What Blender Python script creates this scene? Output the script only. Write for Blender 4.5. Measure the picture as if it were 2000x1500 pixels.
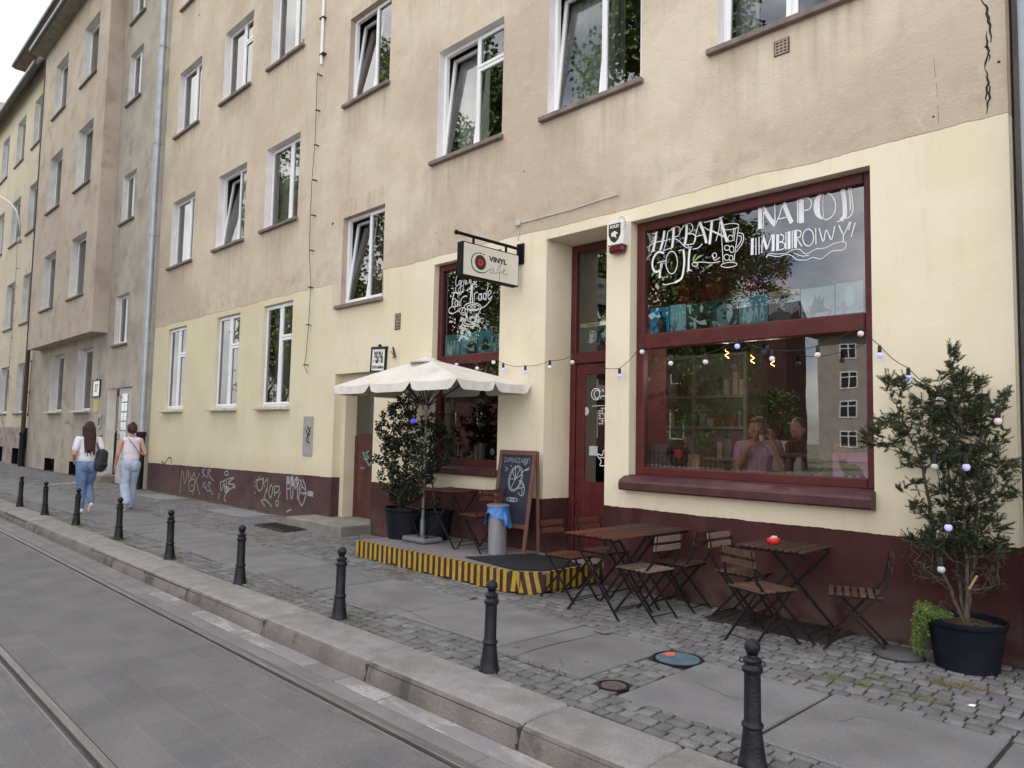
import bpy, math, random
import numpy as np
from mathutils import Vector, Matrix, noise as mnoise
random.seed(7); rnd = random.random
def ru(a, b): return a + (b - a) * random.random()
S = bpy.context.scene
for o in list(bpy.data.objects): bpy.data.objects.remove(o)
PI = math.pi
# ------------------------------------------------------------------ camera
CZ = 1.65; FPX = 1437.2; YAW, PIT, ROL = 0.79497652, 0.07059525, 0.02013146
CF = Vector((-math.sin(YAW)*math.cos(PIT), math.cos(YAW)*math.cos(PIT), math.sin(PIT)))
_r = CF.cross(Vector((0, 0, 1))).normalized(); _u = _r.cross(CF)
CR = _r*math.cos(ROL) + _u*math.sin(ROL); CU = -_r*math.sin(ROL) + _u*math.cos(ROL)
cd = bpy.data.cameras.new('camera'); cam = bpy.data.objects.new('camera', cd); S.collection.objects.link(cam)
cam.matrix_world = Matrix(((CR.x, CU.x, -CF.x, 0), (CR.y, CU.y, -CF.y, 0), (CR.z, CU.z, -CF.z, CZ), (0, 0, 0, 1)))
cd.sensor_width = 36; cd.lens = FPX/2000*36; cd.clip_end = 2000; cd.clip_start = .05
S.camera = cam
# ------------------------------------------------------------------ world, sun, exposure
W = bpy.data.worlds.new('World'); S.world = W; W.use_nodes = True
nt = W.node_tree; N = nt.nodes; L = nt.links; N.clear()
SUN_EL, SUN_AZ = math.radians(50), math.radians(348)      # azimuth clockwise from +Y
wo = N.new('ShaderNodeOutputWorld'); bg = N.new('ShaderNodeBackground'); sk = N.new('ShaderNodeTexSky')
sk.sky_type = 'NISHITA'; sk.sun_disc = False; sk.sun_elevation = SUN_EL; sk.sun_rotation = SUN_AZ
tc = N.new('ShaderNodeTexCoord'); mp = N.new('ShaderNodeMapping'); mp.inputs['Scale'].default_value = (1.6, 1.6, 3.4); mp.inputs['Location'].default_value = (.35, .1, .0)
nz = N.new('ShaderNodeTexNoise'); nz.inputs['Scale'].default_value = 1.5; nz.inputs['Detail'].default_value = 7; nz.inputs['Roughness'].default_value = .55
rp = N.new('ShaderNodeValToRGB'); rp.color_ramp.elements[0].position = .36; rp.color_ramp.elements[1].position = .56
mx = N.new('ShaderNodeMix'); mx.data_type = 'RGBA'; mx.inputs[7].default_value = (13.2, 12.9, 12.7, 1)
L.new(tc.outputs['Generated'], mp.inputs['Vector']); L.new(mp.outputs[0], nz.inputs['Vector']); L.new(nz.outputs['Fac'], rp.inputs[0])
L.new(rp.outputs[0], mx.inputs[0]); L.new(sk.outputs[0], mx.inputs[6]); L.new(mx.outputs[2], bg.inputs[0]); L.new(bg.outputs[0], wo.inputs[0])
bg.inputs[1].default_value = .10
sd = bpy.data.lights.new('sun', 'SUN'); sd.energy = 4.0; sd.angle = math.radians(.6); sd.color = (1, .95, .88)
so = bpy.data.objects.new('sun', sd); S.collection.objects.link(so)
sdir = Vector((math.sin(SUN_AZ)*math.cos(SUN_EL), math.cos(SUN_AZ)*math.cos(SUN_EL), math.sin(SUN_EL)))
so.rotation_euler = sdir.to_track_quat('Z', 'Y').to_euler()
S.view_settings.view_transform = 'Standard'; S.view_settings.look = 'None'; S.view_settings.gamma = 1
S.view_settings.exposure = 1.24
S.render.engine = 'CYCLES'; S.cycles.max_bounces = 8; S.cycles.transparent_max_bounces = 12
# ------------------------------------------------------------------ pixel -> point on a real plane
CO = Vector((0, 0, CZ))
def ray(x, y): return CF + CR*((x-1000)/FPX) - CU*((y-750)/FPX)
def PY(x, y, Y=6.75): d = ray(x, y); return CO + d*(Y/d.y)
def PX(x, y, X): d = ray(x, y); return CO + d*(X/d.x)
def PG(x, y, z=0): d = ray(x, y); return CO + d*((z-CZ)/d.z)
def gz(x, y):
    s = min(1, max(0, (-6-x)/6)); s = s*s*(3-2*s)
    return .085*s*min(1, max(0, (y-4)/2.75))
# ------------------------------------------------------------------ materials
MATS = {}
def mat(name, c1, c2=None, scale=4, rough=.8, bump=0., bscale=60, metal=0, spec=.4, obj=False, stretch=None, detail=6, lo=.35, hi=.65, emit=0, coat=0, island=0, c3=None, s3=1.0, t3=.62, sub=0, grit=0, gum=0):
    if name in MATS: return MATS[name]
    m = bpy.data.materials.new(name); m.use_nodes = True; t = m.node_tree; n = t.nodes; l = t.links
    b = n['Principled BSDF']; b.inputs['Roughness'].default_value = rough; b.inputs['Metallic'].default_value = metal
    b.inputs['Specular IOR Level'].default_value = spec; b.inputs['Coat Weight'].default_value = coat
    if sub: b.inputs['Subsurface Weight'].default_value = sub; b.inputs['Subsurface Radius'].default_value = (.01, .005, .003)
    src = None
    if obj: tcn = n.new('ShaderNodeTexCoord'); src = tcn.outputs['Object']
    else: g = n.new('ShaderNodeNewGeometry'); src = g.outputs['Position']
    if stretch: mpn = n.new('ShaderNodeMapping'); mpn.inputs['Scale'].default_value = stretch; l.new(src, mpn.inputs['Vector']); src = mpn.outputs[0]
    col = None
    if c2:
        z = n.new('ShaderNodeTexNoise'); z.inputs['Scale'].default_value = scale; z.inputs['Detail'].default_value = detail; l.new(src, z.inputs['Vector'])
        r = n.new('ShaderNodeMapRange'); r.inputs[1].default_value = lo; r.inputs[2].default_value = hi; l.new(z.outputs['Fac'], r.inputs[0])
        q = n.new('ShaderNodeMix'); q.data_type = 'RGBA'; q.inputs[6].default_value = (*c1, 1); q.inputs[7].default_value = (*c2, 1)
        l.new(r.outputs[0], q.inputs[0]); col = q.outputs[2]
    if c3:
        z = n.new('ShaderNodeTexNoise'); z.inputs['Scale'].default_value = s3; z.inputs['Detail'].default_value = 8; l.new(src, z.inputs['Vector'])
        r = n.new('ShaderNodeMapRange'); r.inputs[1].default_value = t3; r.inputs[2].default_value = t3+.12; l.new(z.outputs['Fac'], r.inputs[0])
        q = n.new('ShaderNodeMix'); q.data_type = 'RGBA'; l.new(col, q.inputs[6]); q.inputs[7].default_value = (*c3, 1)
        l.new(r.outputs[0], q.inputs[0]); col = q.outputs[2]
    if grit:
        z = n.new('ShaderNodeTexNoise'); z.inputs['Scale'].default_value = 55; z.inputs['Detail'].default_value = 8; z.inputs['Roughness'].default_value = .8; l.new(src, z.inputs['Vector'])
        r = n.new('ShaderNodeMapRange'); r.inputs[1].default_value = .3; r.inputs[2].default_value = .7; r.inputs[3].default_value = 1-grit*1.6; r.inputs[4].default_value = 1+grit*1.6; l.new(z.outputs['Fac'], r.inputs[0])
        v = n.new('ShaderNodeVectorMath'); v.operation = 'SCALE'; l.new(col, v.inputs[0]); l.new(r.outputs[0], v.inputs[3]); col = v.outputs[0]
    if gum:
        z = n.new('ShaderNodeTexVoronoi'); z.inputs['Scale'].default_value = gum; l.new(src, z.inputs['Vector'])
        r = n.new('ShaderNodeMapRange'); r.inputs[1].default_value = .05; r.inputs[2].default_value = .09; r.inputs[3].default_value = .62; r.inputs[4].default_value = 1; l.new(z.outputs['Distance'], r.inputs[0])
        v = n.new('ShaderNodeVectorMath'); v.operation = 'SCALE'; l.new(col, v.inputs[0]); l.new(r.outputs[0], v.inputs[3]); col = v.outputs[0]
    if island:
        g2 = n.new('ShaderNodeNewGeometry'); r = n.new('ShaderNodeMapRange'); r.inputs[3].default_value = 1-island; r.inputs[4].default_value = 1+island
        l.new(g2.outputs['Random Per Island'], r.inputs[0]); v = n.new('ShaderNodeVectorMath'); v.operation = 'SCALE'
        if col: l.new(col, v.inputs[0])
        else: v.inputs[0].default_value = c1
        l.new(r.outputs[0], v.inputs[3]); col = v.outputs[0]
    if col: l.new(col, b.inputs['Base Color'])
    else: b.inputs['Base Color'].default_value = (*c1, 1)
    if bump:
        z = n.new('ShaderNodeTexNoise'); z.inputs['Scale'].default_value = bscale; z.inputs['Detail'].default_value = 6; l.new(src, z.inputs['Vector'])
        bn = n.new('ShaderNodeBump'); bn.inputs['Strength'].default_value = bump; bn.inputs['Distance'].default_value = .02
        l.new(z.outputs['Fac'], bn.inputs['Height']); l.new(bn.outputs[0], b.inputs['Normal'])
    if emit: b.inputs['Emission Color'].default_value = (*c1, 1); b.inputs['Emission Strength'].default_value = emit
    MATS[name] = m; return m
def glass_mat(name, tint=(.9, .92, .9), ior=2.3, wav=.0006, rough=0.0):
    m = bpy.data.materials.new(name); m.use_nodes = True; t = m.node_tree; n = t.nodes; l = t.links; n.clear()
    o = n.new('ShaderNodeOutputMaterial'); mi = n.new('ShaderNodeMixShader'); tr = n.new('ShaderNodeBsdfTransparent'); gl = n.new('ShaderNodeBsdfGlossy')
    fr = n.new('ShaderNodeFresnel'); fr.inputs[0].default_value = ior; tr.inputs[0].default_value = (*tint, 1); gl.inputs['Roughness'].default_value = rough
    g = n.new('ShaderNodeNewGeometry'); z = n.new('ShaderNodeTexNoise'); z.inputs['Scale'].default_value = 1.7; z.inputs['Detail'].default_value = 1
    bn = n.new('ShaderNodeBump'); bn.inputs['Strength'].default_value = 1; bn.inputs['Distance'].default_value = wav
    l.new(g.outputs['Position'], z.inputs['Vector']); l.new(z.outputs['Fac'], bn.inputs['Height']); l.new(bn.outputs[0], gl.inputs['Normal'])
    l.new(fr.outputs[0], mi.inputs[0]); l.new(tr.outputs[0], mi.inputs[1]); l.new(gl.outputs[0], mi.inputs[2]); l.new(mi.outputs[0], o.inputs[0]); MATS[name] = m; return m
GLASS = glass_mat('window_glass', ior=2.5); SGLASS = glass_mat('shop_glass', ior=2.35, wav=.0008)
# ------------------------------------------------------------------ mesh builder
class MB:
    def __init__(s): s.v = []; s.f = []; s.m = []
    def add(s, vs, fs, m=0):
        b = len(s.v); s.v += [tuple(v) for v in vs]; s.f += [tuple(b+i for i in f) for f in fs]; s.m += [m]*len(fs); return s
    def quad(s, a, b, c, d, m=0): return s.add([a, b, c, d], [(0, 1, 2, 3)], m)
    def box(s, x0, x1, y0, y1, z0, z1, m=0, ch=0, M=None):
        if ch:
            c = min(ch, (x1-x0)*.45, (y1-y0)*.45, (z1-z0)*.45); vs = []
            for X, sx in ((x0, 1), (x1, -1)):
                for Y, sy in ((y0, 1), (y1, -1)):
                    for Z, sz in ((z0, 1), (z1, -1)):
                        vs += [(X, Y+sy*c, Z+sz*c), (X+sx*c, Y, Z+sz*c), (X+sx*c, Y+sy*c, Z)]
            I = lambda i, j, k, a: ((i*2+j)*2+k)*3+a
            fs = [(I(0,0,0,0), I(0,0,1,0), I(0,1,1,0), I(0,1,0,0)), (I(1,0,0,0), I(1,1,0,0), I(1,1,1,0), I(1,0,1,0)),
                  (I(0,0,0,1), I(1,0,0,1), I(1,0,1,1), I(0,0,1,1)), (I(0,1,0,1), I(0,1,1,1), I(1,1,1,1), I(1,1,0,1)),
                  (I(0,0,0,2), I(0,1,0,2), I(1,1,0,2), I(1,0,0,2)), (I(0,0,1,2), I(1,0,1,2), I(1,1,1,2), I(0,1,1,2))]
            for i in (0, 1):
                for j in (0, 1):
                    fs.append((I(i,j,0,0), I(i,j,0,1), I(i,j,1,1), I(i,j,1,0))); fs.append((I(i,0,j,0), I(i,0,j,2), I(i,1,j,2), I(i,1,j,0))); fs.append((I(0,i,j,1), I(0,i,j,2), I(1,i,j,2), I(1,i,j,1)))
                    for k in (0, 1): fs.append((I(i,j,k,0), I(i,j,k,1), I(i,j,k,2)))
        else:
            vs = [(x, y, z) for x in (x0, x1) for y in (y0, y1) for z in (z0, z1)]
            fs = [(0, 1, 3, 2), (4, 6, 7, 5), (0, 4, 5, 1), (2, 3, 7, 6), (0, 2, 6, 4), (1, 5, 7, 3)]
        if M is not None: vs = [M @ Vector(v) for v in vs]
        return s.add(vs, fs, m)
    def beam(s, a, b, w, h, up=(0, 0, 1), m=0, ch=0):
        a = Vector(a); b = Vector(b); d = (b-a); ln = d.length; d.normalize(); up = Vector(up)
        x = d.cross(up)
        if x.length < 1e-4: x = d.cross(Vector((0, 1, 0)))
        x.normalize(); z = x.cross(d)
        M = Matrix(((x.x, d.x, z.x, a.x), (x.y, d.y, z.y, a.y), (x.z, d.z, z.z, a.z), (0, 0, 0, 1)))
        return s.box(-w/2, w/2, 0, ln, -h/2, h/2, m, ch, M)
    def lathe(s, prof, c=(0, 0, 0), n=20, m=0, M=None, cap=True):
        c = Vector(c); vs = []; fs = []
        for r, z in prof:
            for k in range(n):
                a = 2*PI*k/n; v = Vector((r*math.cos(a), r*math.sin(a), z)); vs.append((M @ v if M is not None else v) + c)
        for i in range(len(prof)-1):
            for k in range(n): fs.append((i*n+k, i*n+(k+1) % n, (i+1)*n+(k+1) % n, (i+1)*n+k))
        if cap:
            if prof[0][0] > 1e-5: fs.append(tuple(range(n))[::-1])
            if prof[-1][0] > 1e-5: fs.append(tuple((len(prof)-1)*n+k for k in range(n)))
        return s.add(vs, fs, m)
    def tube(s, pts, r, n=8, m=0, r1=None):
        pts = [Vector(p) for p in pts]; vs = []; fs = []; K = len(pts); px = None
        for i, p in enumerate(pts):
            d = (pts[min(i+1, K-1)] - pts[max(i-1, 0)])
            if d.length < 1e-9: d = Vector((0, 0, 1))
            d.normalize()
            if px is None: px = d.cross(Vector((0, 0, 1)) if abs(d.z) < .9 else Vector((1, 0, 0)))
            px = (px - d*px.dot(d)); px.normalize(); py = d.cross(px)
            rr = (r if r1 is None else r+(r1-r)*i/(K-1)) if not isinstance(r, (list, tuple)) else r[i]
            for k in range(n): a = 2*PI*k/n; vs.append(p + px*(rr*math.cos(a)) + py*(rr*math.sin(a)))
        for i in range(K-1):
            for k in range(n): fs.append((i*n+k, i*n+(k+1) % n, (i+1)*n+(k+1) % n, (i+1)*n+k))
        fs.append(tuple(range(n))[::-1]); fs.append(tuple((K-1)*n+k for k in range(n)))
        return s.add(vs, fs, m)
    def ball(s, c, r, n=14, m=0, sc=(1, 1, 1), M=None):
        h = max(5, n//2); prof = [(max(1e-6, r*math.sin(PI*i/h)), -r*math.cos(PI*i/h)) for i in range(h+1)]
        SM = Matrix.Diagonal((*sc, 1)); SM = (M.to_4x4() @ SM) if M is not None else SM
        return s.lathe(prof, c, n, m, SM, cap=False)
    def ribbon(s, pts, w, nrm, th=.0015, m=0):
        """flat painted stroke on a plane with normal nrm; pts 3D"""
        pts = [Vector(p) for p in pts]; nrm = Vector(nrm).normalized(); K = len(pts)
        if K < 2: return s
        vs = []
        for i, p in enumerate(pts):
            d = (pts[min(i+1, K-1)] - pts[max(i-1, 0)])
            if d.length < 1e-9: d = Vector((0, 0, 1))
            d.normalize(); x = d.cross(nrm); x.normalize()
            ww = (w if not isinstance(w, (list, tuple)) else w[0]+(w[1]-w[0])*math.sin(PI*i/(K-1)))/2
            vs += [p + x*ww + nrm*th, p - x*ww + nrm*th]
        return s.add(vs, [(2*i, 2*i+1, 2*i+3, 2*i+2) for i in range(K-1)], m)
    def build(s, name, mats, parent=None, smooth=False, angle=None, **kw):
        me = bpy.data.meshes.new(name); me.from_pydata(s.v, [], s.f)
        mats = mats if isinstance(mats, (list, tuple)) else [mats]
        for mm in mats: me.materials.append(mm)
        if len(mats) > 1: me.polygons.foreach_set('material_index', s.m)
        if smooth: me.polygons.foreach_set('use_smooth', [True]*len(me.polygons))
        me.update()
        if smooth and angle: me.set_sharp_from_angle(angle=math.radians(angle))
        o = bpy.data.objects.new(name, me); S.collection.objects.link(o)
        if parent: o.parent = parent
        if kw: tag(o, **kw)
        return o
def tag(o, label=None, cat=None, group=None, kind=None):
    if label: o['label'] = label
    if cat: o['category'] = cat
    if group: o['group'] = group
    if kind: o['kind'] = kind
    return o
def empty(name, loc=(0, 0, 0), rz=0, **kw):
    o = bpy.data.objects.new(name, None); S.collection.objects.link(o); o.location = loc; o.rotation_euler = (0, 0, rz); o.empty_display_size = .1; tag(o, **kw); return o
def kids(o): return [c for c in bpy.data.objects if c.parent == o]
def copy_tree(o, parent=None):
    c = o.copy(); S.collection.objects.link(c); c.parent = parent
    for ch in kids(o): copy_tree(ch, c)
    return c
def smooth_pts(pts, k=6):
    pts = [Vector(p) for p in pts]
    if len(pts) < 3: return pts
    P = [2*pts[0]-pts[1]] + pts + [2*pts[-1]-pts[-2]]; out = []
    for i in range(1, len(P)-2):
        for j in range(k):
            t = j/k; a, b, c, d = P[i-1], P[i], P[i+1], P[i+2]
            out.append(.5*((2*b)+(c-a)*t+(2*a-5*b+4*c-d)*t*t+(3*b-a-3*c+d)*t**3))
    out.append(pts[-1]); return out
def ell(cx, cy, rx, ry, a0=0, a1=360, n=18, rot=0):
    o = []
    for i in range(n+1):
        a = math.radians(a0+(a1-a0)*i/n); x, y = rx*math.cos(a), ry*math.sin(a)
        o.append((cx+x*math.cos(rot)-y*math.sin(rot), cy+x*math.sin(rot)+y*math.cos(rot)))
    return o
def text_mesh(txt, size, shear=0, bold=0, sx=1):
    c = bpy.data.curves.new('txt', 'FONT'); c.body = txt; c.size = size; c.shear = shear; c.offset = bold; c.align_x = 'CENTER'; c.align_y = 'CENTER'; c.extrude = .001
    o = bpy.data.objects.new('txt', c); S.collection.objects.link(o); bpy.context.view_layer.update()
    me = bpy.data.meshes.new_from_object(o.evaluated_get(bpy.context.evaluated_depsgraph_get())); bpy.data.objects.remove(o)
    vs = [(v.co.x*sx, v.co.y, v.co.z) for v in me.vertices]; fs = [tuple(p.vertices) for p in me.polygons]; return vs, fs
def put_text(mb, txt, size, origin, right, up, m=0, **k):
    vs, fs = text_mesh(txt, size, **k); o = Vector(origin); r = Vector(right).normalized(); u = Vector(up).normalized(); n = r.cross(u)
    mb.add([o + r*v[0] + u*v[1] + n*v[2] for v in vs], fs, m)
# ------------------------------------------------------------------ common materials
def facade_mat():
    m = bpy.data.materials.new('facade_plaster'); m.use_nodes = True; t = m.node_tree; n = t.nodes; l = t.links; b = n['Principled BSDF']
    b.inputs['Roughness'].default_value = .9; b.inputs['Specular IOR Level'].default_value = .2
    g = n.new('ShaderNodeNewGeometry'); sp = n.new('ShaderNodeSeparateXYZ'); l.new(g.outputs['Position'], sp.inputs[0])
    def noise(sc, det=6, st=None, r=.55):
        z = n.new('ShaderNodeTexNoise'); z.inputs['Scale'].default_value = sc; z.inputs['Detail'].default_value = det; z.inputs['Roughness'].default_value = r
        if st: mpn = n.new('ShaderNodeMapping'); mpn.inputs['Scale'].default_value = st; l.new(g.outputs['Position'], mpn.inputs[0]); l.new(mpn.outputs[0], z.inputs['Vector'])
        else: l.new(g.outputs['Position'], z.inputs['Vector'])
        return z.outputs['Fac']
    def mth(op, a, b_=0.):
        q = n.new('ShaderNodeMath'); q.operation = op
        for i, v in enumerate((a, b_)):
            if isinstance(v, (int, float)): q.inputs[i].default_value = v
            else: l.new(v, q.inputs[i])
        return q.outputs[0]
    def mr(v, a, b_, c=0, d=1):
        q = n.new('ShaderNodeMapRange'); q.inputs[1].default_value = a; q.inputs[2].default_value = b_; q.inputs[3].default_value = c; q.inputs[4].default_value = d; l.new(v, q.inputs[0]); return q.outputs[0]
    def mixc(f, a, b_, mul=False):
        q = n.new('ShaderNodeMix'); q.data_type = 'RGBA'
        if mul: q.blend_type = 'MULTIPLY'
        if isinstance(f, float): q.inputs[0].default_value = f
        else: l.new(f, q.inputs[0])
        for i, v in ((6, a), (7, b_)):
            if isinstance(v, tuple): q.inputs[i].default_value = (*v, 1)
            else: l.new(v, q.inputs[i])
        return q.outputs[2]
    x, z = sp.outputs[0], sp.outputs[2]
    tan = mixc(mr(noise(1.1, 8), .38, .62), (.565, .465, .358), (.635, .545, .432))
    tan = mixc(mr(noise(.5, 7), .47, .60), tan, (.50, .41, .32))
    tan = mixc(mr(noise(3.5, 9, (1.6, 1, .35)), .56, .74, 0, .32), tan, (.36, .29, .23))
    tan = mixc(mr(noise(9, 8), .60, .72, 0, .5), tan, (.62, .53, .43))
    yel = mixc(mr(noise(.9, 6), .4, .6), (.72, .635, .47), (.77, .69, .53))
    yelL = mixc(mr(noise(.9, 6), .4, .6), (.645, .575, .40), (.69, .625, .445))
    yel = mixc(mr(x, -14, -8), yelL, yel)
    yel = mixc(mr(noise(2.5, 9, (1, 1, .6)), .60, .78, 0, .35), yel, (.50, .43, .29))
    xmk = None
    for a_, b_2 in ((-19.7, -18.0), (-16.85, -15.15), (-14.45, -12.8), (-11.4, -9.85), (-8.8, -7.1), (-6.5, -4.8), (-4.0, -2.35)):
        e1 = mth('MULTIPLY', mr(x, a_-.05, a_+.12), mr(x, b_2+.08, b_2-.12)); xmk = e1 if xmk is None else mth('MAXIMUM', xmk, e1)
    zmk = None
    for z_ in (5.72, 9.18, 12.63, 3.8, 7.42): e1 = mth('MULTIPLY', mr(z, z_-.9, z_-.02), mth('LESS_THAN', z, z_)); zmk = e1 if zmk is None else mth('MAXIMUM', zmk, e1)
    stn = mth('MULTIPLY', mth('MULTIPLY', xmk, zmk), mr(noise(7, 6, (1.6, 1, .12)), .42, .70, 0, .5)); tan = mixc(stn, tan, (.30, .235, .18))
    yel = mixc(mr(noise(6, 8, (1.4, 1, .15)), .58, .80, 0, .30), yel, (.48, .40, .27)); yel = mixc(mr(noise(38, 8, None, .7), .68, .73, 0, .35), yel, (.40, .34, .26))
    # grime just above the plinth
    zz = mth('ADD', z, mth('MULTIPLY', noise(6, 5), .25)); yel = mixc(mr(zz, 1.35, .95, 0, .28), yel, (.42, .34, .24))
    pl = mixc(mr(noise(1.5, 8), .38, .62), (.046, .014, .016), (.068, .023, .024))
    pl = mixc(mr(x, -9, -13), pl, mixc(mr(noise(1.6, 8), .4, .6), (.076, .038, .044), (.102, .056, .060)))
    pl = mixc(mth('MULTIPLY', mr(zz, .62, .12, 0, .75), mr(noise(3.5, 7), .35, .6)), pl, (.13, .095, .082)); pl = mixc(mr(noise(2.2, 9, (1, 1, .4)), .55, .72, 0, .5), pl, (.115, .06, .055))
    pl = mixc(mr(noise(28, 9, None, .7), .67, .71, 0, .7), pl, (.38, .33, .28))
    wob = mth('MULTIPLY', mth('SUBTRACT', noise(1.3, 4), .5), .10); wob2 = mth('MULTIPLY', mth('SUBTRACT', noise(22, 3), .5), .02)
    zw = mth('ADD', mth('ADD', z, wob), wob2)
    up = mr(zw, 4.292, 4.300)
    # tan strip beside the stair window
    s1 = mth('MULTIPLY', mr(x, -11.47, -11.465), mr(x, -9.90, -9.905)); s1 = mth('MULTIPLY', s1, mr(z, 3.80, 3.81)); up = mth('MAXIMUM', up, s1)
    dk = mth('MULTIPLY', mr(noise(5, 7), .48, .66, 0, .38), mr(mth('ABSOLUTE', mth('SUBTRACT', zw, 4.50)), .30, .05)); tan = mixc(dk, tan, (.33, .25, .19))
    c = mixc(up, yel, tan)
    ph = mth('ADD', mth('ADD', mr(x, -20, -11.4, -.10, 0.0), .875), mth('MULTIPLY', mth('SUBTRACT', noise(3, 4), .5), -.03)); isp = mth('LESS_THAN', mth('ADD', z, wob2), ph)
    c = mixc(isp, c, pl); l.new(c, b.inputs['Base Color'])
    bn = n.new('ShaderNodeBump'); bn.inputs['Strength'].default_value = .7; bn.inputs['Distance'].default_value = .02
    hgt = mth('ADD', mth('MULTIPLY', noise(3.2, 5), mr(up, 0, 1, .25, 1.3)), mth('MULTIPLY', noise(45, 6), mr(up, 0, 1, .12, .35))); l.new(hgt, bn.inputs['Height']); l.new(bn.outputs[0], b.inputs['Normal'])
    return m
FAC = facade_mat()
WHITE = mat('white_pvc', (.78, .78, .80), rough=.35, spec=.5)
JAMB = mat('white_jamb', (.76, .72, .72), (.66, .62, .61), 3, .85, .2, 30)
TANJ = mat('tan_jamb', (.50, .40, .33), (.42, .30, .27), 3, .9, .2, 30)
CREAMJ = mat('cream_jamb', (.68, .60, .44), (.62, .54, .39), 2, .9, .15, 40)
SILL = mat('sill_concrete', (.16, .13, .115), (.24, .20, .17), 6, .9, .4, 50)
SILLW = mat('sill_zinc', (.62, .60, .52), (.45, .42, .36), 7, .6, .1, 40)
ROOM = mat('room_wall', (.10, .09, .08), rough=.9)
CURT = mat('net_curtain', (.78, .78, .76), (.62, .62, .61), 9, .95, stretch=(6, 6, .3))
CURTG = mat('green_curtain', (.32, .38, .30), (.46, .50, .42), 5, .95, stretch=(5, 5, .2))
CURTB = mat('brown_curtain', (.20, .14, .12), (.28, .20, .17), 6, .95, stretch=(6, 6, .2))
MAROON = mat('maroon_paint', (.072, .012, .013), (.095, .019, .019), 5, .45, .15, 25, spec=.3, c3=(.065, .014, .015), s3=9)
SILLM = mat('maroon_sill', (.056, .016, .020), (.080, .029, .034), 5, .45, .15, 30)
IRON = mat('black_iron', (.006, .006, .009), (.014, .013, .017), 8, .5, .12, 60, spec=.25)
BLACK = mat('black_matt', (.006, .006, .007), rough=.7, spec=.2)
ZINC = mat('zinc_pipe', (.34, .37, .42), (.42, .45, .50), 4, .45, .05, 30, metal=.5)
LET = mat('white_lettering', (.80, .80, .82), rough=.6)
STEEL = mat('brushed_steel', (.66, .66, .69), (.50, .50, .53), 6, .34, .03, 80, metal=.75, stretch=(1, 1, .2))
DARKW = mat('dark_metal', (.05, .035, .04), rough=.5, metal=.3)
# ------------------------------------------------------------------ window builder
def wall_holes(mb, x0, x1, z0, z1, Y, holes, m=0):
    xs = sorted({x0, x1, *[h[0] for h in holes], *[h[1] for h in holes]}); zs = sorted({z0, z1, *[h[2] for h in holes], *[h[3] for h in holes]})
    xs = [x for x in xs if x0 <= x <= x1]; zs = [z for z in zs if z0 <= z <= z1]
    for i in range(len(xs)-1):
        for j in range(len(zs)-1):
            cx, cz = (xs[i]+xs[i+1])/2, (zs[j]+zs[j+1])/2
            if any(h[0] < cx < h[1] and h[2] < cz < h[3] for h in holes): continue
            mb.quad((xs[i], Y, zs[j]), (xs[i+1], Y, zs[j]), (xs[i+1], Y, zs[j+1]), (xs[i], Y, zs[j+1]), m)
    for h in holes:
        a, b, c, d, dp, mi = h[:6]; y = Y+dp
        mb.quad((a, Y, c), (a, Y, d), (a, y, d), (a, y, c), mi); mb.quad((b, Y, c), (b, y, c), (b, y, d), (b, Y, d), mi)
        mt = h[6] if len(h) > 6 else mi
        mb.quad((a, Y, d), (b, Y, d), (b, y, d), (a, y, d), mt); mb.quad((a, Y, c), (a, y, c), (b, y, c), (b, Y, c), mi)
def rect_frame(mb, x0, x1, z0, z1, y, w, d, m=0, M=None, ch=.006):
    mb.box(x0, x0+w, y, y+d, z0, z1, m, ch, M); mb.box(x1-w, x1, y, y+d, z0, z1, m, ch, M)
    mb.box(x0+w+.0005, x1-w-.0005, y+.001, y+d-.001, z0, z0+w, m, ch, M); mb.box(x0+w+.0005, x1-w-.0005, y+.001, y+d-.001, z1-w, z1, m, ch, M)
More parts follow.
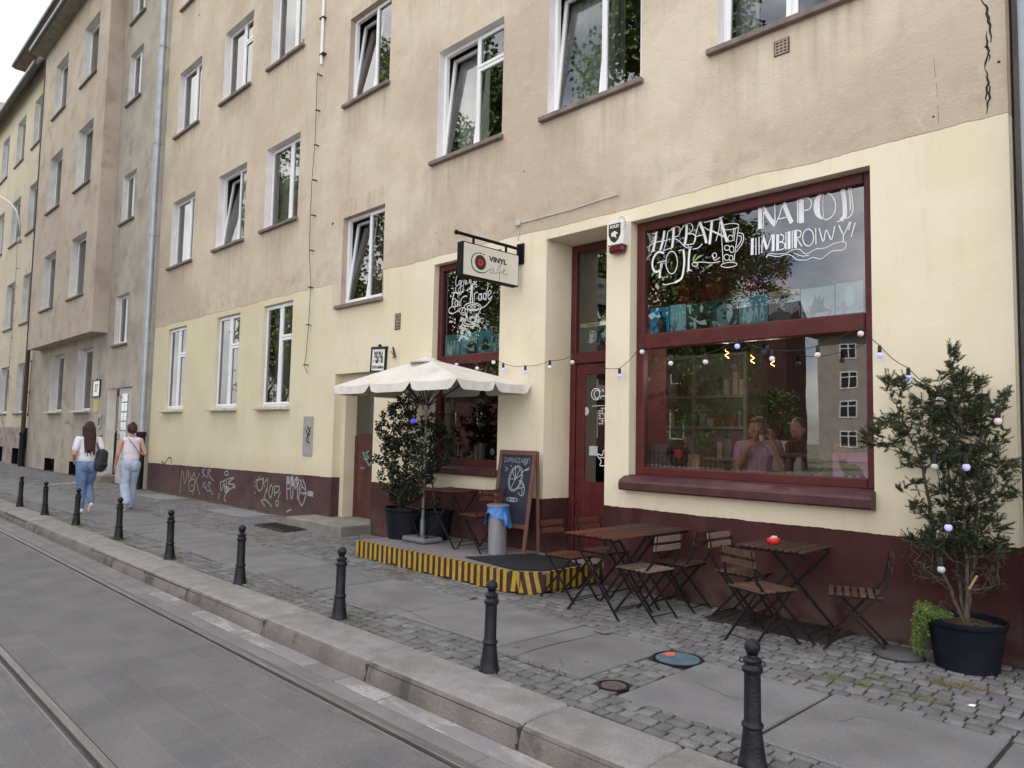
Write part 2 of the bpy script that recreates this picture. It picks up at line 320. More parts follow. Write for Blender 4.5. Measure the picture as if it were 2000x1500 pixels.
def window(parent, x0, x1, z0, z1, Y, dp, mull=.6, transom=None, tilt=0, curtain=CURT, cpos=(0, .6), sill=SILL, sp=.07, label=None, room=1.2, single=False):
    """one PVC window set dp deep into the wall plane Y"""
    y = Y+dp-.06; f = MB(); rect_frame(f, x0, x1, z0, z1, y, .055, .07)
    xm = x0+(x1-x0)*mull
    if not single: f.box(xm-.03, xm+.03, y+.002, y+.068, z0+.05, z1-.05, 0, .006)
    g = MB(); panes = []
    def sash(a, b, c, d, M=None, g_=None):
        rect_frame(f, a, b, c, d, y-.018, .048, .06, 0, M); yy = y+.012
        q = [Vector((a+.045, yy, c+.045)), Vector((b-.045, yy, c+.045)), Vector((b-.045, yy, d-.045)), Vector((a+.045, yy, d-.045))]
        if M is not None: q = [M @ v for v in q]
        g.quad(*q)
    i = .035
    Mt = None
    if tilt: Mt = Matrix.Translation((0, y, z0+i)) @ Matrix.Rotation(-math.radians(tilt), 4, 'X') @ Matrix.Translation((0, -y, -(z0+i)))
    if single: sash(x0+i, x1-i, z0+i, z1-i)
    else:
        sash(x0+i, xm-.012, z0+i, z1-i, Mt)
        if transom:
            zt = z0+(z1-z0)*transom; f.box(xm, x1-.03, y+.003, y+.066, zt-.025, zt+.025, 0, .005)
            sash(xm+.012, x1-i, z0+i, zt-.008); sash(xm+.012, x1-i, zt+.008, z1-i)
        else: sash(xm+.012, x1-i, z0+i, z1-i)
    w = f.build('window', WHITE, parent)
    if label: w['label'] = label
    g.build('pane', GLASS, w)
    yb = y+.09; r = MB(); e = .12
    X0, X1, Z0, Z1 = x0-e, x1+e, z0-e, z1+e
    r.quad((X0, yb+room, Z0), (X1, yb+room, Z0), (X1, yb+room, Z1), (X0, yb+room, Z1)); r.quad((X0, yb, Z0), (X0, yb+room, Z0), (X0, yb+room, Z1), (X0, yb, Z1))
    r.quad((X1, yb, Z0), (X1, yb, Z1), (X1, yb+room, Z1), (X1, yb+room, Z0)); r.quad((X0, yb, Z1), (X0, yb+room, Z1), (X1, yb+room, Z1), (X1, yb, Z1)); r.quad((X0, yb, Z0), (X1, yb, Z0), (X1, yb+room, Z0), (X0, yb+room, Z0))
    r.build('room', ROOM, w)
    if curtain:
        c = MB(); n = 40; yc = yb+.12+tilt*.02; vs = []
        a, b = x0+(x1-x0)*cpos[0], x0+(x1-x0)*cpos[1]
        for k in range(n+1):
            xx = a+(b-a)*k/n; dy = .022*math.sin(k*1.7)+.015*math.sin(k*.83+x0)
            vs += [(xx, yc+dy, z0-.05), (xx, yc+dy*.8, z1+.05)]
        c.add(vs, [(2*k, 2*k+2, 2*k+3, 2*k+1) for k in range(n)]); c.build('curtain', curtain, w, smooth=True)
    if sill:
        s_ = MB(); s_.box(x0-.11, x1+.04, Y-sp, Y-.001, z0-.075, z0-.012, 0, .008); s_.box(x0+.002, x1-.002, Y-.002, Y+dp-.06, z0-.05, z0-.010, 0)
        s_.build('sill', sill, w)
    return w
# ================================================================== MAIN BUILDING
B = empty('apartment_building', (-10, 6.75, 0), label='long beige and cream apartment building with the maroon cafe front on its ground floor', cat='building')
def P_(o):  # parent keeping world coordinates (parent has only a translation)
    o.matrix_parent_inverse = Matrix.Translation(-Vector(B.location)); return o
YF = 6.75
XL, XR = -20.34, -1.32
holes = []; wins = []
for zi, (zs, zt) in enumerate(((5.79, 7.48), (9.25, 10.92), (12.71, 14.38))):
    for k, (a, b) in enumerate(((-19.53, -18.06), (-16.70, -15.22), (-14.30, -12.88))): holes.append((a, b, zs, zt, .20, 1)); wins.append((a, b, zs, zt, zi, k))
for k, (a, b) in enumerate(((-8.62, -7.18), (-6.33, -4.86), (-3.88, -2.42))): holes.append((a, b, 5.79, 7.48, .17, 1)); wins.append((a, b, 5.79, 7.48, 0, 3+k))
holes.append((-11.20, -9.93, 3.87, 5.41, .16, 4)); holes.append((-11.20, -9.93, 7.49, 9.05, .16, 4))
for a, b in ((-19.36, -18.17), (-16.40, -15.20), (-14.12, -12.90)): holes.append((a, b, 2.12, 4.17, .13, 2))
BW = (-4.99, -2.37, 1.24, 4.13); SWN = (-8.59, -7.14, 1.22, 4.18); DN = (-6.30, -5.33, 0, 4.16); EN = (-11.28, -10.06, .0, 2.66)
holes += [(*BW, .15, 2), (*SWN, .12, 2), (*DN, .54, 3), (*EN, .42, 3)]
wb = MB(); wall_holes(wb, XL, XR, -.2, 17.6, YF, holes)
# side ends, back and top of the block
wb.quad((XR, YF, -.2), (XR, YF+12, -.2), (XR, YF+12, 17.6), (XR, YF, 17.6)); wb.quad((XL, YF, -.2), (XL, YF, 17.6), (XL, YF+12, 17.6), (XL, YF+12, -.2))
wb.quad((XL, YF+12, -.2), (XL, YF+12, 17.6), (XR, YF+12, 17.6), (XR, YF+12, -.2)); wb.quad((XL, YF, 17.6), (XR, YF, 17.6), (XR, YF+12, 17.6), (XL, YF+12, 17.6))
P_(wb.build('wall', [FAC, JAMB, CREAMJ, FAC, TANJ], B))
for a, b, zs, zt, zi, k in wins:
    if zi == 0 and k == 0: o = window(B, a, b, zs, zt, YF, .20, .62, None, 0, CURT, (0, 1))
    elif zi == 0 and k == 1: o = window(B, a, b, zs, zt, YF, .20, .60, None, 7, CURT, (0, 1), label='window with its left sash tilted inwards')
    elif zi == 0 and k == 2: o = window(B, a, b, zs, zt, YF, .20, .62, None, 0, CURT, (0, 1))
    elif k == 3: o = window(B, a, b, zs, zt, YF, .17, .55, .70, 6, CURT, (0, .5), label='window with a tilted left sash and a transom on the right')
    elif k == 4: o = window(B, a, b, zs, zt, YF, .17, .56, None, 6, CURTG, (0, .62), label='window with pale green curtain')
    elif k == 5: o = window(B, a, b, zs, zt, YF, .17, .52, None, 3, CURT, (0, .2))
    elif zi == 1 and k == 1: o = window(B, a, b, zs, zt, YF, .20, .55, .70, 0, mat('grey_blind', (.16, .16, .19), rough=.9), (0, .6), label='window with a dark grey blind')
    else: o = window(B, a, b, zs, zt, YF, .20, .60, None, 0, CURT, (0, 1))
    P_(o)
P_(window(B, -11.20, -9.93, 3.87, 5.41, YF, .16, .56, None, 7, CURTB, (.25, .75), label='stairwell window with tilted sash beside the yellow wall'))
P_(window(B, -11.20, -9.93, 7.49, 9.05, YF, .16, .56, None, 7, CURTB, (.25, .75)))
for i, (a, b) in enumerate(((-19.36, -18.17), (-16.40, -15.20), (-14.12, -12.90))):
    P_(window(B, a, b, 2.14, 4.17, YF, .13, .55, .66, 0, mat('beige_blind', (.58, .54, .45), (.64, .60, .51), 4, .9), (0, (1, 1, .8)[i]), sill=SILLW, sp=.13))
# ---- stair-shaped cream surround and the house entrance
en = MB()
en.box(-11.28, -11.16, YF+.16, YF+.42, 0, 2.659, 0); en.box(-10.18, -10.062, YF+.16, YF+.42, 0, 2.659, 0); en.box(-11.16, -10.18, YF+.16, YF+.42, 2.50, 2.658, 0)
P_(en.build('door_surround', CREAMJ, B))
DBR = mat('brown_door', (.075, .022, .020), (.11, .04, .035), 4, .5, .1, 20)
dd = MB(); dd.box(-11.16, -10.18, YF+.38, YF+.43, .12, 1.62, 0, .004); dd.box(-11.16, -10.18, YF+.385, YF+.43, 1.622, 2.50, 1, .004)
for xx in (-11.16, -10.68, -10.20): dd.box(xx, xx+.06 if xx < -10.3 else xx+.02, YF+.365, YF+.379, .14, 1.6, 0, .003)
dr = P_(dd.build('entrance_door', [DBR, mat('door_glazing', (.07, .062, .045), rough=.25)], B))
h = MB(); h.tube([(-10.86, YF+.36, 1.05), (-10.86, YF+.31, 1.05), (-10.74, YF+.31, 1.05)], .010); h.build('handle', STEEL, dr)
# ---- cafe windows and door
def cream_trim(): pass
yb = YF+.15
f = MB(); f.box(-4.985, -4.885, yb-.03, yb+.06, 1.245, 4.125, 0, .008); f.box(-2.47, -2.375, yb-.03, yb+.06, 1.245, 4.125, 0, .008)
f.box(-4.884, -2.471, yb-.028, yb+.058, 1.245, 1.335, 0, .008); f.box(-4.884, -2.471, yb-.028, yb+.058, 4.02, 4.124, 0, .008)
f.box(-4.884, -2.471, yb-.040, yb+.062, 2.66, 2.83, 0, .012)
bw = P_(f.build('shop_window', MAROON, B)); bw['label'] = 'large maroon shop window with lettering on its upper pane'
g = MB(); g.quad((-4.89, yb+.02, 1.33), (-2.465, yb+.02, 1.33), (-2.465, yb+.02, 2.67), (-4.89, yb+.02, 2.67)); g.build('lower_pane', SGLASS, bw)
g = MB(); g.quad((-4.89, yb+.02, 2.82), (-2.465, yb+.02, 2.82), (-2.465, yb+.02, 4.03), (-4.89, yb+.02, 4.03)); g.build('upper_pane', SGLASS, bw)
s_ = MB()
prof = [(.15, 1.243), (.10, 1.250), (-.05, 1.215), (-.105, 1.19), (-.118, 1.165), (-.118, 1.095), (-.105, 1.08), (-.001, 1.07)]
def extr(mb, x0, x1, prof, m=0):
    n = len(prof); vs = [(x, YF+y, z) for x in (x0, x1) for y, z in prof]
    mb.add(vs, [(i, i+1, n+i+1, n+i) for i in range(n-1)] + [tuple(range(n))[::-1], tuple(range(n, 2*n))], m)
extr(s_, -5.04, -2.36, [(-.001, 1.236)]+prof[2:]); s_.box(-4.988, -2.372, YF-.002, YF+.12, 1.20, 1.246)
s_.build('sill', SILLM, bw)
yb2 = YF+.12
f = MB(); f.box(-8.585, -8.50, yb2-.03, yb2+.06, 1.225, 4.175, 0, .008); f.box(-7.225, -7.145, yb2-.03, yb2+.06, 1.225, 4.175, 0, .008)
f.box(-8.499, -7.226, yb2-.028, yb2+.058, 1.225, 1.32, 0, .008); f.box(-8.499, -7.226, yb2-.028, yb2+.058, 4.08, 4.174, 0, .008); f.box(-8.499, -7.226, yb2-.04, yb2+.06, 2.66, 2.80, 0, .01)
sw = P_(f.build('shop_window', MAROON, B)); sw['label'] = 'narrow maroon shop window behind the umbrella'
g = MB(); g.quad((-8.505, yb2+.02, 1.31), (-7.22, yb2+.02, 1.31), (-7.22, yb2+.02, 2.67), (-8.505, yb2+.02, 2.67)); g.build('lower_pane', SGLASS, sw)
g = MB(); g.quad((-8.505, yb2+.02, 2.79), (-7.22, yb2+.02, 2.79), (-7.22, yb2+.02, 4.09), (-8.505, yb2+.02, 4.09)); g.build('upper_pane', SGLASS, sw)
s_ = MB(); s_.box(-8.65, -7.10, YF-.09, YF-.001, 1.10, 1.20, 0, .015); s_.box(-8.588, -7.142, YF-.002, YF+.09, 1.15, 1.226); s_.build('sill', SILLM, sw)
yd = YF+.50
f = MB(); f.box(-6.295, -6.21, yd-.02, yd+.05, .15, 4.15, 0, .008); f.box(-5.415, -5.335, yd-.02, yd+.05, .15, 4.15, 0, .008)
f.box(-6.209, -5.416, yd-.018, yd+.048, 4.06, 4.149, 0, .008); f.box(-6.209, -5.416, yd-.035, yd+.05, 2.60, 2.74, 0, .01)
dl = P_(f.build('cafe_door', MAROON, B))
g = MB(); g.box(-6.205, -6.06, yd, yd+.045, .17, 2.59, 0, .008); g.box(-5.56, -5.42, yd, yd+.045, .17, 2.59, 0, .008); g.box(-6.059, -5.561, yd+.001, yd+.044, 2.45, 2.59, 0, .006)
g.box(-6.059, -5.561, yd+.001, yd+.044, .17, 1.10, 0, .004); g.box(-5.98, -5.64, yd-.012, yd, .32, .62, 0, .01); g.box(-5.98, -5.64, yd-.012, yd, .68, 1.0, 0, .01)
g.build('leaf', MAROON, dl)
g = MB(); g.quad((-6.06, yd+.02, 1.10), (-5.56, yd+.02, 1.10), (-5.56, yd+.02, 2.45), (-6.06, yd+.02, 2.45)); g.build('door_pane', SGLASS, dl)
g = MB(); g.quad((-6.21, yd+.02, 2.73), (-5.41, yd+.02, 2.73), (-5.41, yd+.02, 4.07), (-6.21, yd+.02, 4.07)); g.build('transom_pane', SGLASS, dl)
th = MB(); th.box(-6.29, -5.34, YF+.02, YF+.53, -.05, .16, 0, .01); P_(th.build('threshold', mat('step_stone', (.26, .25, .24), (.19, .18, .17), 6, .9, .3, 60), B))
# ---- cafe interior shell
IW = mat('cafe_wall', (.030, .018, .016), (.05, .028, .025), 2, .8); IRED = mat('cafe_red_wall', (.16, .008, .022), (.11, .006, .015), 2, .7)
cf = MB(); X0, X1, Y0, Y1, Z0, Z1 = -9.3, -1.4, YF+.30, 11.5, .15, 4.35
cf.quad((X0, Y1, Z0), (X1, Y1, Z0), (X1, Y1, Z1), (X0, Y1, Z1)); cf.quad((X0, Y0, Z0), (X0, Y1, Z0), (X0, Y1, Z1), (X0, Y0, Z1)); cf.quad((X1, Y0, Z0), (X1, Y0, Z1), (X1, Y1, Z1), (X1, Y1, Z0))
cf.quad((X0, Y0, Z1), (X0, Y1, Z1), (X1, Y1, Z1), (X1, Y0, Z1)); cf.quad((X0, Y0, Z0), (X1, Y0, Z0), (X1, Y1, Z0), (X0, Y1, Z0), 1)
# inner piers beside the openings
for a, b, mi in ((-6.9, -6.32, 2), (-5.31, -5.0, 2), (-2.36, -1.42, 2), (-9.29, -8.62, 2), (-7.12, -6.9, 2)): cf.box(a, b, YF+.165, YF+.75, .16, 4.34, mi)
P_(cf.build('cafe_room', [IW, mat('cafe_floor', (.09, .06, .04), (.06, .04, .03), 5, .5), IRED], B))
lg = MB(); lg.box(-4.98, -2.38, yb+.065, yb+.60, 1.20, 1.262, 0, .005); lg.box(-8.58, -7.15, yb2+.065, yb2+.45, 1.18, 1.25, 0, .005)
P_(lg.build('window_ledge', mat('ledge_wood', (.12, .07, .045), (.08, .045, .03), 8, .5), B))
# ================================================================== NEIGHBOUR BUILDING (37)
TAN37 = mat('tan_plaster_37', (.43, .345, .28), (.50, .42, .345), 1.2, .9, .6, 14, c3=(.38, .295, .25), s3=1.6, t3=.55)
GREY37 = mat('bare_plaster_37', (.36, .31, .27), (.45, .40, .34), 1.4, .92, .7, 12, c3=(.30, .27, .25), s3=1.3, t3=.55)
JAMB37 = mat('pale_jamb_37', (.70, .69, .68), (.60, .57, .55), 3, .85)
B3 = empty('apartment_building', (-27, 6.8, 0), label='tan building with a projecting bay over its number 37 door', cat='building')
def P3(o): o.matrix_parent_inverse = Matrix.Translation(-Vector(B3.location)); return o
Y3 = 6.80; YBY = 6.35; BXL, BXR, BZ0, BZ1 = -32.9, -24.62, 4.55, 16.15
hs = []; small = []; gw = []
for zs, zt in ((4.12, 5.58), (7.80, 9.25), (11.50, 13.05), (14.10, 15.5)): hs.append((-23.95, -22.75, zs, zt, .20, 1)); small.append((-23.95, -22.75, zs, zt))
for a, b in ((-31.8, -29.45), (-28.3, -26.0)):
    a2 = b-1.75; hs.append((a2, b, 2.20, 4.25, .30, 1)); gw.append((a2, b, 2.20, 4.25))
for a, b in ((-31.3, -29.9), (-28.0, -26.9)): hs.append((a, b, .0, .52, .2, 2))
DX = (-24.25, -22.05, .0, 2.82); hs.append((*DX, .25, 1))
m3 = MB(); wall_holes(m3, -34.3, -20.40, -.2, 16.15, Y3, hs)
m3.quad((-34.3, Y3+.25, -.2), (-20.4, Y3+.25, -.2), (-20.4, Y3+.25, .6), (-34.3, Y3+.25, .6), 2)
m3.quad((-34.3, Y3, -.2), (-34.3, Y3, 16.6), (-34.3, Y3+12, 16.6), (-34.3, Y3+12, -.2)); m3.quad((-34.3, Y3, 16.6), (-20.4, Y3, 16.6), (-20.4, Y3+12, 16.6), (-34.3, Y3+12, 16.6))
P3(m3.build('wall', [GREY37, JAMB37, BLACK], B3))
bh = []; bwn = []
for zs, zt in ((5.86, 7.85), (9.50, 11.55), (13.10, 15.10)):
    for a, b in ((-31.55, -29.45), (-28.0, -25.75)): bh.append((b-1.75, b, zs, zt, .28, 1)); bwn.append((b-1.75, b, zs, zt))
m3 = MB(); wall_holes(m3, BXL, BXR, BZ0, BZ1, YBY, bh)
m3.quad((BXR, YBY, BZ0), (BXR, Y3, BZ0), (BXR, Y3, BZ1), (BXR, YBY, BZ1)); m3.quad((BXL, YBY, BZ0), (BXL, YBY, BZ1), (BXL, Y3, BZ1), (BXL, Y3, BZ0)); m3.quad((BXL, YBY, BZ0), (BXL, Y3, BZ0), (BXR, Y3, BZ0), (BXR, YBY, BZ0))
P3(m3.build('bay', [TAN37, JAMB37], B3))
for a, b, zs, zt in bwn: P3(window(B3, a, b, zs, zt, YBY, .28, .60, None, 0, CURT, (0, .9), room=.5))
for a, b, zs, zt in small: P3(window(B3, a, b, zs, zt, Y3, .20, .5, None, 0, CURT, (0, .4), room=.6))
for a, b, zs, zt in gw: P3(window(B3, a, b, zs, zt, Y3, .30, .55, .66, 0, CURT, (0, .9), sill=SILLW, sp=.16, room=.5))
EAVE = mat('grey_eave', (.26, .24, .21), (.18, .165, .15), 3, .85, .3, 30); GUT = mat('gutter', (.07, .08, .10), (.12, .13, .15), 5, .5)
e = MB(); e.box(BXL-.25, -20.4, YBY-.45, Y3+.4, 16.15, 16.30); P3(e.build('eave', EAVE, B3))
e = MB(); e.box(BXL-.27, -20.4, YBY-.56, YBY-.452, 16.20, 16.36, 0, .02); P3(e.build('gutter', GUT, B3))
e = MB(); e.box(-38.3, -20.4, 6.72, 12, 16.3, 17.6); P3(e.build('attic_wall', mat('attic_plaster', (.48, .42, .38), (.40, .35, .31), 2, .9), B3))
e = MB(); e.box(-38.6, -20.4, 6.22, 12, 17.6, 17.74); P3(e.build('attic_eave', mat('rust_eave', (.16, .10, .09), (.22, .15, .13), 2, .8), B3))
e = MB(); e.box(-38.62, -20.4, 6.12, 6.218, 17.64, 17.80, 0, .02); P3(e.build('attic_gutter', GUT, B3))
# door of 37: dark metal leaf, white side panel with glass blocks
yd3 = Y3+.25; d = MB(); d.box(-24.05, -23.33, yd3-.05, yd3+.02, .30, 2.72, 0, .01); d.box(-24.0, -23.38, yd3-.058, yd3-.049, 1.55, 2.6, 1)
for k in range(9): d.box(-23.99+.068*k, -23.975+.068*k, yd3-.075, yd3-.06, .4, 1.5, 2)
P3(d.build('entrance_door', [DARKW, mat('door_glass_37', (.18, .19, .20), rough=.2), IRON], B3))
d = MB(); PALE = mat('pale_panel', (.56, .54, .52), (.46, .44, .41), 4, .8, c3=(.33, .29, .27), s3=3, t3=.6); d.box(-23.32, -22.06, yd3-.20, yd3+.02, -.05, 2.8, 0, .01); P3(d.build('door_side_panel', PALE, B3))
d = MB(); GB = mat('glass_block', (.40, .46, .50), (.62, .66, .68), 9, .15)
for k in range(7):
    for j in range(2): d.box(-22.98+j*.25, -22.75+j*.25, yd3-.225, yd3-.201, .78+k*.27, 1.02+k*.27, 0, .02)
P3(d.build('glass_blocks', GB, B3))
d = MB(); d.box(-24.3, -23.34, Y3-.32, Y3+.2, -.05, .28, 0, .02); P3(d.build('doorstep', SILL, B3))
# tags on the panel, intercom, notices
TAGB = mat('black_spray', (.03, .03, .035), rough=.7); TAGW = mat('white_spray', (.33, .32, .34), rough=.8); TAGG = mat('green_spray', (.24, .28, .20), rough=.8); TAGT = mat('teal_spray', (.05, .22, .22), rough=.8)
def strokes(mb, base, lines, w, proj, nrm, m=0, k=5, th=.0015):
    """lines traced in photo pixels (base maps local to pixels), laid on a real plane"""
    for ln in lines:
        mb.ribbon(smooth_pts([proj(*base(*p)) for p in ln], k), w, nrm, th, m)
idn = lambda x, y: (x, y)
d = MB(); zb = lambda x, y: (120+x/6.82, 800+y/6.82)
strokes(d, zb, [[(740, 130), (770, 190), (735, 260), (760, 300)], [(765, 250), (790, 300), (740, 400), (790, 380), (760, 450)], [(735, 330), (775, 360), (745, 470)], [(790, 330), (800, 410), (780, 430)]], .02, lambda x, y: PY(x, y, yd3-.2), (0, -1, 0))
strokes(d, zb, [[(780, 450), (820, 430)], [(775, 530), (800, 560), (830, 550)], [(790, 580), (810, 520)]], .02, lambda x, y: PY(x, y, yd3-.2), (0, -1, 0), 1)
zc = lambda x, y: (x/3, 500+y/3)
strokes(d, zc, [[(395, 880), (400, 930)], [(380, 970), (400, 985), (395, 960), (415, 990)], [(700, 810), (712, 835)], [(425, 985), (420, 1005)]], .03, lambda x, y: PY(x, y, Y3), (0, -1, 0))
gr37 = d.build('graffiti', [TAGB, TAGT], label='thin black and teal scribbles on the white panel of the door marked 37', cat='graffiti')
d = MB(); p = PY(196, 823, Y3); d.box(p.x-.09, p.x+.09, Y3-.04, Y3-.001, p.z-.2, p.z+.2, 0, .01); d.box(p.x-.05, p.x+.05, Y3-.046, Y3-.041, p.z-.12, p.z+.12, 1); d.build('intercom', [mat('grey_plastic', (.4, .4, .4), rough=.5), BLACK], label='small grey intercom panel left of the door marked 37', cat='intercom')
d = MB(); p = PY(187, 793, Y3); d.box(p.x-.22, p.x+.22, Y3-.012, Y3-.001, p.z-.2, p.z+.2, 0, .003); d.build('notice', mat('yellow_notice', (.55, .47, .20), rough=.7), label='small yellow notice on the wall below the number 37 plate', cat='sign')
WHT = mat('enamel_white', (.78, .78, .76), rough=.35); BLK = mat('enamel_black', (.02, .02, .022), rough=.4)
def plate(cx, cz, Y, w, h_, txt, sub, label, tilt=0):
    t = empty('house_number_plate', (cx, Y, cz), label=label, cat='house number'); t.rotation_euler = (0, tilt, 0)
    f = MB(); rect_frame(f, -w/2, w/2, -h_/2, h_/2, -.045, .028, .04); f.box(-w/2-.02, w/2+.02, -.03, -.01, h_/2-.01, h_/2+.015, 0, .005); f.box(-.02, .02, -.035, -.001, h_/2, h_/2+.05); f.build('frame', IRON, t)
    f = MB(); f.box(-w/2+.025, w/2-.025, -.03, -.012, -h_/2+.025, h_/2-.025); f.build('plate', WHT, t)
    f = MB(); put_text(f, txt, h_*.62, (0, -.033, .03 if sub else 0), (1, 0, 0), (0, 0, 1), bold=.009, sx=(.46 if sub else 1.0))
    if sub: put_text(f, sub, h_*.15, (0, -.033, -h_*.30), (1, 0, 0), (0, 0, 1), bold=.002, sx=.9)
    f.build('number', BLK, t)
    return t
p = PY(190, 759, Y3); plate(p.x, p.z, Y3, .75, .52, '37', None, 'dark framed white house number plate reading 37')
p = PY(742, 703); plate(p.x, p.z, YF, .42, .40, '35/36', 'KOTLARSKA', 'white enamel house number plate reading 35/36', math.radians(3))
# ================================================================== FAR YELLOW BUILDING + ROOFS
YEL2 = mat('yellow_plaster_far', (.50, .435, .325), (.56, .495, .38), .8, .9, .4, 14, c3=(.43, .38, .30), s3=2, t3=.58)
B4 = empty('apartment_building', (-40, 6.75, 0), label='yellowish apartment building at the far left, beyond the bay', cat='building')
def P4(o): o.matrix_parent_inverse = Matrix.Translation(-Vector(B4.location)); return o
hs = []; fw = []
for zs, zt in ((2.2, 4.25), (5.95, 8.0), (9.8, 11.85), (13.55, 15.6)):
    for a, b in ((-36.6, -35.1), (-39.9, -38.2), (-43.2, -41.6)): hs.append((a, b, zs, zt, .24, 1)); fw.append((a, b, zs, zt))
for a in (-36.4, -39.6): hs.append((a, a+1.3, .1, .75, .2, 2))
m4 = MB(); wall_holes(m4, -45.5, -34.32, 1.6, 16.9, YF, [h for h in hs if h[3] > 1.6]); 
P4(m4.build('wall', [YEL2, JAMB37, BLACK], B4))
m4 = MB(); wall_holes(m4, -45.5, -34.32, -.2, 1.6, YF-.03, [h for h in hs if h[3] < 1.6]); m4.quad((-45.5, YF-.03, 1.6), (-34.32, YF-.03, 1.6), (-34.32, YF, 1.6), (-45.5, YF, 1.6))
m4.quad((-45.5, YF+.2, -.2), (-34.32, YF+.2, -.2), (-34.32, YF+.2, 1.59), (-45.5, YF+.2, 1.59), 2)
P4(m4.build('plinth', [mat('plinth_pink', (.27, .20, .19), (.34, .29, .26), 1.3, .9, .5, 14, c3=(.22, .15, .145), s3=2.5, t3=.5), JAMB37, BLACK], B4))
for a, b, zs, zt in fw: P4(window(B4, a, b, zs, zt, YF, .24, .55, None, 0, CURT, (0, .9), room=.5))
e = MB(); e.add([(x, y, z) for x in (-45.7, -34.32) for y, z in ((6.28, 16.30), (6.76, 16.92), (7.6, 17.9), (6.28, 16.48))], [(0, 1, 5, 4), (0, 4, 7, 3), (3, 7, 6, 2), (0, 3, 2, 1), (4, 5, 6, 7)]); P4(e.build('eave', EAVE, B4))
e = MB(); e.box(-45.7, -34.32, 6.17, 6.278, 16.32, 16.48, 0, .02); P4(e.build('gutter', GUT, B4))
RT = mat('red_tiles', (.16, .06, .045), (.26, .12, .09), 12, .85, 1.0, 9, stretch=(1, 1, 2.5), c3=(.08, .05, .045), s3=6, t3=.5)
B5 = empty('house', (-52, 7, 0), label='far house with a red tiled roof at the left edge', cat='house')
h5 = MB(); h5.box(-66, -46.5, 6.9, 11.5, -.1, 18.9); o = h5.build('wall', mat('grey_plaster_far', (.42, .40, .37), (.35, .33, .31), 1.5, .9), B5); o.matrix_parent_inverse = Matrix.Translation(-Vector(B5.location))
R1 = PY(32, 178, 7.8); h5 = MB(); e5 = R1.z-3.2; h5.add([(R1.x-22, 6.0, e5), (R1.x+.6, 6.0, e5), (R1.x, 7.8, R1.z), (R1.x-22, 7.8, R1.z), (R1.x+.6, 12, e5), (R1.x-22, 12, e5)], [(0, 1, 2, 3), (3, 2, 4, 5), (1, 4, 2), (0, 3, 5), (0, 5, 4, 1)]); o = h5.build('roof', RT, B5); o.matrix_parent_inverse = Matrix.Translation(-Vector(B5.location))
tg = MB(); z2 = lambda x, y: (x/3, 500+y/3)
strokes(tg, z2, [[(5, 950), (20, 1000), (10, 1060), (35, 1010), (25, 1080)], [(90, 1010), (120, 1000), (95, 1060), (115, 1050), (100, 1090)], [(0, 1000), (30, 1040)]], .09, lambda x, y: PY(x, y, YF-.03), (0, -1, 0))
tg.build('graffiti', TAGW, label='faint white graffiti on the pinkish base of the far yellow building', cat='graffiti')
# ================================================================== PIPES ON WALLS
def downpipe(x, y, z0, z1, r, label, clamps, m=ZINC, shoe=None):
    t = empty('downpipe', (x, y, 0), label=label, cat='downpipe')
    f = MB(); f.tube([(0, 0, z0), (0, 0, z1)], r, 14)
    f.build('pipe', m, t, smooth=True, angle=50)
    for z in clamps:
        f = MB(); f.lathe([(r+.002, -.03), (r+.012, -.028), (r+.012, .028), (r+.002, .03)], (0, 0, z), 14); f.box(-.012, .012, r, r+.09, z-.01, z+.01); f.build('clamp', m, t, smooth=True, angle=40)
    if shoe:
        f = MB(); f.lathe([(r+.02, -.12), (r+.02, shoe-.1), (r+.045, shoe-.08), (r+.045, shoe), (r+.01, shoe+.02)], (0, 0, 0), 14); f.build('shoe', IRON, t, smooth=True, angle=50)
    return t
downpipe(-20.50, 6.60, 1.5, 17.4, .085, 'grey zinc downpipe between the cream building and number 37', (3.9, 6.8, 9.3, 12.0, 14.5), shoe=1.55)
downpipe(-34.15, 6.62, 1.4, 17.0, .08, 'dark brown downpipe beyond the bay of number 37', (3.0, 6.2, 9.0), mat('brown_pipe', (.06, .04, .04), rough=.6), shoe=1.4)
downpipe(-1.15, 6.62, 1.5, 17.4, .065, 'pale grey downpipe at the right edge beside the cafe wall', (2.25, 5.4), mat('blue_grey_pipe', (.30, .35, .40), (.36, .41, .46), 4, .5, metal=.2), shoe=1.56)
B6 = empty('apartment_building', (0, 6.9, 0), label='dark gap and wall of the next building at the right edge', cat='building')
h6 = MB(); h6.box(-1.30, 6, 6.86, 16, -.1, 17.5); o = h6.build('wall', mat('dark_plaster', (.10, .09, .09), (.15, .13, .125), 2, .9, .5, 20), B6); o.matrix_parent_inverse = Matrix.Translation(-Vector(B6.location))
mb_ = MB(); mb_.box(-1.22, -1.02, 6.42, 6.55, .42, .72, 0, .015); mb_.ball((-1.19, 6.41, .57), .018, 10, 1)
mb_.build('meter_box', [mat('purple_box', (.16, .12, .16), rough=.5), LET], label='small purple-grey box on the pipe at the right edge', cat='box')
wp = empty('conduit', (-11.95, YF-.05, 0), label='thin white conduit pipe at the top of the wall', cat='pipe')
p0, p1 = PY(637, 0), PY(632, 128); f = MB(); f.tube([(p1.x-wp.location.x, 0, p1.z), (p0.x-wp.location.x, 0, 13)], .028, 10); f.build('pipe', WHITE, wp, smooth=True, angle=50)
for yy in (38, 108):
    pc = PY(634, yy); f = MB(); f.box(-.06+pc.x-wp.location.x, .08+pc.x-wp.location.x, -.035, .05, pc.z-.015, pc.z+.015, 0, .004); f.build('clamp', DARKW, wp)
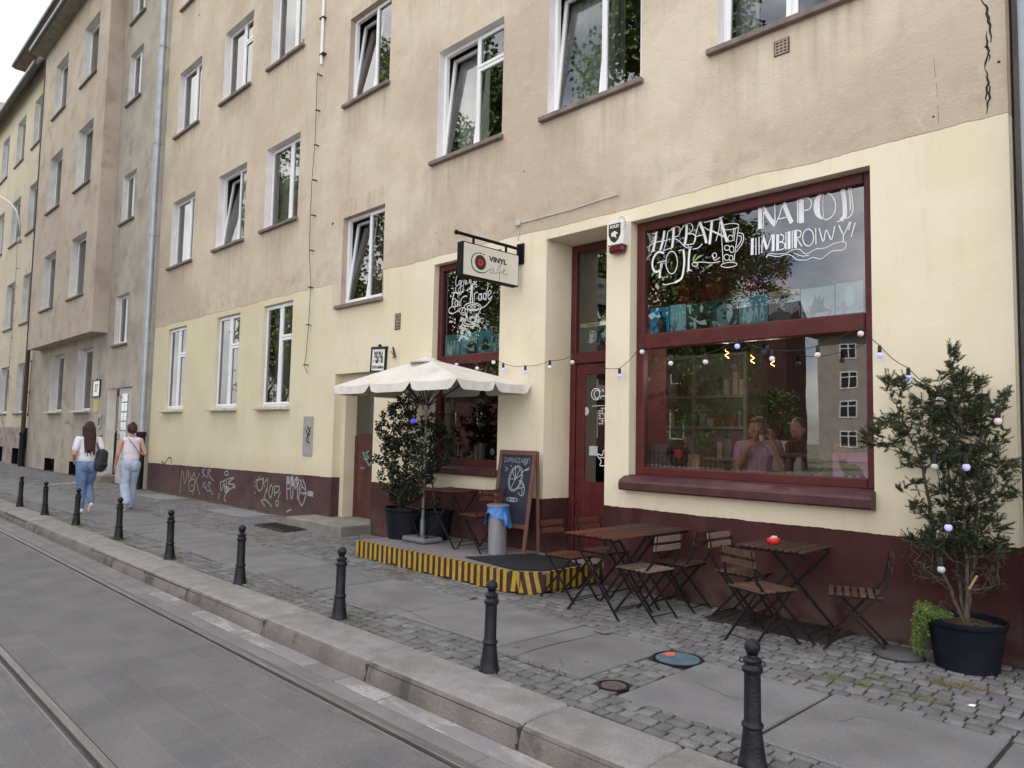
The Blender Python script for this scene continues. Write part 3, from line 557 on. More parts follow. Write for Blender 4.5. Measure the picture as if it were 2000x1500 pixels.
# lightning conductor wires with standoffs
def conductor(pix, pegs, Y, label, r=.006):
    t = empty('lightning_conductor', tuple(PY(*pix[0], Y)), label=label, cat='wire'); l0 = Vector(t.location)
    f = MB(); f.tube([PY(*p, Y)-l0+Vector((0, -.06, 0)) for p in pix], r, 6); f.build('wire', DARKW, t)
    for pg in pegs:
        q = PY(*pg, Y)-l0; f = MB(); f.box(q.x-.012, q.x+.012, -.085, .003, q.z-.010, q.z+.010); f.box(q.x-.03, q.x+.03, -.09, -.078, q.z-.008, q.z+.008); f.build('standoff', DARKW, t)
z3 = lambda x, y: (300+x/3, y/3)
conductor([z3(977, 430), z3(962, 850), z3(945, 1060), z3(935, 1280), z3(930, 1500), (613, 560), (608, 640), (603, 700), (600, 715), (606, 730)], [z3(988, 445), z3(976, 652), z3(968, 855), z3(958, 1060), z3(950, 1265), z3(940, 1470), (611, 562), (607, 635), (602, 713)], YF, 'thin vertical wire on pegs left of the stairwell windows')
conductor([(37, 478), (33, 560), (28, 640), (22, 700), (19, 780)], [(37, 525), (33, 559), (31, 592), (28, 626), (26, 660), (23, 698), (21, 737)], YF, 'thin vertical wire on the far yellow building')
# ================================================================== GROUND
DIRT = mat('joint_dirt', (.022, .020, .019), (.045, .042, .034), 9, .95, .5, 50)
ASPH = mat('road_stone', (.150, .145, .158), (.185, .178, .190), .9, .82, .35, 90, c3=(.125, .12, .13), s3=.6, t3=.52)
SETT = mat('granite_sett', (.130, .127, .132), (.182, .176, .179), 7, .85, .6, 90, island=.2, c3=(.135, .122, .11), s3=1.2, t3=.56, grit=.12)
SLAB = mat('granite_slab', (.146, .142, .148), (.188, .183, .188), 3.0, .85, .5, 120, island=.09, c3=(.135, .13, .128), s3=1.4, t3=.54, detail=12, grit=.13, gum=2.6)
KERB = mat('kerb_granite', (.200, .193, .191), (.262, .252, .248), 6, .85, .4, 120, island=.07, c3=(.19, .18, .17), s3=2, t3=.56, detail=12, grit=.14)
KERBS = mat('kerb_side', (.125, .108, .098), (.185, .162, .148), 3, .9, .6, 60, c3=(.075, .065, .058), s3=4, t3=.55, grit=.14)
g = MB(); g.quad((-600, -600, -.26), (600, -600, -.26), (600, 600, -.26), (-600, 600, -.26)); g.build('ground', mat('far_ground', (.13, .15, .08), (.18, .17, .12), .3, .95), kind='structure')
# road sheet with faint paver joints
def road_mat():
    m = mat('road_blocks', (.128, .124, .130), (.165, .159, .163), 2.2, .85, .6, 130, c3=(.125, .12, .125), s3=.9, t3=.55, detail=12, grit=.16)
    t = m.node_tree; n = t.nodes; l = t.links; b = n['Principled BSDF']; src = b.inputs['Base Color'].links[0].from_socket
    g = n.new('ShaderNodeNewGeometry'); br = n.new('ShaderNodeTexBrick'); br.inputs['Scale'].default_value = 1; br.inputs['Mortar Size'].default_value = .008; br.inputs['Mortar Smooth'].default_value = .6
    br.inputs['Brick Width'].default_value = .42; br.inputs['Row Height'].default_value = .27; br.inputs['Color1'].default_value = (.86, .86, .87, 1); br.inputs['Color2'].default_value = (1.04, 1.04, 1.04, 1); br.inputs['Mortar'].default_value = (1.16, 1.14, 1.13, 1)
    l.new(g.outputs['Position'], br.inputs['Vector']); q = n.new('ShaderNodeMix'); q.data_type = 'RGBA'; q.blend_type = 'MULTIPLY'; q.inputs[0].default_value = .75
    l.new(src, q.inputs[6]); l.new(br.outputs['Color'], q.inputs[7]); l.new(q.outputs[2], b.inputs['Base Color']); return m
RZ = -.145
g = MB()
RAILY = (2.70, 1.29)
ys = [-4.6, RAILY[1]-.075, RAILY[1]+.075, RAILY[0]-.075, RAILY[0]+.075, 3.12]
for a, b in ((ys[0], ys[1]), (ys[2], ys[3]), (ys[4], ys[5])): g.quad((-120, a, RZ), (30, a, RZ), (30, b, RZ), (-120, b, RZ))
g.quad((-120, -30, RZ+.0), (30, -30, RZ), (30, ys[0], RZ), (-120, ys[0], RZ))
g.build('road', road_mat(), kind='structure')
# lighter edge stones beside the kerb, with worn white paint
es = MB(); x = 1.0
PAINT = mat('worn_white_paint', (.33, .32, .325), (.215, .208, .215), 3.0, .8, .2, 60, lo=.40, hi=.52, detail=10, stretch=(1, 3, 1), c3=(.20, .195, .20), s3=16, t3=.55)
while x > -40:
    w = ru(.35, .75); es.box(x-w+.006, x, 2.80, 2.925, RZ-.05, RZ+.004+ru(-.001, .002), 0, .006); es.box(x-w*.9+.006, x+w*.1, 2.93, 3.085, RZ-.05, RZ+.006+ru(-.001, .003), 1 if x > -8.5 and rnd() < .85 else 0, .006); x -= w
es.build('gutter_stones', [mat('edge_stone', (.150, .144, .149), (.195, .187, .190), 3, .85, .3, 80, island=.08), PAINT], kind='structure')
RAILM = mat('rail_steel', (.17, .155, .155), (.24, .22, .215), 6, .5, .1, 40, metal=.5, stretch=(.3, 6, 1)); RUST = mat('rail_groove', (.07, .058, .058), (.11, .095, .09), 8, .8, .3, 40); RTAR = mat('rail_joint', (.115, .108, .112), (.15, .14, .145), 10, .85, .4, 60)
for yr in RAILY:
    t = empty('tram_rail', (-30, yr, RZ), label=('tram rail nearer the kerb, running the length of the street' if yr > 2 else 'tram rail farther from the kerb, at the lower left'), cat='rail', group=None)
    f = MB(); f.box(-90, 60, .022, .072, -.1, .003, 0, .004); f.box(-90, 60, -.030, -.016, -.1, .001, 0, .003); f.build('rail', RAILM, t)
    f = MB(); f.box(-90, 60, -.016, .022, -.1, -.028); f.build('groove', RUST, t)
    f = MB(); f.box(-90, 60, -.075, -.031, -.1, -.003); f.build('joint', RTAR, t)
# kerb stones
t = MB(); ks = [0.9, -.75, -2.24, -3.06, -4.62, -6.24, -7.98, -9.3, -11.4, -13.5, -15.3, -17.1, -19.0, -21, -23, -25, -27, -29, -31.2, -33.5, -36, -38.5, -41, -44, -47]
kb = MB()
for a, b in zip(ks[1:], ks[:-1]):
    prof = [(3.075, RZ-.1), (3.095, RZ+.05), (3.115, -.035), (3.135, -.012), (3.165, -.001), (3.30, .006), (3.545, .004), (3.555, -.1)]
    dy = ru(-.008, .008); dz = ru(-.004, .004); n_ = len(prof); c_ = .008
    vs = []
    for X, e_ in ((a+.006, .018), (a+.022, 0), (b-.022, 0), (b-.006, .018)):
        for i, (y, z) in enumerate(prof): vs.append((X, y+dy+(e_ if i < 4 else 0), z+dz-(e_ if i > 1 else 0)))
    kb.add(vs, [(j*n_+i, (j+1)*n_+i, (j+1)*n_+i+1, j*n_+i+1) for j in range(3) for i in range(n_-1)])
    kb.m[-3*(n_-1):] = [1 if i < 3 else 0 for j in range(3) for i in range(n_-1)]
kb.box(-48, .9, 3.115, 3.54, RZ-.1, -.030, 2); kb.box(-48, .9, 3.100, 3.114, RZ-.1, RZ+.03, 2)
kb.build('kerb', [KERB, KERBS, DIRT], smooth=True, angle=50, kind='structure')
g = MB()
def sheet(mb, x0, x1, y0, y1, dz, nx=60, ny=8):
    b = []; 
    for i in range(nx+1):
        for j in range(ny+1): X = x0+(x1-x0)*i/nx; Y = y0+(y1-y0)*j/ny; b.append((X, Y, gz(X, Y)+dz))
    mb.add(b, [(i*(ny+1)+j, (i+1)*(ny+1)+j, (i+1)*(ny+1)+j+1, i*(ny+1)+j+1) for i in range(nx) for j in range(ny)])
sheet(g, -60, 6, 3.5, 7.3, -.014); g.build('pavement_bed', DIRT, kind='structure', smooth=True)
# slabs : x breaks along the row (right edge -> left)
slabs = [(-1.03, .35, 3.95, 5.0), (-2.03, -1.055, 3.95, 5.02), (-2.97, -2.057, 3.93, 5.0), (-4.24, -3.34, 4.02, 5.10), (-5.62, -4.265, 4.10, 5.12), (-6.99, -5.645, 4.05, 5.02)]
x = -7.02
while x > -46: w = ru(.95, 1.35); slabs.append((x-w+.024, x, 4.0+ru(-.03, .03), 5.0+ru(-.04, .04))); x -= w
sb = MB()
for a, b, c, d_ in slabs:
    j = [ru(-.008, .008) for _ in range(8)]; tz = [ru(-.004, .004) for _ in range(4)]; e_ = .009
    C4 = [(a+j[0], c+j[1]), (b+j[2], c+j[3]), (b+j[4], d_+j[5]), (a+j[6], d_+j[7])]; cx = (a+b)/2; cy = (c+d_)/2
    vs = [(x_, y_, gz(x_, y_)-.03) for x_, y_ in C4]+[(x_, y_, gz(x_, y_)-.006+tz[i]) for i, (x_, y_) in enumerate(C4)]
    ins = [(x_+(e_ if x_ < cx else -e_), y_+(e_ if y_ < cy else -e_)) for x_, y_ in C4]; vs += [(x_, y_, gz(x_, y_)+.002+tz[i]) for i, (x_, y_) in enumerate(ins)]
    sb.add(vs, [(i, (i+1) % 4, 4+(i+1) % 4, 4+i) for i in range(4)]+[(4+i, 4+(i+1) % 4, 8+(i+1) % 4, 8+i) for i in range(4)]+[(8, 9, 10, 11)])
sb.build('pavement_slabs', SLAB, kind='structure')
# thin cracks in slabs
ck = MB(); CRK = mat('crack', (.035, .03, .028), rough=.95)
def gcrack(pix, w):
    pts = [PG(*p) for p in pix]; out = []
    for a, b in zip(pts[:-1], pts[1:]):
        for k in range(7): q = a.lerp(b, k/7); out.append((q.x+ru(-.010, .010), q.y+ru(-.010, .010), gz(q.x, q.y)+.0035))
    ck.ribbon(out, [w*.4, w], (0, 0, 1), .001)
for pix, w in (([(1165, 1240), (1060, 1265), (985, 1290)], .012), ([(1160, 1234), (1180, 1240), (1200, 1236)], .03), ([(860, 1225), (800, 1195), (770, 1185)], .008), ([(1355, 1330), (1420, 1360), (1470, 1372)], .004), ([(640, 1105), (700, 1120), (742, 1142)], .006), ([(1600, 1420), (1680, 1400), (1745, 1412)], .005), ([(440, 1060), (500, 1072), (560, 1070)], .008), ([(1080, 1330), (1100, 1300), (1090, 1280)], .004)): gcrack(pix, w)
ck.build('pavement_cracks', CRK, kind='structure')
# setts
def inslab(x, y): return any(a-.012 < x < b+.012 and c-.012 < y < d_+.012 for a, b, c, d_ in slabs)
sm = MB(); y = 3.565
mhs = [(-3.15, 4.90, .19), (-3.10, 4.05, .11)]
while y < 6.72:
    rh = ru(.092, .115) if y < 4.1 else ru(.098, .122); x = 1.2+rnd()*.1
    while x > -48:
        w = ru(.09, .155); cx, cy = x-w/2, y+rh/2
        xa, xb_, ya, yb_s = x-w, x, y, y+rh
        for (a, b, c, d_) in slabs:
            if a-.03 < cx < b+.03:
                if ya < c-.004 < yb_s and cy < c+rh*.5: yb_s = min(yb_s, c-.004)
                if ya < d_+.004 < yb_s and cy > d_-rh*.5: ya = max(ya, d_+.004)
            if c < cy < d_:
                if xa < b+.004 < xb_ and cx > b-.06: xa = max(xa, b+.004)
                if xa < a-.004 < xb_ and cx < a+.06: xb_ = min(xb_, a-.004)
        cx, cy = (xa+xb_)/2, (ya+yb_s)/2
        if yb_s-ya > .03 and xb_-xa > .03 and not inslab(cx, cy) and all((cx-m_[0])**2+(cy-m_[1])**2 > m_[2]**2 for m_ in mhs) and cy+rh/2 < 6.76:
            wv = .018*math.sin(cx*2.1)+.012*math.sin(cx*5.3+cy*3); z0 = gz(cx, cy)+ru(-.005, .004); e_ = .012; g_ = .0065
            wv *= (0 if (ya != y or yb_s != y+rh) else 1)*min(1, abs(cy-5.05)*1.2); q = [(xa+g_+ru(-.004, .004), ya+g_+wv+ru(-.004, .004)), (xb_-g_+ru(-.004, .004), ya+g_+wv+ru(-.004, .004)), (xb_-g_+ru(-.004, .004), yb_s-g_+wv+ru(-.004, .004)), (xa+g_+ru(-.004, .004), yb_s-g_+wv+ru(-.004, .004))]
            tt = [ru(-.002, .002) for _ in range(4)]
            vs = [(*p_, z0-.016) for p_ in q]; vs += [(*((Vector((*p_, 0))*.97+Vector((cx, cy+wv, 0))*.03).xy), z0-.003) for p_ in q]; vs += [(*((Vector((*p_, 0))*.86+Vector((cx, cy+wv, 0))*.14).xy), z0+tt[i]) for i, p_ in enumerate(q)]
            sm.add(vs, [(i, (i+1) % 4, 4+(i+1) % 4, 4+i) for i in range(4)]+[(4+i, 4+(i+1) % 4, 8+(i+1) % 4, 8+i) for i in range(4)]+[(8, 9, 10, 11)])
        x -= w
    y += rh
sm.build('pavement_setts', SETT, kind='structure', smooth=True)
# cellar grate, covers
t = MB(); DG = mat('cellar_plate', (.020, .013, .013), (.034, .023, .021), 5, .75, .3, 40)
t.box(-3.70, -2.55, 6.15, 6.735, -.02, .012, 0, .004)
for k in range(11): t.box(-3.66+.1*k, -3.65+.1*k, 6.2, 6.7, .012, .018)
t.build('cellar_grate', DG, label='dark rusty cellar cover in the pavement under the right cafe table', cat='grate')
def cover(x, y, r, mats, label, paint=False):
    t = empty('manhole_cover', (x, y, 0), label=label, cat='manhole cover')
    f = MB(); f.lathe([(r+.025, -.02), (r+.025, .004), (r+.008, .006), (r+.006, -.006)], n=36); f.build('rim', IRON, t)
    f = MB(); f.lathe([(r, -.02), (r, .002), (r-.02, .004), (1e-4, .004)], n=36)
    for k in range(-3, 4): L_ = math.sqrt(max(0, (r*.85)**2-(k*r*.24)**2)); f.box(k*r*.24-.006, k*r*.24+.006, -L_, L_, .004, .006, 0)
    if paint:
        random.seed(4); pts_ = [(-r*.62+.055*math.cos(a*.5)*ru(.6, 1.25), r*.25+.065*math.sin(a*.5)*ru(.6, 1.25), .0075) for a in range(13)]; f.add(pts_, [tuple(range(13))], 1)
    f.build('lid', mats, t)
cover(-3.15, 4.90, .165, [mat('blue_cover', (.06, .11, .15), (.10, .15, .19), 12, .6), mat('orange_paint', (.50, .13, .07), rough=.7)], 'round blue-grey cover with a smear of orange paint', True)
cover(-3.10, 4.05, .085, [mat('rust_cover', (.085, .06, .058), (.13, .105, .10), 30, .8)], 'small rusty round cover in the setts near the kerb')
d = MB(); ny = gz(-11, 6.4)
d.box(-11.75, -10.0, 6.18, 6.745, -.02, ny+.135, 0, .012); d.box(-11.27, -10.07, 6.74, 7.2, -.02, ny+.133, 0, .01); d.build('doorstep', mat('step_concrete', (.25, .24, .215), (.19, .18, .16), 4, .9, .4, 60), label='low concrete step at the 35/36 entrance', cat='step')
d = MB(); d.box(-11.95, -10.95, 5.72, 6.12, 0, ny+.012, 0, .006)
for k in range(14): d.box(-11.92+.068*k, -11.90+.068*k, 5.75, 6.09, ny+.012, ny+.02)
d.build('foot_grate', DG, label='dark metal foot grate in the pavement before the entrance step', cat='grate')
# gas/service hatches by the left wall
for k, (cx, cy, lb) in enumerate(((-13.9, 6.3, 'flat grey service hatch nearer the entrance step'), (-18.0, 6.35, 'flat grey service hatch nearer the walkers'))):
    d = MB(); d.box(cx-.8, cx+.8, cy-.28, cy+.28, -.02, gz(cx, cy)+.012, 0, .006); d.build('service_hatch', mat('hatch_grey', (.17, .18, .20), (.23, .235, .25), 6, .7, .2, 50), label=lb, cat='hatch')
# grass
GRS = mat('grass_blades', (.07, .12, .025), (.13, .17, .04), 8, .8, island=.3); GRD = mat('dry_grass', (.24, .19, .10), (.16, .15, .07), 8, .9, island=.3)
gr = MB()
def tuft(cx, cy, sx, sy, n, h=.03, m=0):
    for _ in range(n):
        x, y = random.gauss(cx, sx), random.gauss(cy, sy)
        if y > 6.74 or y < 3.52: continue
        a = rnd()*PI*2; hh = h*ru(.4, 1.2); w = ru(.0018, .004); z = gz(x, y)-.010; lx, ly = math.cos(a)*hh*.6, math.sin(a)*hh*.6
        gr.add([(x-w*math.sin(a), y+w*math.cos(a), z), (x+w*math.sin(a), y-w*math.cos(a), z), (x+lx*.5, y+ly*.5, z+hh*.7), (x+lx, y+ly, z+hh)], [(0, 1, 2), (2, 1, 3)], m)
BOL = [PG(*p) for p in ((1470, 1493), (955, 1309), (662, 1208), (468, 1140), (331, 1092), (231, 1054), (148, 1026), (87, 1006), (38, 990))]
for i, b in enumerate(BOL):
    n_ = (60, 25, 420, 260, 520, 620, 600, 500, 400)[i]
    tuft(b.x, b.y, .13, .07, n_, .03); tuft(b.x, b.y-.02, .3, .07, n_//2, .018)
BOL.append(Vector((BOL[-1].x-1.95, BOL[-1].y, 0)))
def jline(pts, n, s=.012, h=.022, m=0):
    for (a, b) in zip(pts[:-1], pts[1:]):
        for _ in range(n): t_ = rnd(); tuft(a[0]+(b[0]-a[0])*t_, a[1]+(b[1]-a[1])*t_, s, s, 2, h, m)
for pc in ((1675, 1335), (1700, 1325), (1725, 1320), (1755, 1352), (1805, 1368), (1838, 1373), (1790, 1360), (1690, 1340), (1622, 1320), (1640, 1330)):
    q = PG(*pc); jline([(q.x-.07, q.y), (q.x+.07, q.y+ru(-.02, .02))], 55, .009, .022); jline([(q.x, q.y-.05), (q.x+.01, q.y+.05)], 30, .008, .018)
for _ in range(26): q = Vector((ru(-20, -7), ru(3.58, 4.0), 0)); jline([(q.x-.15, q.y), (q.x+.15, q.y)], 18, .012, .018)
jline([(-9, 5.47), (-6.5, 5.47)], 160, .02, .03); jline([(-20.3, 6.70), (-15, 6.70)], 700, .05, .035, 1); jline([(-15, 6.70), (-12, 6.68)], 320, .05, .03, 1); jline([(-20, 6.45), (-17, 6.5)], 150, .08, .03)
jline([(-33, 3.6), (-18, 3.62)], 600, .05, .03); jline([(-7, 6.7), (-1.5, 6.72)], 120, .015, .015, 1)
for pc in ((1850, 1338), (1880, 1340), (1835, 1335), (1905, 1345)): q = PG(*pc); tuft(q.x, q.y, .06, .03, 160, .03, 1)
tuft(-1.3, 6.3, .12, .12, 120, .03, 1)
gr.build('grass', [GRS, GRD], kind='stuff', label='grass and weeds in the pavement joints and round the bollards', cat='grass')
# litter
lt = MB()
for (px_, py_) in ((1755, 1381), (1893, 1381), (1725, 1290), (1700, 1366)): q = PG(px_, py_); lt = MB(); lt.add([(q.x-.02, q.y, .008), (q.x+.02, q.y-.008, .012), (q.x+.024, q.y+.012, .016), (q.x-.01, q.y+.018, .008)], [(0, 1, 2, 3)])
q = PG(1897, 1381); lt = MB(); lt.add([(q.x-.022, q.y-.006, .006), (q.x+.02, q.y-.012, .010), (q.x+.026, q.y+.010, .018), (q.x-.012, q.y+.014, .008), (q.x, q.y, .02)], [(0, 1, 4), (1, 2, 4), (2, 3, 4), (3, 0, 4)]); lt.build('paper_scrap', LET, label='tiny crumpled white paper scrap before the big planter', cat='litter')
# ================================================================== BOLLARDS
IRONP = mat('bollard_paint', (.006, .006, .010), (.013, .013, .019), 18, .42, .25, 70, spec=.28, obj=True, c3=(.028, .025, .027), s3=9, t3=.62)
def bollard(loc, label):
    t = empty('bollard', loc, label=label, cat='bollard', group='black bollards along the kerb')
    f = MB(); f.lathe([(.074, -.01), (.074, .010), (.068, .02), (.060, .08), (.052, .14), (.047, .182), (.053, .188), (.056, .197), (.053, .206), (.046, .212), (.0435, .22), (.0415, .455), (.047, .460), (.053, .470), (.053, .482), (.044, .490), (.038, .502), (.044, .512), (.048, .524), (.040, .534), (.026, .540), (.024, .548), (.033, .556)], n=24)
    for a in (0, PI): f.tube([Vector((.044*math.cos(a), 0, .512))+Vector((math.cos(a)*(.012-.012*math.cos(u*PI/3)), 0, .014*math.sin(u*PI/3))) for u in range(7)], .004, 6)
    f.build('post', IRONP, t, smooth=True, angle=35)
    f = MB(); f.ball((0, 0, .588), .041, 20, sc=(1, 1, .97)); f.build('ball_top', IRONP, t, smooth=True)
    return t
blab = ['nearest and largest black bollard, at the bottom right below the big planter', 'black bollard at the kerb in front of the chequered deck corner', 'black bollard with weeds, in front of the left end of the striped deck',
        'black bollard with a green tuft, sixth from the left', 'black bollard with grass at its foot, fifth from the left', 'black bollard right of the woman with the red cap, grass round its foot',
        'black bollard just left of the walking long-haired woman', 'second black bollard from the left edge', 'black bollard farthest left in the row']
blab[1] = 'black bollard at the kerb standing before the cafe chairs and deck corner'
bp = bollard(BOL[0], blab[0])
for i in range(1, 9):
    c = copy_tree(bp); c.location = (BOL[i].x, BOL[i].y, gz(BOL[i].x, BOL[i].y)); c['label'] = blab[i]; c.rotation_euler = (math.radians(ru(-1.5, 1.5)), math.radians(ru(-2, 2)), ru(-.3, .3))
bp.rotation_euler = (0, 0, .1)
# ================================================================== DECK
DZ = .225
DCK = mat('deck_boards', (.16, .15, .155), (.22, .205, .20), 3, .8, .3, 60, stretch=(1, 8, 1)); YELP = mat('hazard_yellow', (.44, .30, .03), (.34, .22, .025), 14, .55, .1, 60, c3=(.22, .14, .04), s3=20, t3=.62)
BLKP = mat('hazard_dark', (.035, .012, .010), (.055, .022, .018), 8, .6); MATB = mat('rubber_mat', (.007, .008, .013), (.013, .014, .019), 60, .85, .6, 140)
deck = empty('deck_platform', (-7, 6.1, 0), label='low wooden deck with yellow and black striped edge', cat='deck')
def PD(o): o.matrix_parent_inverse = Matrix.Translation(-Vector(deck.location)); return o
dpts = [(-8.50, 5.50), (-5.66, 5.53), (-5.50, 5.56), (-5.34, 5.80), (-5.34, 6.735), (-8.50, 6.735)]
n = len(dpts); f = MB(); f.add([(x, y, DZ) for x, y in dpts]+[(x, y, DZ-.02) for x, y in dpts], [tuple(range(n))]+[(i, (i+1) % n, n+(i+1) % n, n+i) for i in range(n)]); PD(f.build('top', DCK, deck))
f = MB(); f2 = MB(); k = 0; edge = dpts[:5]
# boards of the skirt: straight front, chamfer, right side
for si, ((ax, ay), (bx, by)) in enumerate(zip(edge[:-1], edge[1:])):
    a, b = Vector((ax, ay, 0)), Vector((bx, by, 0)); ln = (b-a).length; d = (b-a).normalized(); nr = Vector((d.y, -d.x, 0)); m_ = max(1, round(ln/.052)); 
    f2.add([a+nr*.0+Vector((0, 0, .02)), b+Vector((0, 0, .02)), b+Vector((0, 0, DZ-.021)), a+Vector((0, 0, DZ-.021))], [(0, 1, 2, 3)], 0)
    for j in range(m_):
        p, q = a+d*(ln*j/m_), a+d*(ln*(j+1)/m_); yel = (k % 2 == 0); k += 1
        lean = .045 if si in (1, 2) else .006; lean = -lean if si == 2 else lean*.6
        o_ = nr*.004; lo = .012+.012*math.sin(k*.9)+(.02 if k % 17 == 0 else 0)
        sh = d*lean
        f.add([p+o_+Vector((0, 0, lo)), q+o_+Vector((0, 0, lo)), q+o_+sh+Vector((0, 0, DZ-.018)), p+o_+sh+Vector((0, 0, DZ-.018))], [(0, 1, 2, 3)], 0 if yel else 1)
        o2 = nr*.006; f.add([p+o2+sh+Vector((0, 0, DZ-.020)), q+o2+sh+Vector((0, 0, DZ-.020)), q+o2+sh+Vector((0, 0, DZ+.003)), p+o2+sh+Vector((0, 0, DZ+.003)), p+sh-nr*.035+Vector((0, 0, DZ+.003)), q+sh-nr*.035+Vector((0, 0, DZ+.003))], [(0, 1, 2, 3), (3, 2, 5, 4)], 0 if yel else 1)
PD(f.build('striped_skirt', [YELP, BLKP], deck)); PD(f2.build('skirt_board', BLKP, deck))
f = MB(); mp_ = [(-6.55, 5.72), (-5.62, 5.60), (-5.38, 5.84), (-5.40, 6.45), (-6.25, 6.55)]
f.add([(x, y, DZ+.014) for x, y in mp_]+[(x, y, DZ+.001) for x, y in mp_], [tuple(range(5))]+[(i, (i+1) % 5, 5+(i+1) % 5, 5+i) for i in range(5)]); f.build('rubber_mat', MATB, label='black ribbed rubber mat lying on the deck before the door', cat='mat')
# ================================================================== UMBRELLA
UF = mat('umbrella_fabric', (.66, .625, .575), (.58, .55, .505), 2.5, .85, .25, 9, c3=(.50, .46, .44), s3=3, t3=.6, sub=0)
UFm = UF.node_tree; _b = UFm.nodes['Principled BSDF']; _b.inputs['Transmission Weight'].default_value = 0
um = empty('umbrella', (-7.86, 6.10, DZ), label='off-white rectangular parasol on a grey pole, standing on the deck', cat='umbrella')
f = MB(); hx, hy, zr, zt = 1.34, .60, 2.31-DZ, 2.66-DZ; nx, ny = 4, 2; K = 8
per = []
for i in range(3*6): per.append((-hx+2*hx*i/18, -hy))
for i in range(2*6): per.append((hx, -hy+2*hy*i/12))
for i in range(3*6): per.append((hx-2*hx*i/18, hy))
for i in range(2*6): per.append((-hx, hy-2*hy*i/12))
n = len(per); vs = []; top = Vector((0, 0, zt))
def rimz(i): seg = (i % 6)/6; return zr - .030*math.sin(PI*seg)*.6
R_ = 7
for j in range(R_+1):
    t_ = j/R_
    for i, (x, y) in enumerate(per):
        seg = (i % 6)/6; sg = -.022*math.sin(PI*seg)*t_*t_
        zz = zt+(zr-zt)*(t_**1.12)+sg+.012*math.sin(i*1.1+j*.7)*t_*(1-t_)
        vs.append((x*t_+.0001, y*t_, zz))
fs = [(j*n+i, j*n+(i+1) % n, (j+1)*n+(i+1) % n, (j+1)*n+i) for j in range(R_) for i in range(n)]
f.add(vs, fs); f.build('canopy', UF, um, smooth=True, angle=60)
f = MB()
for s0 in range(0, n, 6):
    vs = []
    for k in range(13):
        i = (s0+k//2) % n; i2 = (s0+(k+1)//2) % n; x, y = (per[i][0]+per[i2][0])/2, (per[i][1]+per[i2][1])/2; e_ = k/12; nrm = Vector((x/hx if abs(abs(x)-hx) < 1e-6 else 0, y/hy if abs(abs(y)-hy) < 1e-6 else 0, 0))
        drop = .012+.115*min(1, min(e_, 1-e_)/.10)
        wv = .012*math.sin(k*1.9+s0)
        vs += [(x, y, zr-.022*math.sin(PI*e_)+.001), (x+nrm.x*(.014+wv), y+nrm.y*(.014+wv), zr-drop)]
    f.add(vs, [(2*k, 2*k+1, 2*k+3, 2*k+2) for k in range(12)])
f.build('valance', UF, um, smooth=True, angle=50)
f = MB(); f.lathe([(.24, zt-.055), (.10, zt+.012), (.02, zt+.035), (1e-4, zt+.038)], n=16); f.build('vent_cap', UF, um, smooth=True)
f = MB()
for (x, y) in [per[i] for i in range(0, n, 6)]: f.beam((0, 0, zt-.06), (x*.985, y*.985, zr-.012), .014, .02); f.beam((0, 0, zr-.30), (x*.5, y*.5, (zt+zr)/2-.05), .012, .018)
f.build('ribs', DARKW, um)
f = MB(); f.tube([(0, 0, .05), (.01, 0, 1.15)], .024, 14); f.tube([(.01, 0, 1.15), (.0, 0, zt-.02)], .019, 14); f.lathe([(.03, 0), (.03, .05), (.026, .06)], (0, 0, 1.12), 14); f.lathe([(.036, 0), (.036, .22), (.028, .24)], (0, 0, .06), 14); f.lathe([(.05, 0), (.05, .06)], (0, 0, zr-.33), 14)
f.build('pole', mat('grey_pole', (.10, .11, .115), (.14, .15, .155), 10, .4, metal=.4), um, smooth=True, angle=40)
f = MB(); f.box(-.24, .24, -.17, .17, .003, .075, 0, .025); f.build('base', mat('concrete_base', (.13, .125, .125), (.17, .165, .16), 10, .85, .3, 60), um)
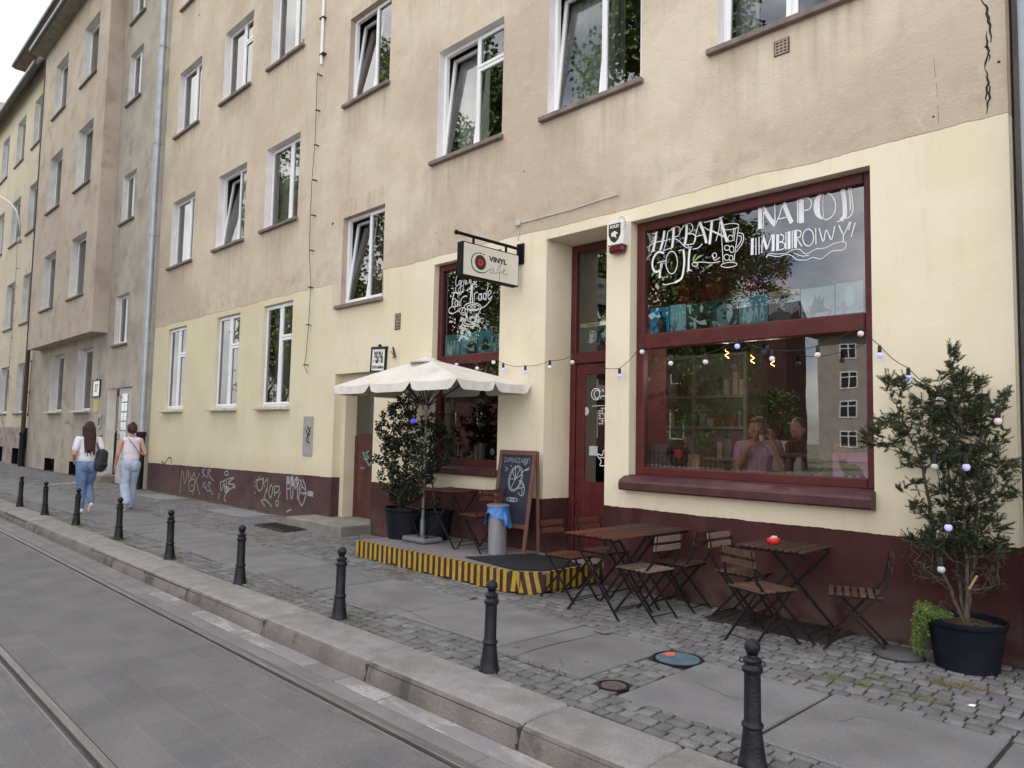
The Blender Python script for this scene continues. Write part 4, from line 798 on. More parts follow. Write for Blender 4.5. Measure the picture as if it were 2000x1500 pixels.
# ================================================================== FOLDING CHAIRS AND TABLES
def woodm(nm, a, b): return mat(nm, a, b, 9, .7, .3, 40, obj=True, stretch=(3, 3, 6), island=.3, spec=.2)
WR = woodm('red_brown_wood', (.105, .036, .020), (.058, .020, .013)); WD = woodm('dark_brown_wood', (.042, .021, .018), (.068, .035, .026)); WG = woodm('weathered_wood', (.19, .135, .11), (.125, .088, .072)); WB = woodm('worn_brown_wood', (.098, .056, .040), (.06, .036, .027)); WP = woodm('pale_back_wood', (.20, .145, .11), (.155, .105, .08))
FRM = mat('chair_frame', (.008, .006, .007), (.016, .011, .011), 20, .5, spec=.2)
def chair(loc, rz, ws, wb_, label):
    t = empty('folding_chair', loc, rz, label=label, cat='chair', group='slatted folding cafe chairs')
    s = MB()
    for k in range(7): y = -.185+k*.058; s.box(-.195, .195, y, y+.041, .435+ru(-.001, .001), .450, 0, .004)
    s.build('seat', ws, t)
    b = MB()
    for z in (.665, .745):
        yb_ = -.245-(z-.66)*.16; n_ = 6; vs = []
        for k in range(n_+1):
            x = -.195+.39*k/n_; c = .012*math.cos(PI*(k/n_-.5)); vs += [(x, yb_-c-.006, z-.026), (x, yb_-c+.006, z-.026), (x, yb_-c-.012, z+.026), (x, yb_-c, z+.026)]
        fs = []
        for k in range(n_): a = 4*k; c = a+4; fs += [(a, a+2, c+2, c), (a+1, c+1, c+3, a+3), (a+2, a+3, c+3, c+2), (a, c, c+1, a+1)]
        fs += [(0, 1, 3, 2), (4*n_, 4*n_+2, 4*n_+3, 4*n_+1)]; b.add(vs, fs)
    b.build('backrest', wb_, t)
    for s_ in (-1, 1):
        x = s_*.175; f = MB()   # long leg: back top -> front foot
        f.beam((x, -.268, .775), (x, -.215, .52), .008, .024, (0, 1, 0)); f.beam((x, -.215, .525), (x, .23, .012), .008, .022, (0, 1, 0)); f.tube([(x, .222, .012), (x, .25, .006)], .008, 6); f.build('leg', FRM, t)
        x = s_*.158; f = MB(); f.beam((x, .17, .43), (x, -.235, .012), .008, .022, (0, 1, 0)); f.tube([(x, -.23, .012), (x, -.255, .006)], .008, 6); f.build('leg', FRM, t)
    for a_, y_, z_, r_ in ((.175, .20, .05, .005), (.158, -.20, .05, .005)): f = MB(); f.tube([(-a_, y_, z_), (a_, y_, z_)], r_, 6); f.build('stretcher', FRM, t)
    f = MB(); f.tube([(-.165, .165, .425), (.165, .165, .425)], .006, 6); f.tube([(-.175, -.17, .425), (.175, -.17, .425)], .006, 6)
    for s_ in (-1, 1): f.box(s_*.165-.005, s_*.165+.005, -.18, .19, .418, .434)
    f.build('seat_frame', FRM, t)
    return t
def table(loc, rz, w, d, wd, label, h=.74, spread=.30):
    t = empty('folding_table', loc, rz, label=label, cat='table', group='slatted folding cafe tables')
    s = MB(); n_ = max(6, round(w/.062))
    for k in range(n_): x = -w/2+k*w/n_; s.box(x+.007, x+w/n_-.007, -d/2, d/2, h-.018, h+ru(-.001, .001), 0, .004)
    s.build('tabletop', wd, t)
    for s_ in (-1, 1):
        for q in (-1, 1):
            f = MB(); y = s_*(d/2-.06+.008*q); f.beam((-q*spread*.82, y, h-.045), (q*spread, y, .012), .008, .024, (1, 0, 0)); f.tube([(q*(spread-.01), y, .012), (q*(spread+.02), y, .006)], .008, 6); f.build('leg', FRM, t)
    for s_ in (-1, 1):
        f = MB(); f.box(-w/2+.02, w/2-.02, s_*(d/2-.05)-.008, s_*(d/2-.05)+.008, h-.04, h-.0185); f.build('top_rail', FRM, t)
        f = MB(); f.tube([(s_*spread*.88, -d/2+.06, .05+.03), (s_*spread*.88, d/2-.06, .08)], .005, 6); f.build('stretcher', FRM, t)
    return t
R = math.radians
table((-4.44, 5.72, 0), 0, .62, .62, WR, 'reddish slatted table in front of the cafe door, nearer the street')
table((-4.44, 6.36, 0), 0, .62, .62, WD, 'dark slatted table pushed against the wall behind the reddish one')
tR = table((-2.99, 6.34, 0), 0, .62, .60, WD, 'slatted table with the red ashtray under the big window', spread=.36)
table((-7.42, 6.22, DZ), R(4), .60, .55, WR, 'slatted table on the deck behind the parasol pole', h=.72)
chair((-5.06, 5.84, 0), R(-92), WR, WR, 'reddish-brown chair standing at the right end of the striped deck')
chair((-5.02, 6.38, 0), R(-96), WD, WR, 'reddish-brown chair against the cafe door behind the reddish table')
chair((-4.10, 5.83, 0), R(86), WG, WG, 'weathered grey-brown chair with two pale back slats, at the front of the reddish table')
chair((-4.08, 6.40, 0), R(92), WD, WD, 'dark brown chair by the wall, hidden behind the weathered chair')
chair((-3.42, 6.42, 0), R(-94), WB, WP, 'chair with pale brown back slats left of the ashtray table')
chair((-2.95, 5.83, 0), R(-19), WB, WB, 'worn brown chair seen from behind, back turned to the street')
chair((-2.36, 6.28, 0), R(112), WB, WD, 'brown chair right of the ashtray table, next to the big planter')
chair((-6.86, 6.22, DZ), R(84), WR, WR, 'reddish chair on the deck left of the chalkboard and steel bin')
chair((-8.02, 6.24, DZ), R(-96), WD, WR, 'dark chair on the deck left of the deck table, behind the parasol pole')
a = empty('ashtray', (-3.10, 6.36, .742), label='red round ashtray full of butts on the table under the big window', cat='ashtray')
f = MB(); f.lathe([(.050, 0), (.056, .012), (.056, .040), (.050, .046), (.046, .040), (.044, .012), (1e-4, .010)], n=22); f.build('bowl', mat('red_plastic', (.62, .02, .018), rough=.3), a, smooth=True, angle=50)
f = MB()
for k in range(16): aa = k*2.4; r_ = .012+.0018*k; f.tube([(r_*math.cos(aa), r_*math.sin(aa), .03), (r_*math.cos(aa)*.6+.01, r_*math.sin(aa)*.6, .062)], .005, 6)
f.build('cigarette_butt', mat('butt_white', (.6, .55, .52), rough=.9), a)
# ================================================================== POTS AND PLANTS
PLP = mat('dark_blue_plastic', (.004, .005, .011), (.007, .009, .015), 6, .6, .2, 40, spec=.2); SOIL = mat('soil', (.055, .036, .025), (.11, .075, .05), 25, .95, .8, 60)
BARK = mat('bark', (.085, .062, .05), (.13, .10, .08), 20, .9, .6, 60); YEW = mat('yew_needles', (.014, .022, .009), (.030, .042, .016), 9, .6, island=.35, spec=.3); YEWT = mat('yew_tips', (.035, .052, .020), (.06, .08, .03), 9, .6, island=.3); YEWB = mat('brown_needles', (.030, .022, .014), (.065, .042, .026), 9, .8, island=.3)
LSH = mat('shrub_leaf', (.007, .012, .006), (.016, .026, .011), 9, .5, island=.35, spec=.3); TRL = mat('trailing_leaf', (.06, .11, .022), (.11, .165, .04), 12, .7, island=.35); TRY = mat('trailing_yellow', (.30, .28, .08), (.20, .21, .06), 12, .8, island=.3)
def grow(base, trunk, targets, step=.07, bias=.35):
    """connect target points to the nearest limb: nodes, parents"""
    nd = [Vector(base)]; pa = [-1]
    for ch in trunk:
        p = 0
        for q in ch:
            q = Vector(q); a = nd[p]; n_ = max(1, int((q-a).length/step))
            for k in range(1, n_+1): nd.append(a.lerp(q, k/n_)+Vector((ru(-1, 1), ru(-1, 1), ru(-.5, .5)))*step*.12); pa.append(p if k == 1 else len(nd)-2)
            p = len(nd)-1
    b0 = Vector(base); arr = [tuple(v) for v in nd]
    targets = sorted(targets, key=lambda q: (Vector(q)-b0).length); tips = []
    A = np.array(arr)
    for q in targets:
        qa = np.array(q); dd = A-qa; dist = np.sqrt((dd*dd).sum(1)); pen = dist + np.maximum(0, A[:, 2]-qa[2]+dist*.25)*1.2
        i = int(np.argmin(pen)); a = Vector(A[i]); qv = Vector(q); n_ = max(1, int((qv-a).length/step)); new = []
        for k in range(1, n_+1):
            pt = a.lerp(qv, k/n_)+Vector((ru(-1, 1), ru(-1, 1), ru(-1, 1)))*step*.10*(k < n_); pt.z += .06*math.sin(PI*k/n_)*(qv-a).length*-.5
            new.append(tuple(pt)); pa.append(i if k == 1 else len(A)+len(new)-2)
        A = np.vstack([A, np.array(new)]); tips.append(len(A)-1)
    return A, pa, tips
def limbs(mb, A, pa, r0, rmin, ex=.45, m=0, sides=5):
    n_ = len(A); w = np.ones(n_)
    for i in range(n_-1, 0, -1): w[pa[i]] += w[i]*1.0
    w = w/ w[0]; r = np.maximum(rmin, r0*w**ex)
    for i in range(1, n_):
        p = pa[i]; a, b = Vector(A[p]), Vector(A[i]); rr = min(r[p], r[i]*1.25) if p else r[i]*1.15
        k = sides if r[i] > rmin*2 else 3; d = b-a
        if d.length < 1e-5: continue
        x = d.cross(Vector((.3, .2, 1))).normalized(); y = x.cross(d).normalized(); vs = []
        for c, q in ((a, rr), (b, r[i])):
            for j in range(k): an = 2*PI*j/k; vs.append(c+x*q*math.cos(an)+y*q*math.sin(an))
        mb.add(vs, [(j, (j+1) % k, k+(j+1) % k, k+j) for j in range(k)], m)
def sprig(mb, p, d, ln, nn, nl, nw, ms):
    """a twig end with needles"""
    d = Vector(d).normalized(); x = d.cross(Vector((0, 0, 1)) if abs(d.z) < .9 else Vector((1, 0, 0))).normalized(); y = x.cross(d)
    for k in range(nn):
        t_ = k/nn; q = Vector(p)+d*ln*t_; an = k*2.4+rnd(); o = (x*math.cos(an)+y*math.sin(an)*.7); dir_ = (o*.8+d*.6).normalized(); l_ = nl*ru(.7, 1.15)*(1-.3*t_)
        sd_ = dir_.cross(d).normalized()*nw; e_ = q+dir_*l_
        mb.add([q-sd_*.5, q+sd_*.5, q+dir_*l_*.6+sd_*.5, e_, q+dir_*l_*.6-sd_*.5], [(0, 1, 2, 3, 4)], random.choice(ms) if isinstance(ms, (list, tuple)) else ms)
def pot(loc, r, h, label, trailing=None):
    t = empty('planter', loc, label=label, cat='plant pot')
    f = MB(); f.lathe([(r*.80, 0), (r*.80, .02), (r*.97, h-.05), (r*1.0, h-.045), (r*1.03, h-.035), (r*1.03, h), (r*.97, h), (r*.95, h-.05), (1e-4, h-.051)], n=36); f.build('pot', PLP, t, smooth=True, angle=40)
    f = MB(); n_ = 20; vs = []; 
    for i in range(n_+1):
        for j in range(n_):
            rr = r*.945*i/n_; a = 2*PI*j/n_; vs.append((rr*math.cos(a), rr*math.sin(a), h-.045+.02*mnoise.noise(Vector((rr*math.cos(a), rr*math.sin(a), 0))*25)))
    f.add(vs, [(i*n_+j, (i+1)*n_+j, (i+1)*n_+(j+1) % n_, i*n_+(j+1) % n_) for i in range(n_) for j in range(n_)]); f.build('soil', SOIL, t, smooth=True)
    return t
PC = Vector((-1.60, 6.37, 0)); pot(PC, .262, .36, 'big dark blue planter with the tall yew at the lower right corner')
# --- the yew
def blobs(bl, Yc, dy, n_per, ymax):
    out = []
    for bx, by, br in bl:
        for _ in range(max(1, int(n_per*(br/40)**2))):
            a = rnd()*2*PI; r_ = br*math.sqrt(rnd()); yy = random.gauss(Yc, dy*.6); yy = max(Yc-dy*1.6, min(ymax, yy)); out.append(tuple(PY(bx+r_*math.cos(a), by+r_*math.sin(a), yy)))
    return out
yb_ = [(1866, 695, 15), (1862, 735, 28), (1898, 790, 44), (1855, 800, 46), (1812, 770, 26), (1748, 762, 24), (1738, 748, 12), (1790, 815, 38), (1740, 850, 32), (1702, 862, 20), (1850, 860, 56), (1915, 850, 46), (1948, 790, 18), (1962, 772, 8), (1930, 930, 40), (1870, 930, 50), (1958, 900, 20), (1810, 890, 32), (1962, 965, 16), (1905, 1000, 42), (1862, 985, 34), (1792, 952, 14), (1762, 955, 8), (1798, 1000, 18), (1820, 1020, 16), (1950, 1030, 14), (1770, 900, 18)]
tg_ = blobs(yb_+[(1850, 1050, 34), (1905, 1060, 34), (1815, 1060, 18)], 6.30, .25, 32, 6.68)
lo_ = blobs([(1850, 1085, 55), (1915, 1110, 50), (1800, 1110, 28), (1940, 1075, 25), (1780, 1075, 20)], 6.32, .2, 40, 6.68)
yw = empty('yew_tree', tuple(PC+Vector((0, 0, .3))), label='tall dark yew with sparse brown lower twigs, strung with round bulbs', cat='tree'); l0 = Vector(yw.location)
trunk = [[tuple(PY(1862, 1050, 6.33)), tuple(PY(1850, 900, 6.33)), tuple(PY(1862, 720, 6.33))], [tuple(PY(1905, 1060, 6.30)), tuple(PY(1912, 900, 6.30)), tuple(PY(1920, 800, 6.3))], [tuple(PY(1835, 1100, 6.38)), tuple(PY(1800, 900, 6.35)), tuple(PY(1750, 790, 6.35))], [tuple(PY(1890, 1120, 6.25)), tuple(PY(1880, 980, 6.25)), tuple(PY(1870, 850, 6.25))]]
A, pa, tips = grow(tuple(l0), trunk, tg_+lo_, .06)
f = MB(); limbs(f, A-np.array(l0), pa, .026, .0013, .45); f.build('trunk', BARK, yw, smooth=True)
f = MB(); deg = np.zeros(len(A)); 
for i in range(1, len(A)): deg[pa[i]] += 1
for i in range(1, len(A)):
    p = Vector(A[i]); q = Vector(A[pa[i]]); d = p-q
    low = p.z < .86
    if low:
        if deg[i] == 0: 
            for _ in range(3): sprig(f, p-l0-d*.5, d+Vector((ru(-1, 1), ru(-1, 1), ru(-1, 1)))*.05, .09, 18, .028, .0045, [2, 2, 0])
        elif rnd() < .35: sprig(f, p-l0, d+Vector((ru(-1, 1), ru(-1, 1), ru(-.5, 1)))*.06, .06, 14, .024, .0042, 2)
        continue
    near_tip = deg[i] == 0
    if near_tip:
        for _ in range(8):
            dd = d.normalized()+Vector((ru(-.9, .9), ru(-.9, .9), ru(-.5, .8))); o = p-l0+Vector((ru(-1, 1), ru(-1, 1), ru(-1, 1)))*.025
            sprig(f, o, dd, ru(.05, .11), 24, .026, .0050, [0, 0, 1] if p.y < 6.3 or rnd() < .4 else 0)
    elif rnd() < .85:
        for _ in range(3):
            dd = d.normalized()*.6+Vector((ru(-1, 1), ru(-1, 1), ru(-.6, .8))); sprig(f, p-l0, dd, ru(.04, .09), 20, .025, .0050, 0)
f.build('crown', [YEW, YEWT, YEWB], yw)
f = MB(); q = PY(1893, 1150, 6.15)-l0; q2 = PY(1908, 1125, 6.12)-l0; f.tube([q, (q+q2)/2, q2], .008, 7); f.build('cut_branch', mat('cut_wood', (.45, .28, .14), rough=.8), yw)
# trailing creeper
f = MB(); tr = empty('trailing_plant', tuple(PC+Vector((-.12, -.1, .33))), label='bright green trailing creeper hanging over the left rim of the big planter', cat='plant'); l1 = Vector(tr.location)
st = MB()
for k in range(110):
    an = random.gauss(3.45, .38); r_ = .262*ru(.3, 1.0); p = PC+Vector((r_*math.cos(an), r_*math.sin(an), .35+ru(0, .03))); out = Vector((math.cos(an), math.sin(an), 0))
    pts = [p]; L_ = max(.03, .40*math.exp(-((an-3.5)/.34)**2)*ru(.35, 1.05)+ru(-.02, .05)); q = p.copy(); dist = max(0, .275-r_)
    q = p+out*(dist+ru(.0, .085)*rnd())+Vector((0, 0, ru(.0, .07))); pts.append(q.copy()); hang = 0
    while hang < L_*.95 and q.z > .04: q = q+Vector((ru(-.012, .012), ru(-.012, .012), -.03)); q += out*.002; hang += .03; pts.append(q.copy())
    st.tube([v-l1 for v in pts], .0012, 3)
    yel = rnd() < .3
    for a_, b_ in zip(pts[:-1], pts[1:]):
        for _ in range(8):
            c = a_.lerp(b_, rnd())-l1+Vector((ru(-1, 1), ru(-1, 1), ru(-1, 1)))*.010; e1 = Vector((ru(-1, 1), ru(-1, 1), ru(-1, .6))).normalized()*.012; e2 = e1.cross(Vector((ru(-1, 1), ru(-1, 1), ru(-1, 1)))).normalized()*.005
            f.add([c, c+e1*.5+e2, c+e1, c+e1*.5-e2], [(0, 1, 2, 3)], 1 if yel and rnd() < .7 else 0)
f.build('leaves', [TRL, TRY], tr); st.build('stems', TRL, tr)
# grey round slab beside the planter
f = MB(); q = PG(1752, 1282); f.lathe([(.175, 0), (.185, .012), (.178, .035), (.12, .05), (.05, .054), (1e-4, .055)], (q.x, q.y+.03, 0), 40); f.build('round_base', mat('grey_rubber', (.055, .055, .06), (.08, .08, .085), 8, .8, .2, 40), smooth=True, angle=30, label='flat dark grey round parasol base on the setts left of the big planter', cat='parasol base')
# --- deck shrub
P2 = Vector((-8.33, 6.17, DZ)); pot(P2, .30, .42, 'black round pot with the shrub on the deck, left of the parasol pole')
P2b = Vector((-7.98, 6.42, DZ)); pot(P2b, .24, .40, 'second black pot half hidden behind the parasol pole on the deck')
sh = empty('shrub', tuple(P2+Vector((0, 0, .36))), label='dark glossy shrub under the left part of the parasol', cat='shrub'); l2 = Vector(sh.location)
sb_ = [(800, 790, 26), (778, 800, 20), (752, 838, 18), (742, 865, 14), (762, 885, 26), (800, 850, 34), (825, 830, 18), (800, 910, 38), (758, 925, 20), (820, 880, 20), (780, 955, 22), (808, 955, 20), (740, 905, 12), (752, 812, 8)]
tg_ = blobs(sb_, 6.10, .18, 40, 6.5); A, pa, tips = grow(tuple(l2), [[tuple(PY(792, 930, 6.15)), tuple(PY(800, 800, 6.12))], [tuple(PY(780, 940, 6.1)), tuple(PY(760, 860, 6.08))], [tuple(PY(805, 940, 6.1)), tuple(PY(822, 850, 6.1))]], tg_+blobs([(795, 975, 28), (770, 975, 14)], 6.12, .12, 30, 6.5), .07)
f = MB(); limbs(f, A-np.array(l2), pa, .020, .0016, .45); f.build('trunk', BARK, sh, smooth=True)
def leaves(mb, A, pa, l0_, ll, lw, per, ms, tiponly=.35):
    dg = np.zeros(len(A)); 
    for i in range(1, len(A)): dg[pa[i]] += 1
    for i in range(1, len(A)):
        if dg[i] and rnd() > tiponly: continue
        p = Vector(A[i])-l0_; d = (Vector(A[i])-Vector(A[pa[i]])).normalized()
        for _ in range(per):
            c = p+Vector((ru(-1, 1), ru(-1, 1), ru(-1, 1)))*ll*.8; e1 = (Vector((ru(-1, 1), ru(-1, 1), ru(-.5, 1)))+d*.5).normalized()*ll*ru(.7, 1.2); e2 = e1.cross(Vector((ru(-1, 1), ru(-1, 1), ru(-1, 1)))).normalized()*lw
            mb.add([c, c+e1*.4+e2, c+e1, c+e1*.4-e2], [(0, 1, 2, 3)], random.choice(ms) if isinstance(ms, list) else ms)
f = MB(); leaves(f, A, pa, l2, .052, .014, 24, 0, .85); f.build('crown', LSH, sh)
sh = empty('shrub', tuple(P2b+Vector((0, 0, .34))), label='dark shrub beside the narrow shop window, behind the parasol pole', cat='shrub'); l2 = Vector(sh.location)
tg_ = blobs([(848, 820, 16), (852, 850, 20), (862, 880, 18), (848, 900, 20), (842, 930, 14), (870, 850, 12), (872, 905, 10)], 6.42, .12, 34, 6.68); A, pa, tips = grow(tuple(l2), [[tuple(PY(842, 930, 6.42)), tuple(PY(850, 840, 6.42))]], tg_, .07)
f = MB(); limbs(f, A-np.array(l2), pa, .014, .0014, .45); f.build('trunk', BARK, sh, smooth=True)
f = MB(); leaves(f, A, pa, l2, .052, .014, 24, 0, .85); f.build('crown', LSH, sh)
# ================================================================== CHALKBOARD, BIN
cb = empty('chalkboard', (-6.58, 6.40, DZ), 0, label='brown framed chalkboard on legs standing on the deck, leaning by the door', cat='chalkboard')
WOODF = mat('board_frame', (.17, .075, .055), (.12, .05, .04), 6, .6, .2, 30, stretch=(6, 6, 1)); CHK = mat('chalk_slate', (.015, .020, .034), (.030, .036, .055), 5, .75); CHW = mat('chalk', (.42, .44, .48), rough=.95)
tl = Matrix.Rotation(-math.radians(8), 4, 'X'); w, hh = .64, 1.26
f = MB(); f.box(-w/2, -w/2+.05, 0, .03, 0, hh, 0, .005, tl); f.box(w/2-.05, w/2, 0, .03, 0, hh, 0, .005, tl); f.box(-w/2+.051, w/2-.051, .001, .029, hh-.06, hh, 0, .005, tl); f.box(-w/2+.051, w/2-.051, .001, .029, .30, .35, 0, .005, tl); f.build('frame', WOODF, cb)
f = MB(); f.box(-w/2+.05, w/2-.05, .010, .020, .35, hh-.06, 0, 0, tl); f.build('slate', CHK, cb)
f = MB(); tl2 = Matrix.Translation((0, .19, hh-.02)) @ Matrix.Rotation(math.radians(2), 4, 'X'); f.box(-w/2+.02, -w/2+.06, 0, .025, -hh+.03, 0, 0, .004, tl2); f.box(w/2-.02, w/2+.02, 0, .025, -hh+.03, 0, 0, .004, tl2); f.box(-w/2+.06, w/2-.02, .002, .023, -.06, -.01, 0, .004, tl2); f.build('rear_leg', WOODF, cb)
f = MB(); lp = lambda x, z: tl @ Vector((x, .0085, z)); nrm = tl.to_3x3() @ Vector((0, -1, 0))
def cl(pts, wd=.008): f.ribbon(smooth_pts([lp(*p) for p in pts], 4), wd, nrm, .001)
zg = lambda x, y: (-.27+.54*(x-180)/390, 1.20-.85*(y-150)/(1050-150))
vsT, fsT = text_mesh('ZAPRASZAMY!', .095, sx=.75); up_ = tl.to_3x3() @ Vector((0, 0, 1)); f.add([lp(0, 1.13)+Vector((1, 0, 0))*v[0]+up_*v[1]+nrm*.001 for v in vsT], fsT)
for pts in (ell(385, 460, 85, 170, 0, 360, 20, .12), ell(385, 460, 70, 150, 0, 360, 20, .12), ell(470, 580, 40, 100, -90, 120, 12, -.2), [(385, 470), (330, 350)], [(385, 470), (430, 330)], [(385, 470), (310, 470)], [(385, 470), (370, 300)], [(385, 470), (460, 400)], [(385, 470), (340, 600)], [(430, 480), (500, 560), (420, 590)], [(455, 380), (500, 340), (550, 330)], [(470, 360), (545, 300)], [(500, 350), (520, 330), (515, 355)], [(440, 640), (490, 680), (480, 560)], ell(375, 740, 70, 25, 0, 360, 14), ell(375, 740, 30, 12, 0, 360, 12), [(240, 320), (270, 340), (245, 370)], [(300, 290), (320, 300)], [(220, 740), (250, 730), (230, 760)], [(470, 230), (490, 280), (510, 210)]): cl([zg(*p) for p in pts])
f.build('chalk_writing', CHW, cb)
bn = empty('bin', (-6.52, 6.20, DZ), label='tall steel pedal bin with blue bag in front of the chalkboard', cat='bin')
f = MB(); f.lathe([(.105, .004), (.110, .02), (.113, .56), (.118, .575)], n=30); f.build('body', STEEL, bn, smooth=True, angle=40)
f = MB(); f.lathe([(.135, .575), (.138, .59), (.12, .598), (.06, .602), (1e-4, .603)], n=30); f.build('lid', STEEL, bn, smooth=True, angle=40)
f = MB(); n_ = 48; vs = []; 
for j in range(9):
    for i in range(n_):
        an = 2*PI*i/n_; t_ = j/8; dr = .17+.07*math.sin(an*2+1.0)+.035*math.sin(an*5); r_ = .122+.035*t_**1.3*(1+.4*math.sin(an*3+.5))+.010*math.sin(an*13+j*.8)*t_; vs.append((r_*math.cos(an), r_*math.sin(an), .585-dr*t_))
f.add(vs, [(j*n_+i, j*n_+(i+1) % n_, (j+1)*n_+(i+1) % n_, (j+1)*n_+i) for j in range(8) for i in range(n_)])
f.tube([(.13, -.02, .53), (.18, -.05, .46), (.20, -.04, .38), (.185, -.05, .34)], [.02, .035, .028, .012], 8)
f.build('bin_bag', mat('blue_bag', (.035, .13, .38), (.06, .19, .48), 9, .35, .6, 12), bn, smooth=True)
# ================================================================== HANGING SIGN
sg = empty('hanging_sign', (-6.75, 6.75, 3.8), label='white projecting sign reading VINYL Cafe on a black bracket', cat='sign')
f = MB(); f.box(-.055, .055, -1.06, -.10, -.22, .20, 0, .006); f.build('box', BLACK, sg)
f = MB(); f.box(.0551, .0575, -1.045, -.115, -.205, .185); f.build('face', mat('sign_white', (.66, .63, .55), (.60, .57, .50), 3, .5), sg)
f = MB(); f.tube([(0, -1.12, .30), (0, -.02, .30)], .020, 10); f.ball((0, -1.12, .30), .03, 12); f.box(-.008, .008, -.86, -.83, .195, .30); f.box(-.008, .008, -.30, -.27, .195, .30); f.box(-.012, .012, -.09, -.02, .12, .36, 0, .01); f.box(-.06, .06, -.025, -.002, .10, .38, 0, .008); f.build('bracket', BLACK, sg)
f = MB(); z6 = lambda x, y: (860+x/6.817, 440+y/6.817); XS = -6.75+.0576; sl = Vector(sg.location)
ps = lambda x, y: PX(x, y, XS)-sl
def ss(lines, w, m=0): strokes(f, z6, lines, w, ps, (1, 0, 0), m, 5, .0008)
ss([[(590, 400), (540, 372), (480, 372), (430, 410), (415, 480), (430, 560), (480, 612), (540, 632), (590, 630), (640, 600), (665, 575)]], [.003, .016])
ss([[(600, 400), (560, 380), (510, 372)]], .005)
ss([[(705, 575), (680, 585), (660, 620), (680, 642), (705, 615), (712, 580), (705, 620), (725, 645), (750, 630), (775, 560), (800, 520)], [(800, 520), (790, 640), (786, 745)], [(765, 645), (800, 625), (830, 625), (860, 600), (855, 580), (835, 600), (835, 640), (860, 658), (900, 655)]], .006)
for cx, ry_, mi in ((535, 100, 0), (537, 95, 1)): pass
c3 = PX(*z6(535, 495), XS)-sl
for r_, mi, o_ in ((.093, 0, .0008), (.075, 1, .0012), (.060, 0, .0016), (.045, 2, .0020), (.014, 0, .0024)):
    f.add([Vector((c3.x+o_, c3.y+r_*math.cos(2*PI*k/28), c3.z+r_*math.sin(2*PI*k/28))) for k in range(28)], [tuple(range(28))], mi)
c4 = PX(*z6(768, 475), XS)-sl; put_text(f, 'VINYL', .088, (c4.x+.001, c4.y, c4.z), (0, 1, 0), (0, 0, 1), bold=.004, sx=1.25)
f.build('lettering', [BLK, mat('sign_green', (.03, .045, .03), rough=.5), mat('sign_red', (.55, .015, .015), rough=.5)], sg)
# ================================================================== SIREN, CABLE, VENTS, BOXES
si = empty('alarm_siren', (-5.13, 6.75, 3.96), label='white and red alarm siren box with a dark shield reading SOLID', cat='siren')
f = MB(); prof = [(-.09, .20), (-.118, .17), (-.120, 0), (-.110, -.10), (.110, -.10), (.120, 0), (.118, .17), (.09, .20)]
vs = [(x, -.09+.0*z, z) for x, z in prof]+[(x*1.05, -.004, z) for x, z in prof]+[(x*.9, -.115, z*.93) for x, z in prof]; n_ = 8
f.add(vs, [(i, (i+1) % n_, n_+(i+1) % n_, n_+i) for i in range(n_)]+[(16+i, 16+(i+1) % n_, (i+1) % n_, i) for i in range(n_)]+[tuple(range(16, 24))]); f.build('housing', mat('siren_white', (.76, .74, .70), rough=.4), si)
f = MB(); f.box(-.106, .106, -.106, -.004, -.185, -.094, 0, .025); f.build('strobe', mat('siren_red', (.12, .008, .014), rough=.25), si)
f = MB(); f.add([(x, -.117, z) for x, z in ((-.085, .15), (.085, .15), (.085, .02), (.05, -.045), (0, -.075), (-.05, -.045), (-.085, .02))], [tuple(range(7))]); put_text(f, 'SOLID', .048, (0, -.119, .115), (1, 0, 0), (0, 0, 1), m=1, bold=.002)
f.add([(x, -.119, z) for x, z in ((-.05, .04), (0, .065), (.055, .03), (.02, .02), (.03, -.03), (0, .0), (-.04, .0))], [tuple(range(7))], 1); f.build('emblem', [BLK, mat('emblem_cream', (.70, .66, .55), rough=.5)], si)
cbv = MB(); pts = [PY(1015, 437), PY(1060, 425), PY(1120, 409), PY(1180, 389), PY(1210, 380)]; cbv.tube([p+Vector((0, -.012, 0)) for p in pts], .008, 6); cbv.tube([PY(1013, 440)+Vector((0, -.01, 0)), PY(1016, 460)+Vector((0, -.03, 0)), PY(1013, 470)+Vector((0, -.01, 0))], .005, 6)
cbv.tube([PY(1210, 380)+Vector((0, -.01, 0)), PY(1208, 415)+Vector((0, -.02, 0))], .003, 6)
for k in range(3):
    c = PY(1215, 437, 6.66); cbv.tube([c+Vector((.05*math.cos(a*.5)*(1+k*.15), -.01*k, .07*math.sin(a*.5)*(1+k*.1))) for a in range(14)], .003, 5)
q = PY(1014, 437); cbv.box(q.x-.04, q.x+.04, YF-.04, YF-.001, q.z-.035, q.z+.04, 0, .008)
cbv.build('cable', mat('cable_white', (.50, .48, .46), rough=.6), label='thin pale cable and junction box on the wall above the cafe door', cat='cable')
def vent(px_, py_, w, h_, label):
    q = PY(px_, py_); t = MB(); t.box(q.x-w/2, q.x+w/2, YF-.006, YF-.001, q.z-h_/2, q.z+h_/2)
    for i in range(5): zz = q.z-h_/2+h_*(i+.5)/5; t.box(q.x-w/2+.01, q.x+w/2-.01, YF-.012, YF-.0065, zz-.008, zz+.008, 1)
    for i in range(4): xx_ = q.x-w/2+w*(i+.5)/4; t.box(xx_-.006, xx_+.006, YF-.015, YF-.0125, q.z-h_/2+.01, q.z+h_/2-.01, 1)
    t.build('vent_grille', [mat('vent_dark', (.09, .055, .04), rough=.9), mat('vent_rust', (.40, .32, .25), (.28, .20, .15), 20, .9)], label=label, cat='vent')
vent(777, 628, .15, .26, 'small rusty wall grille right of the stairwell window'); vent(1527, 92, .16, .16, 'small square grille on the wall below the top right window')
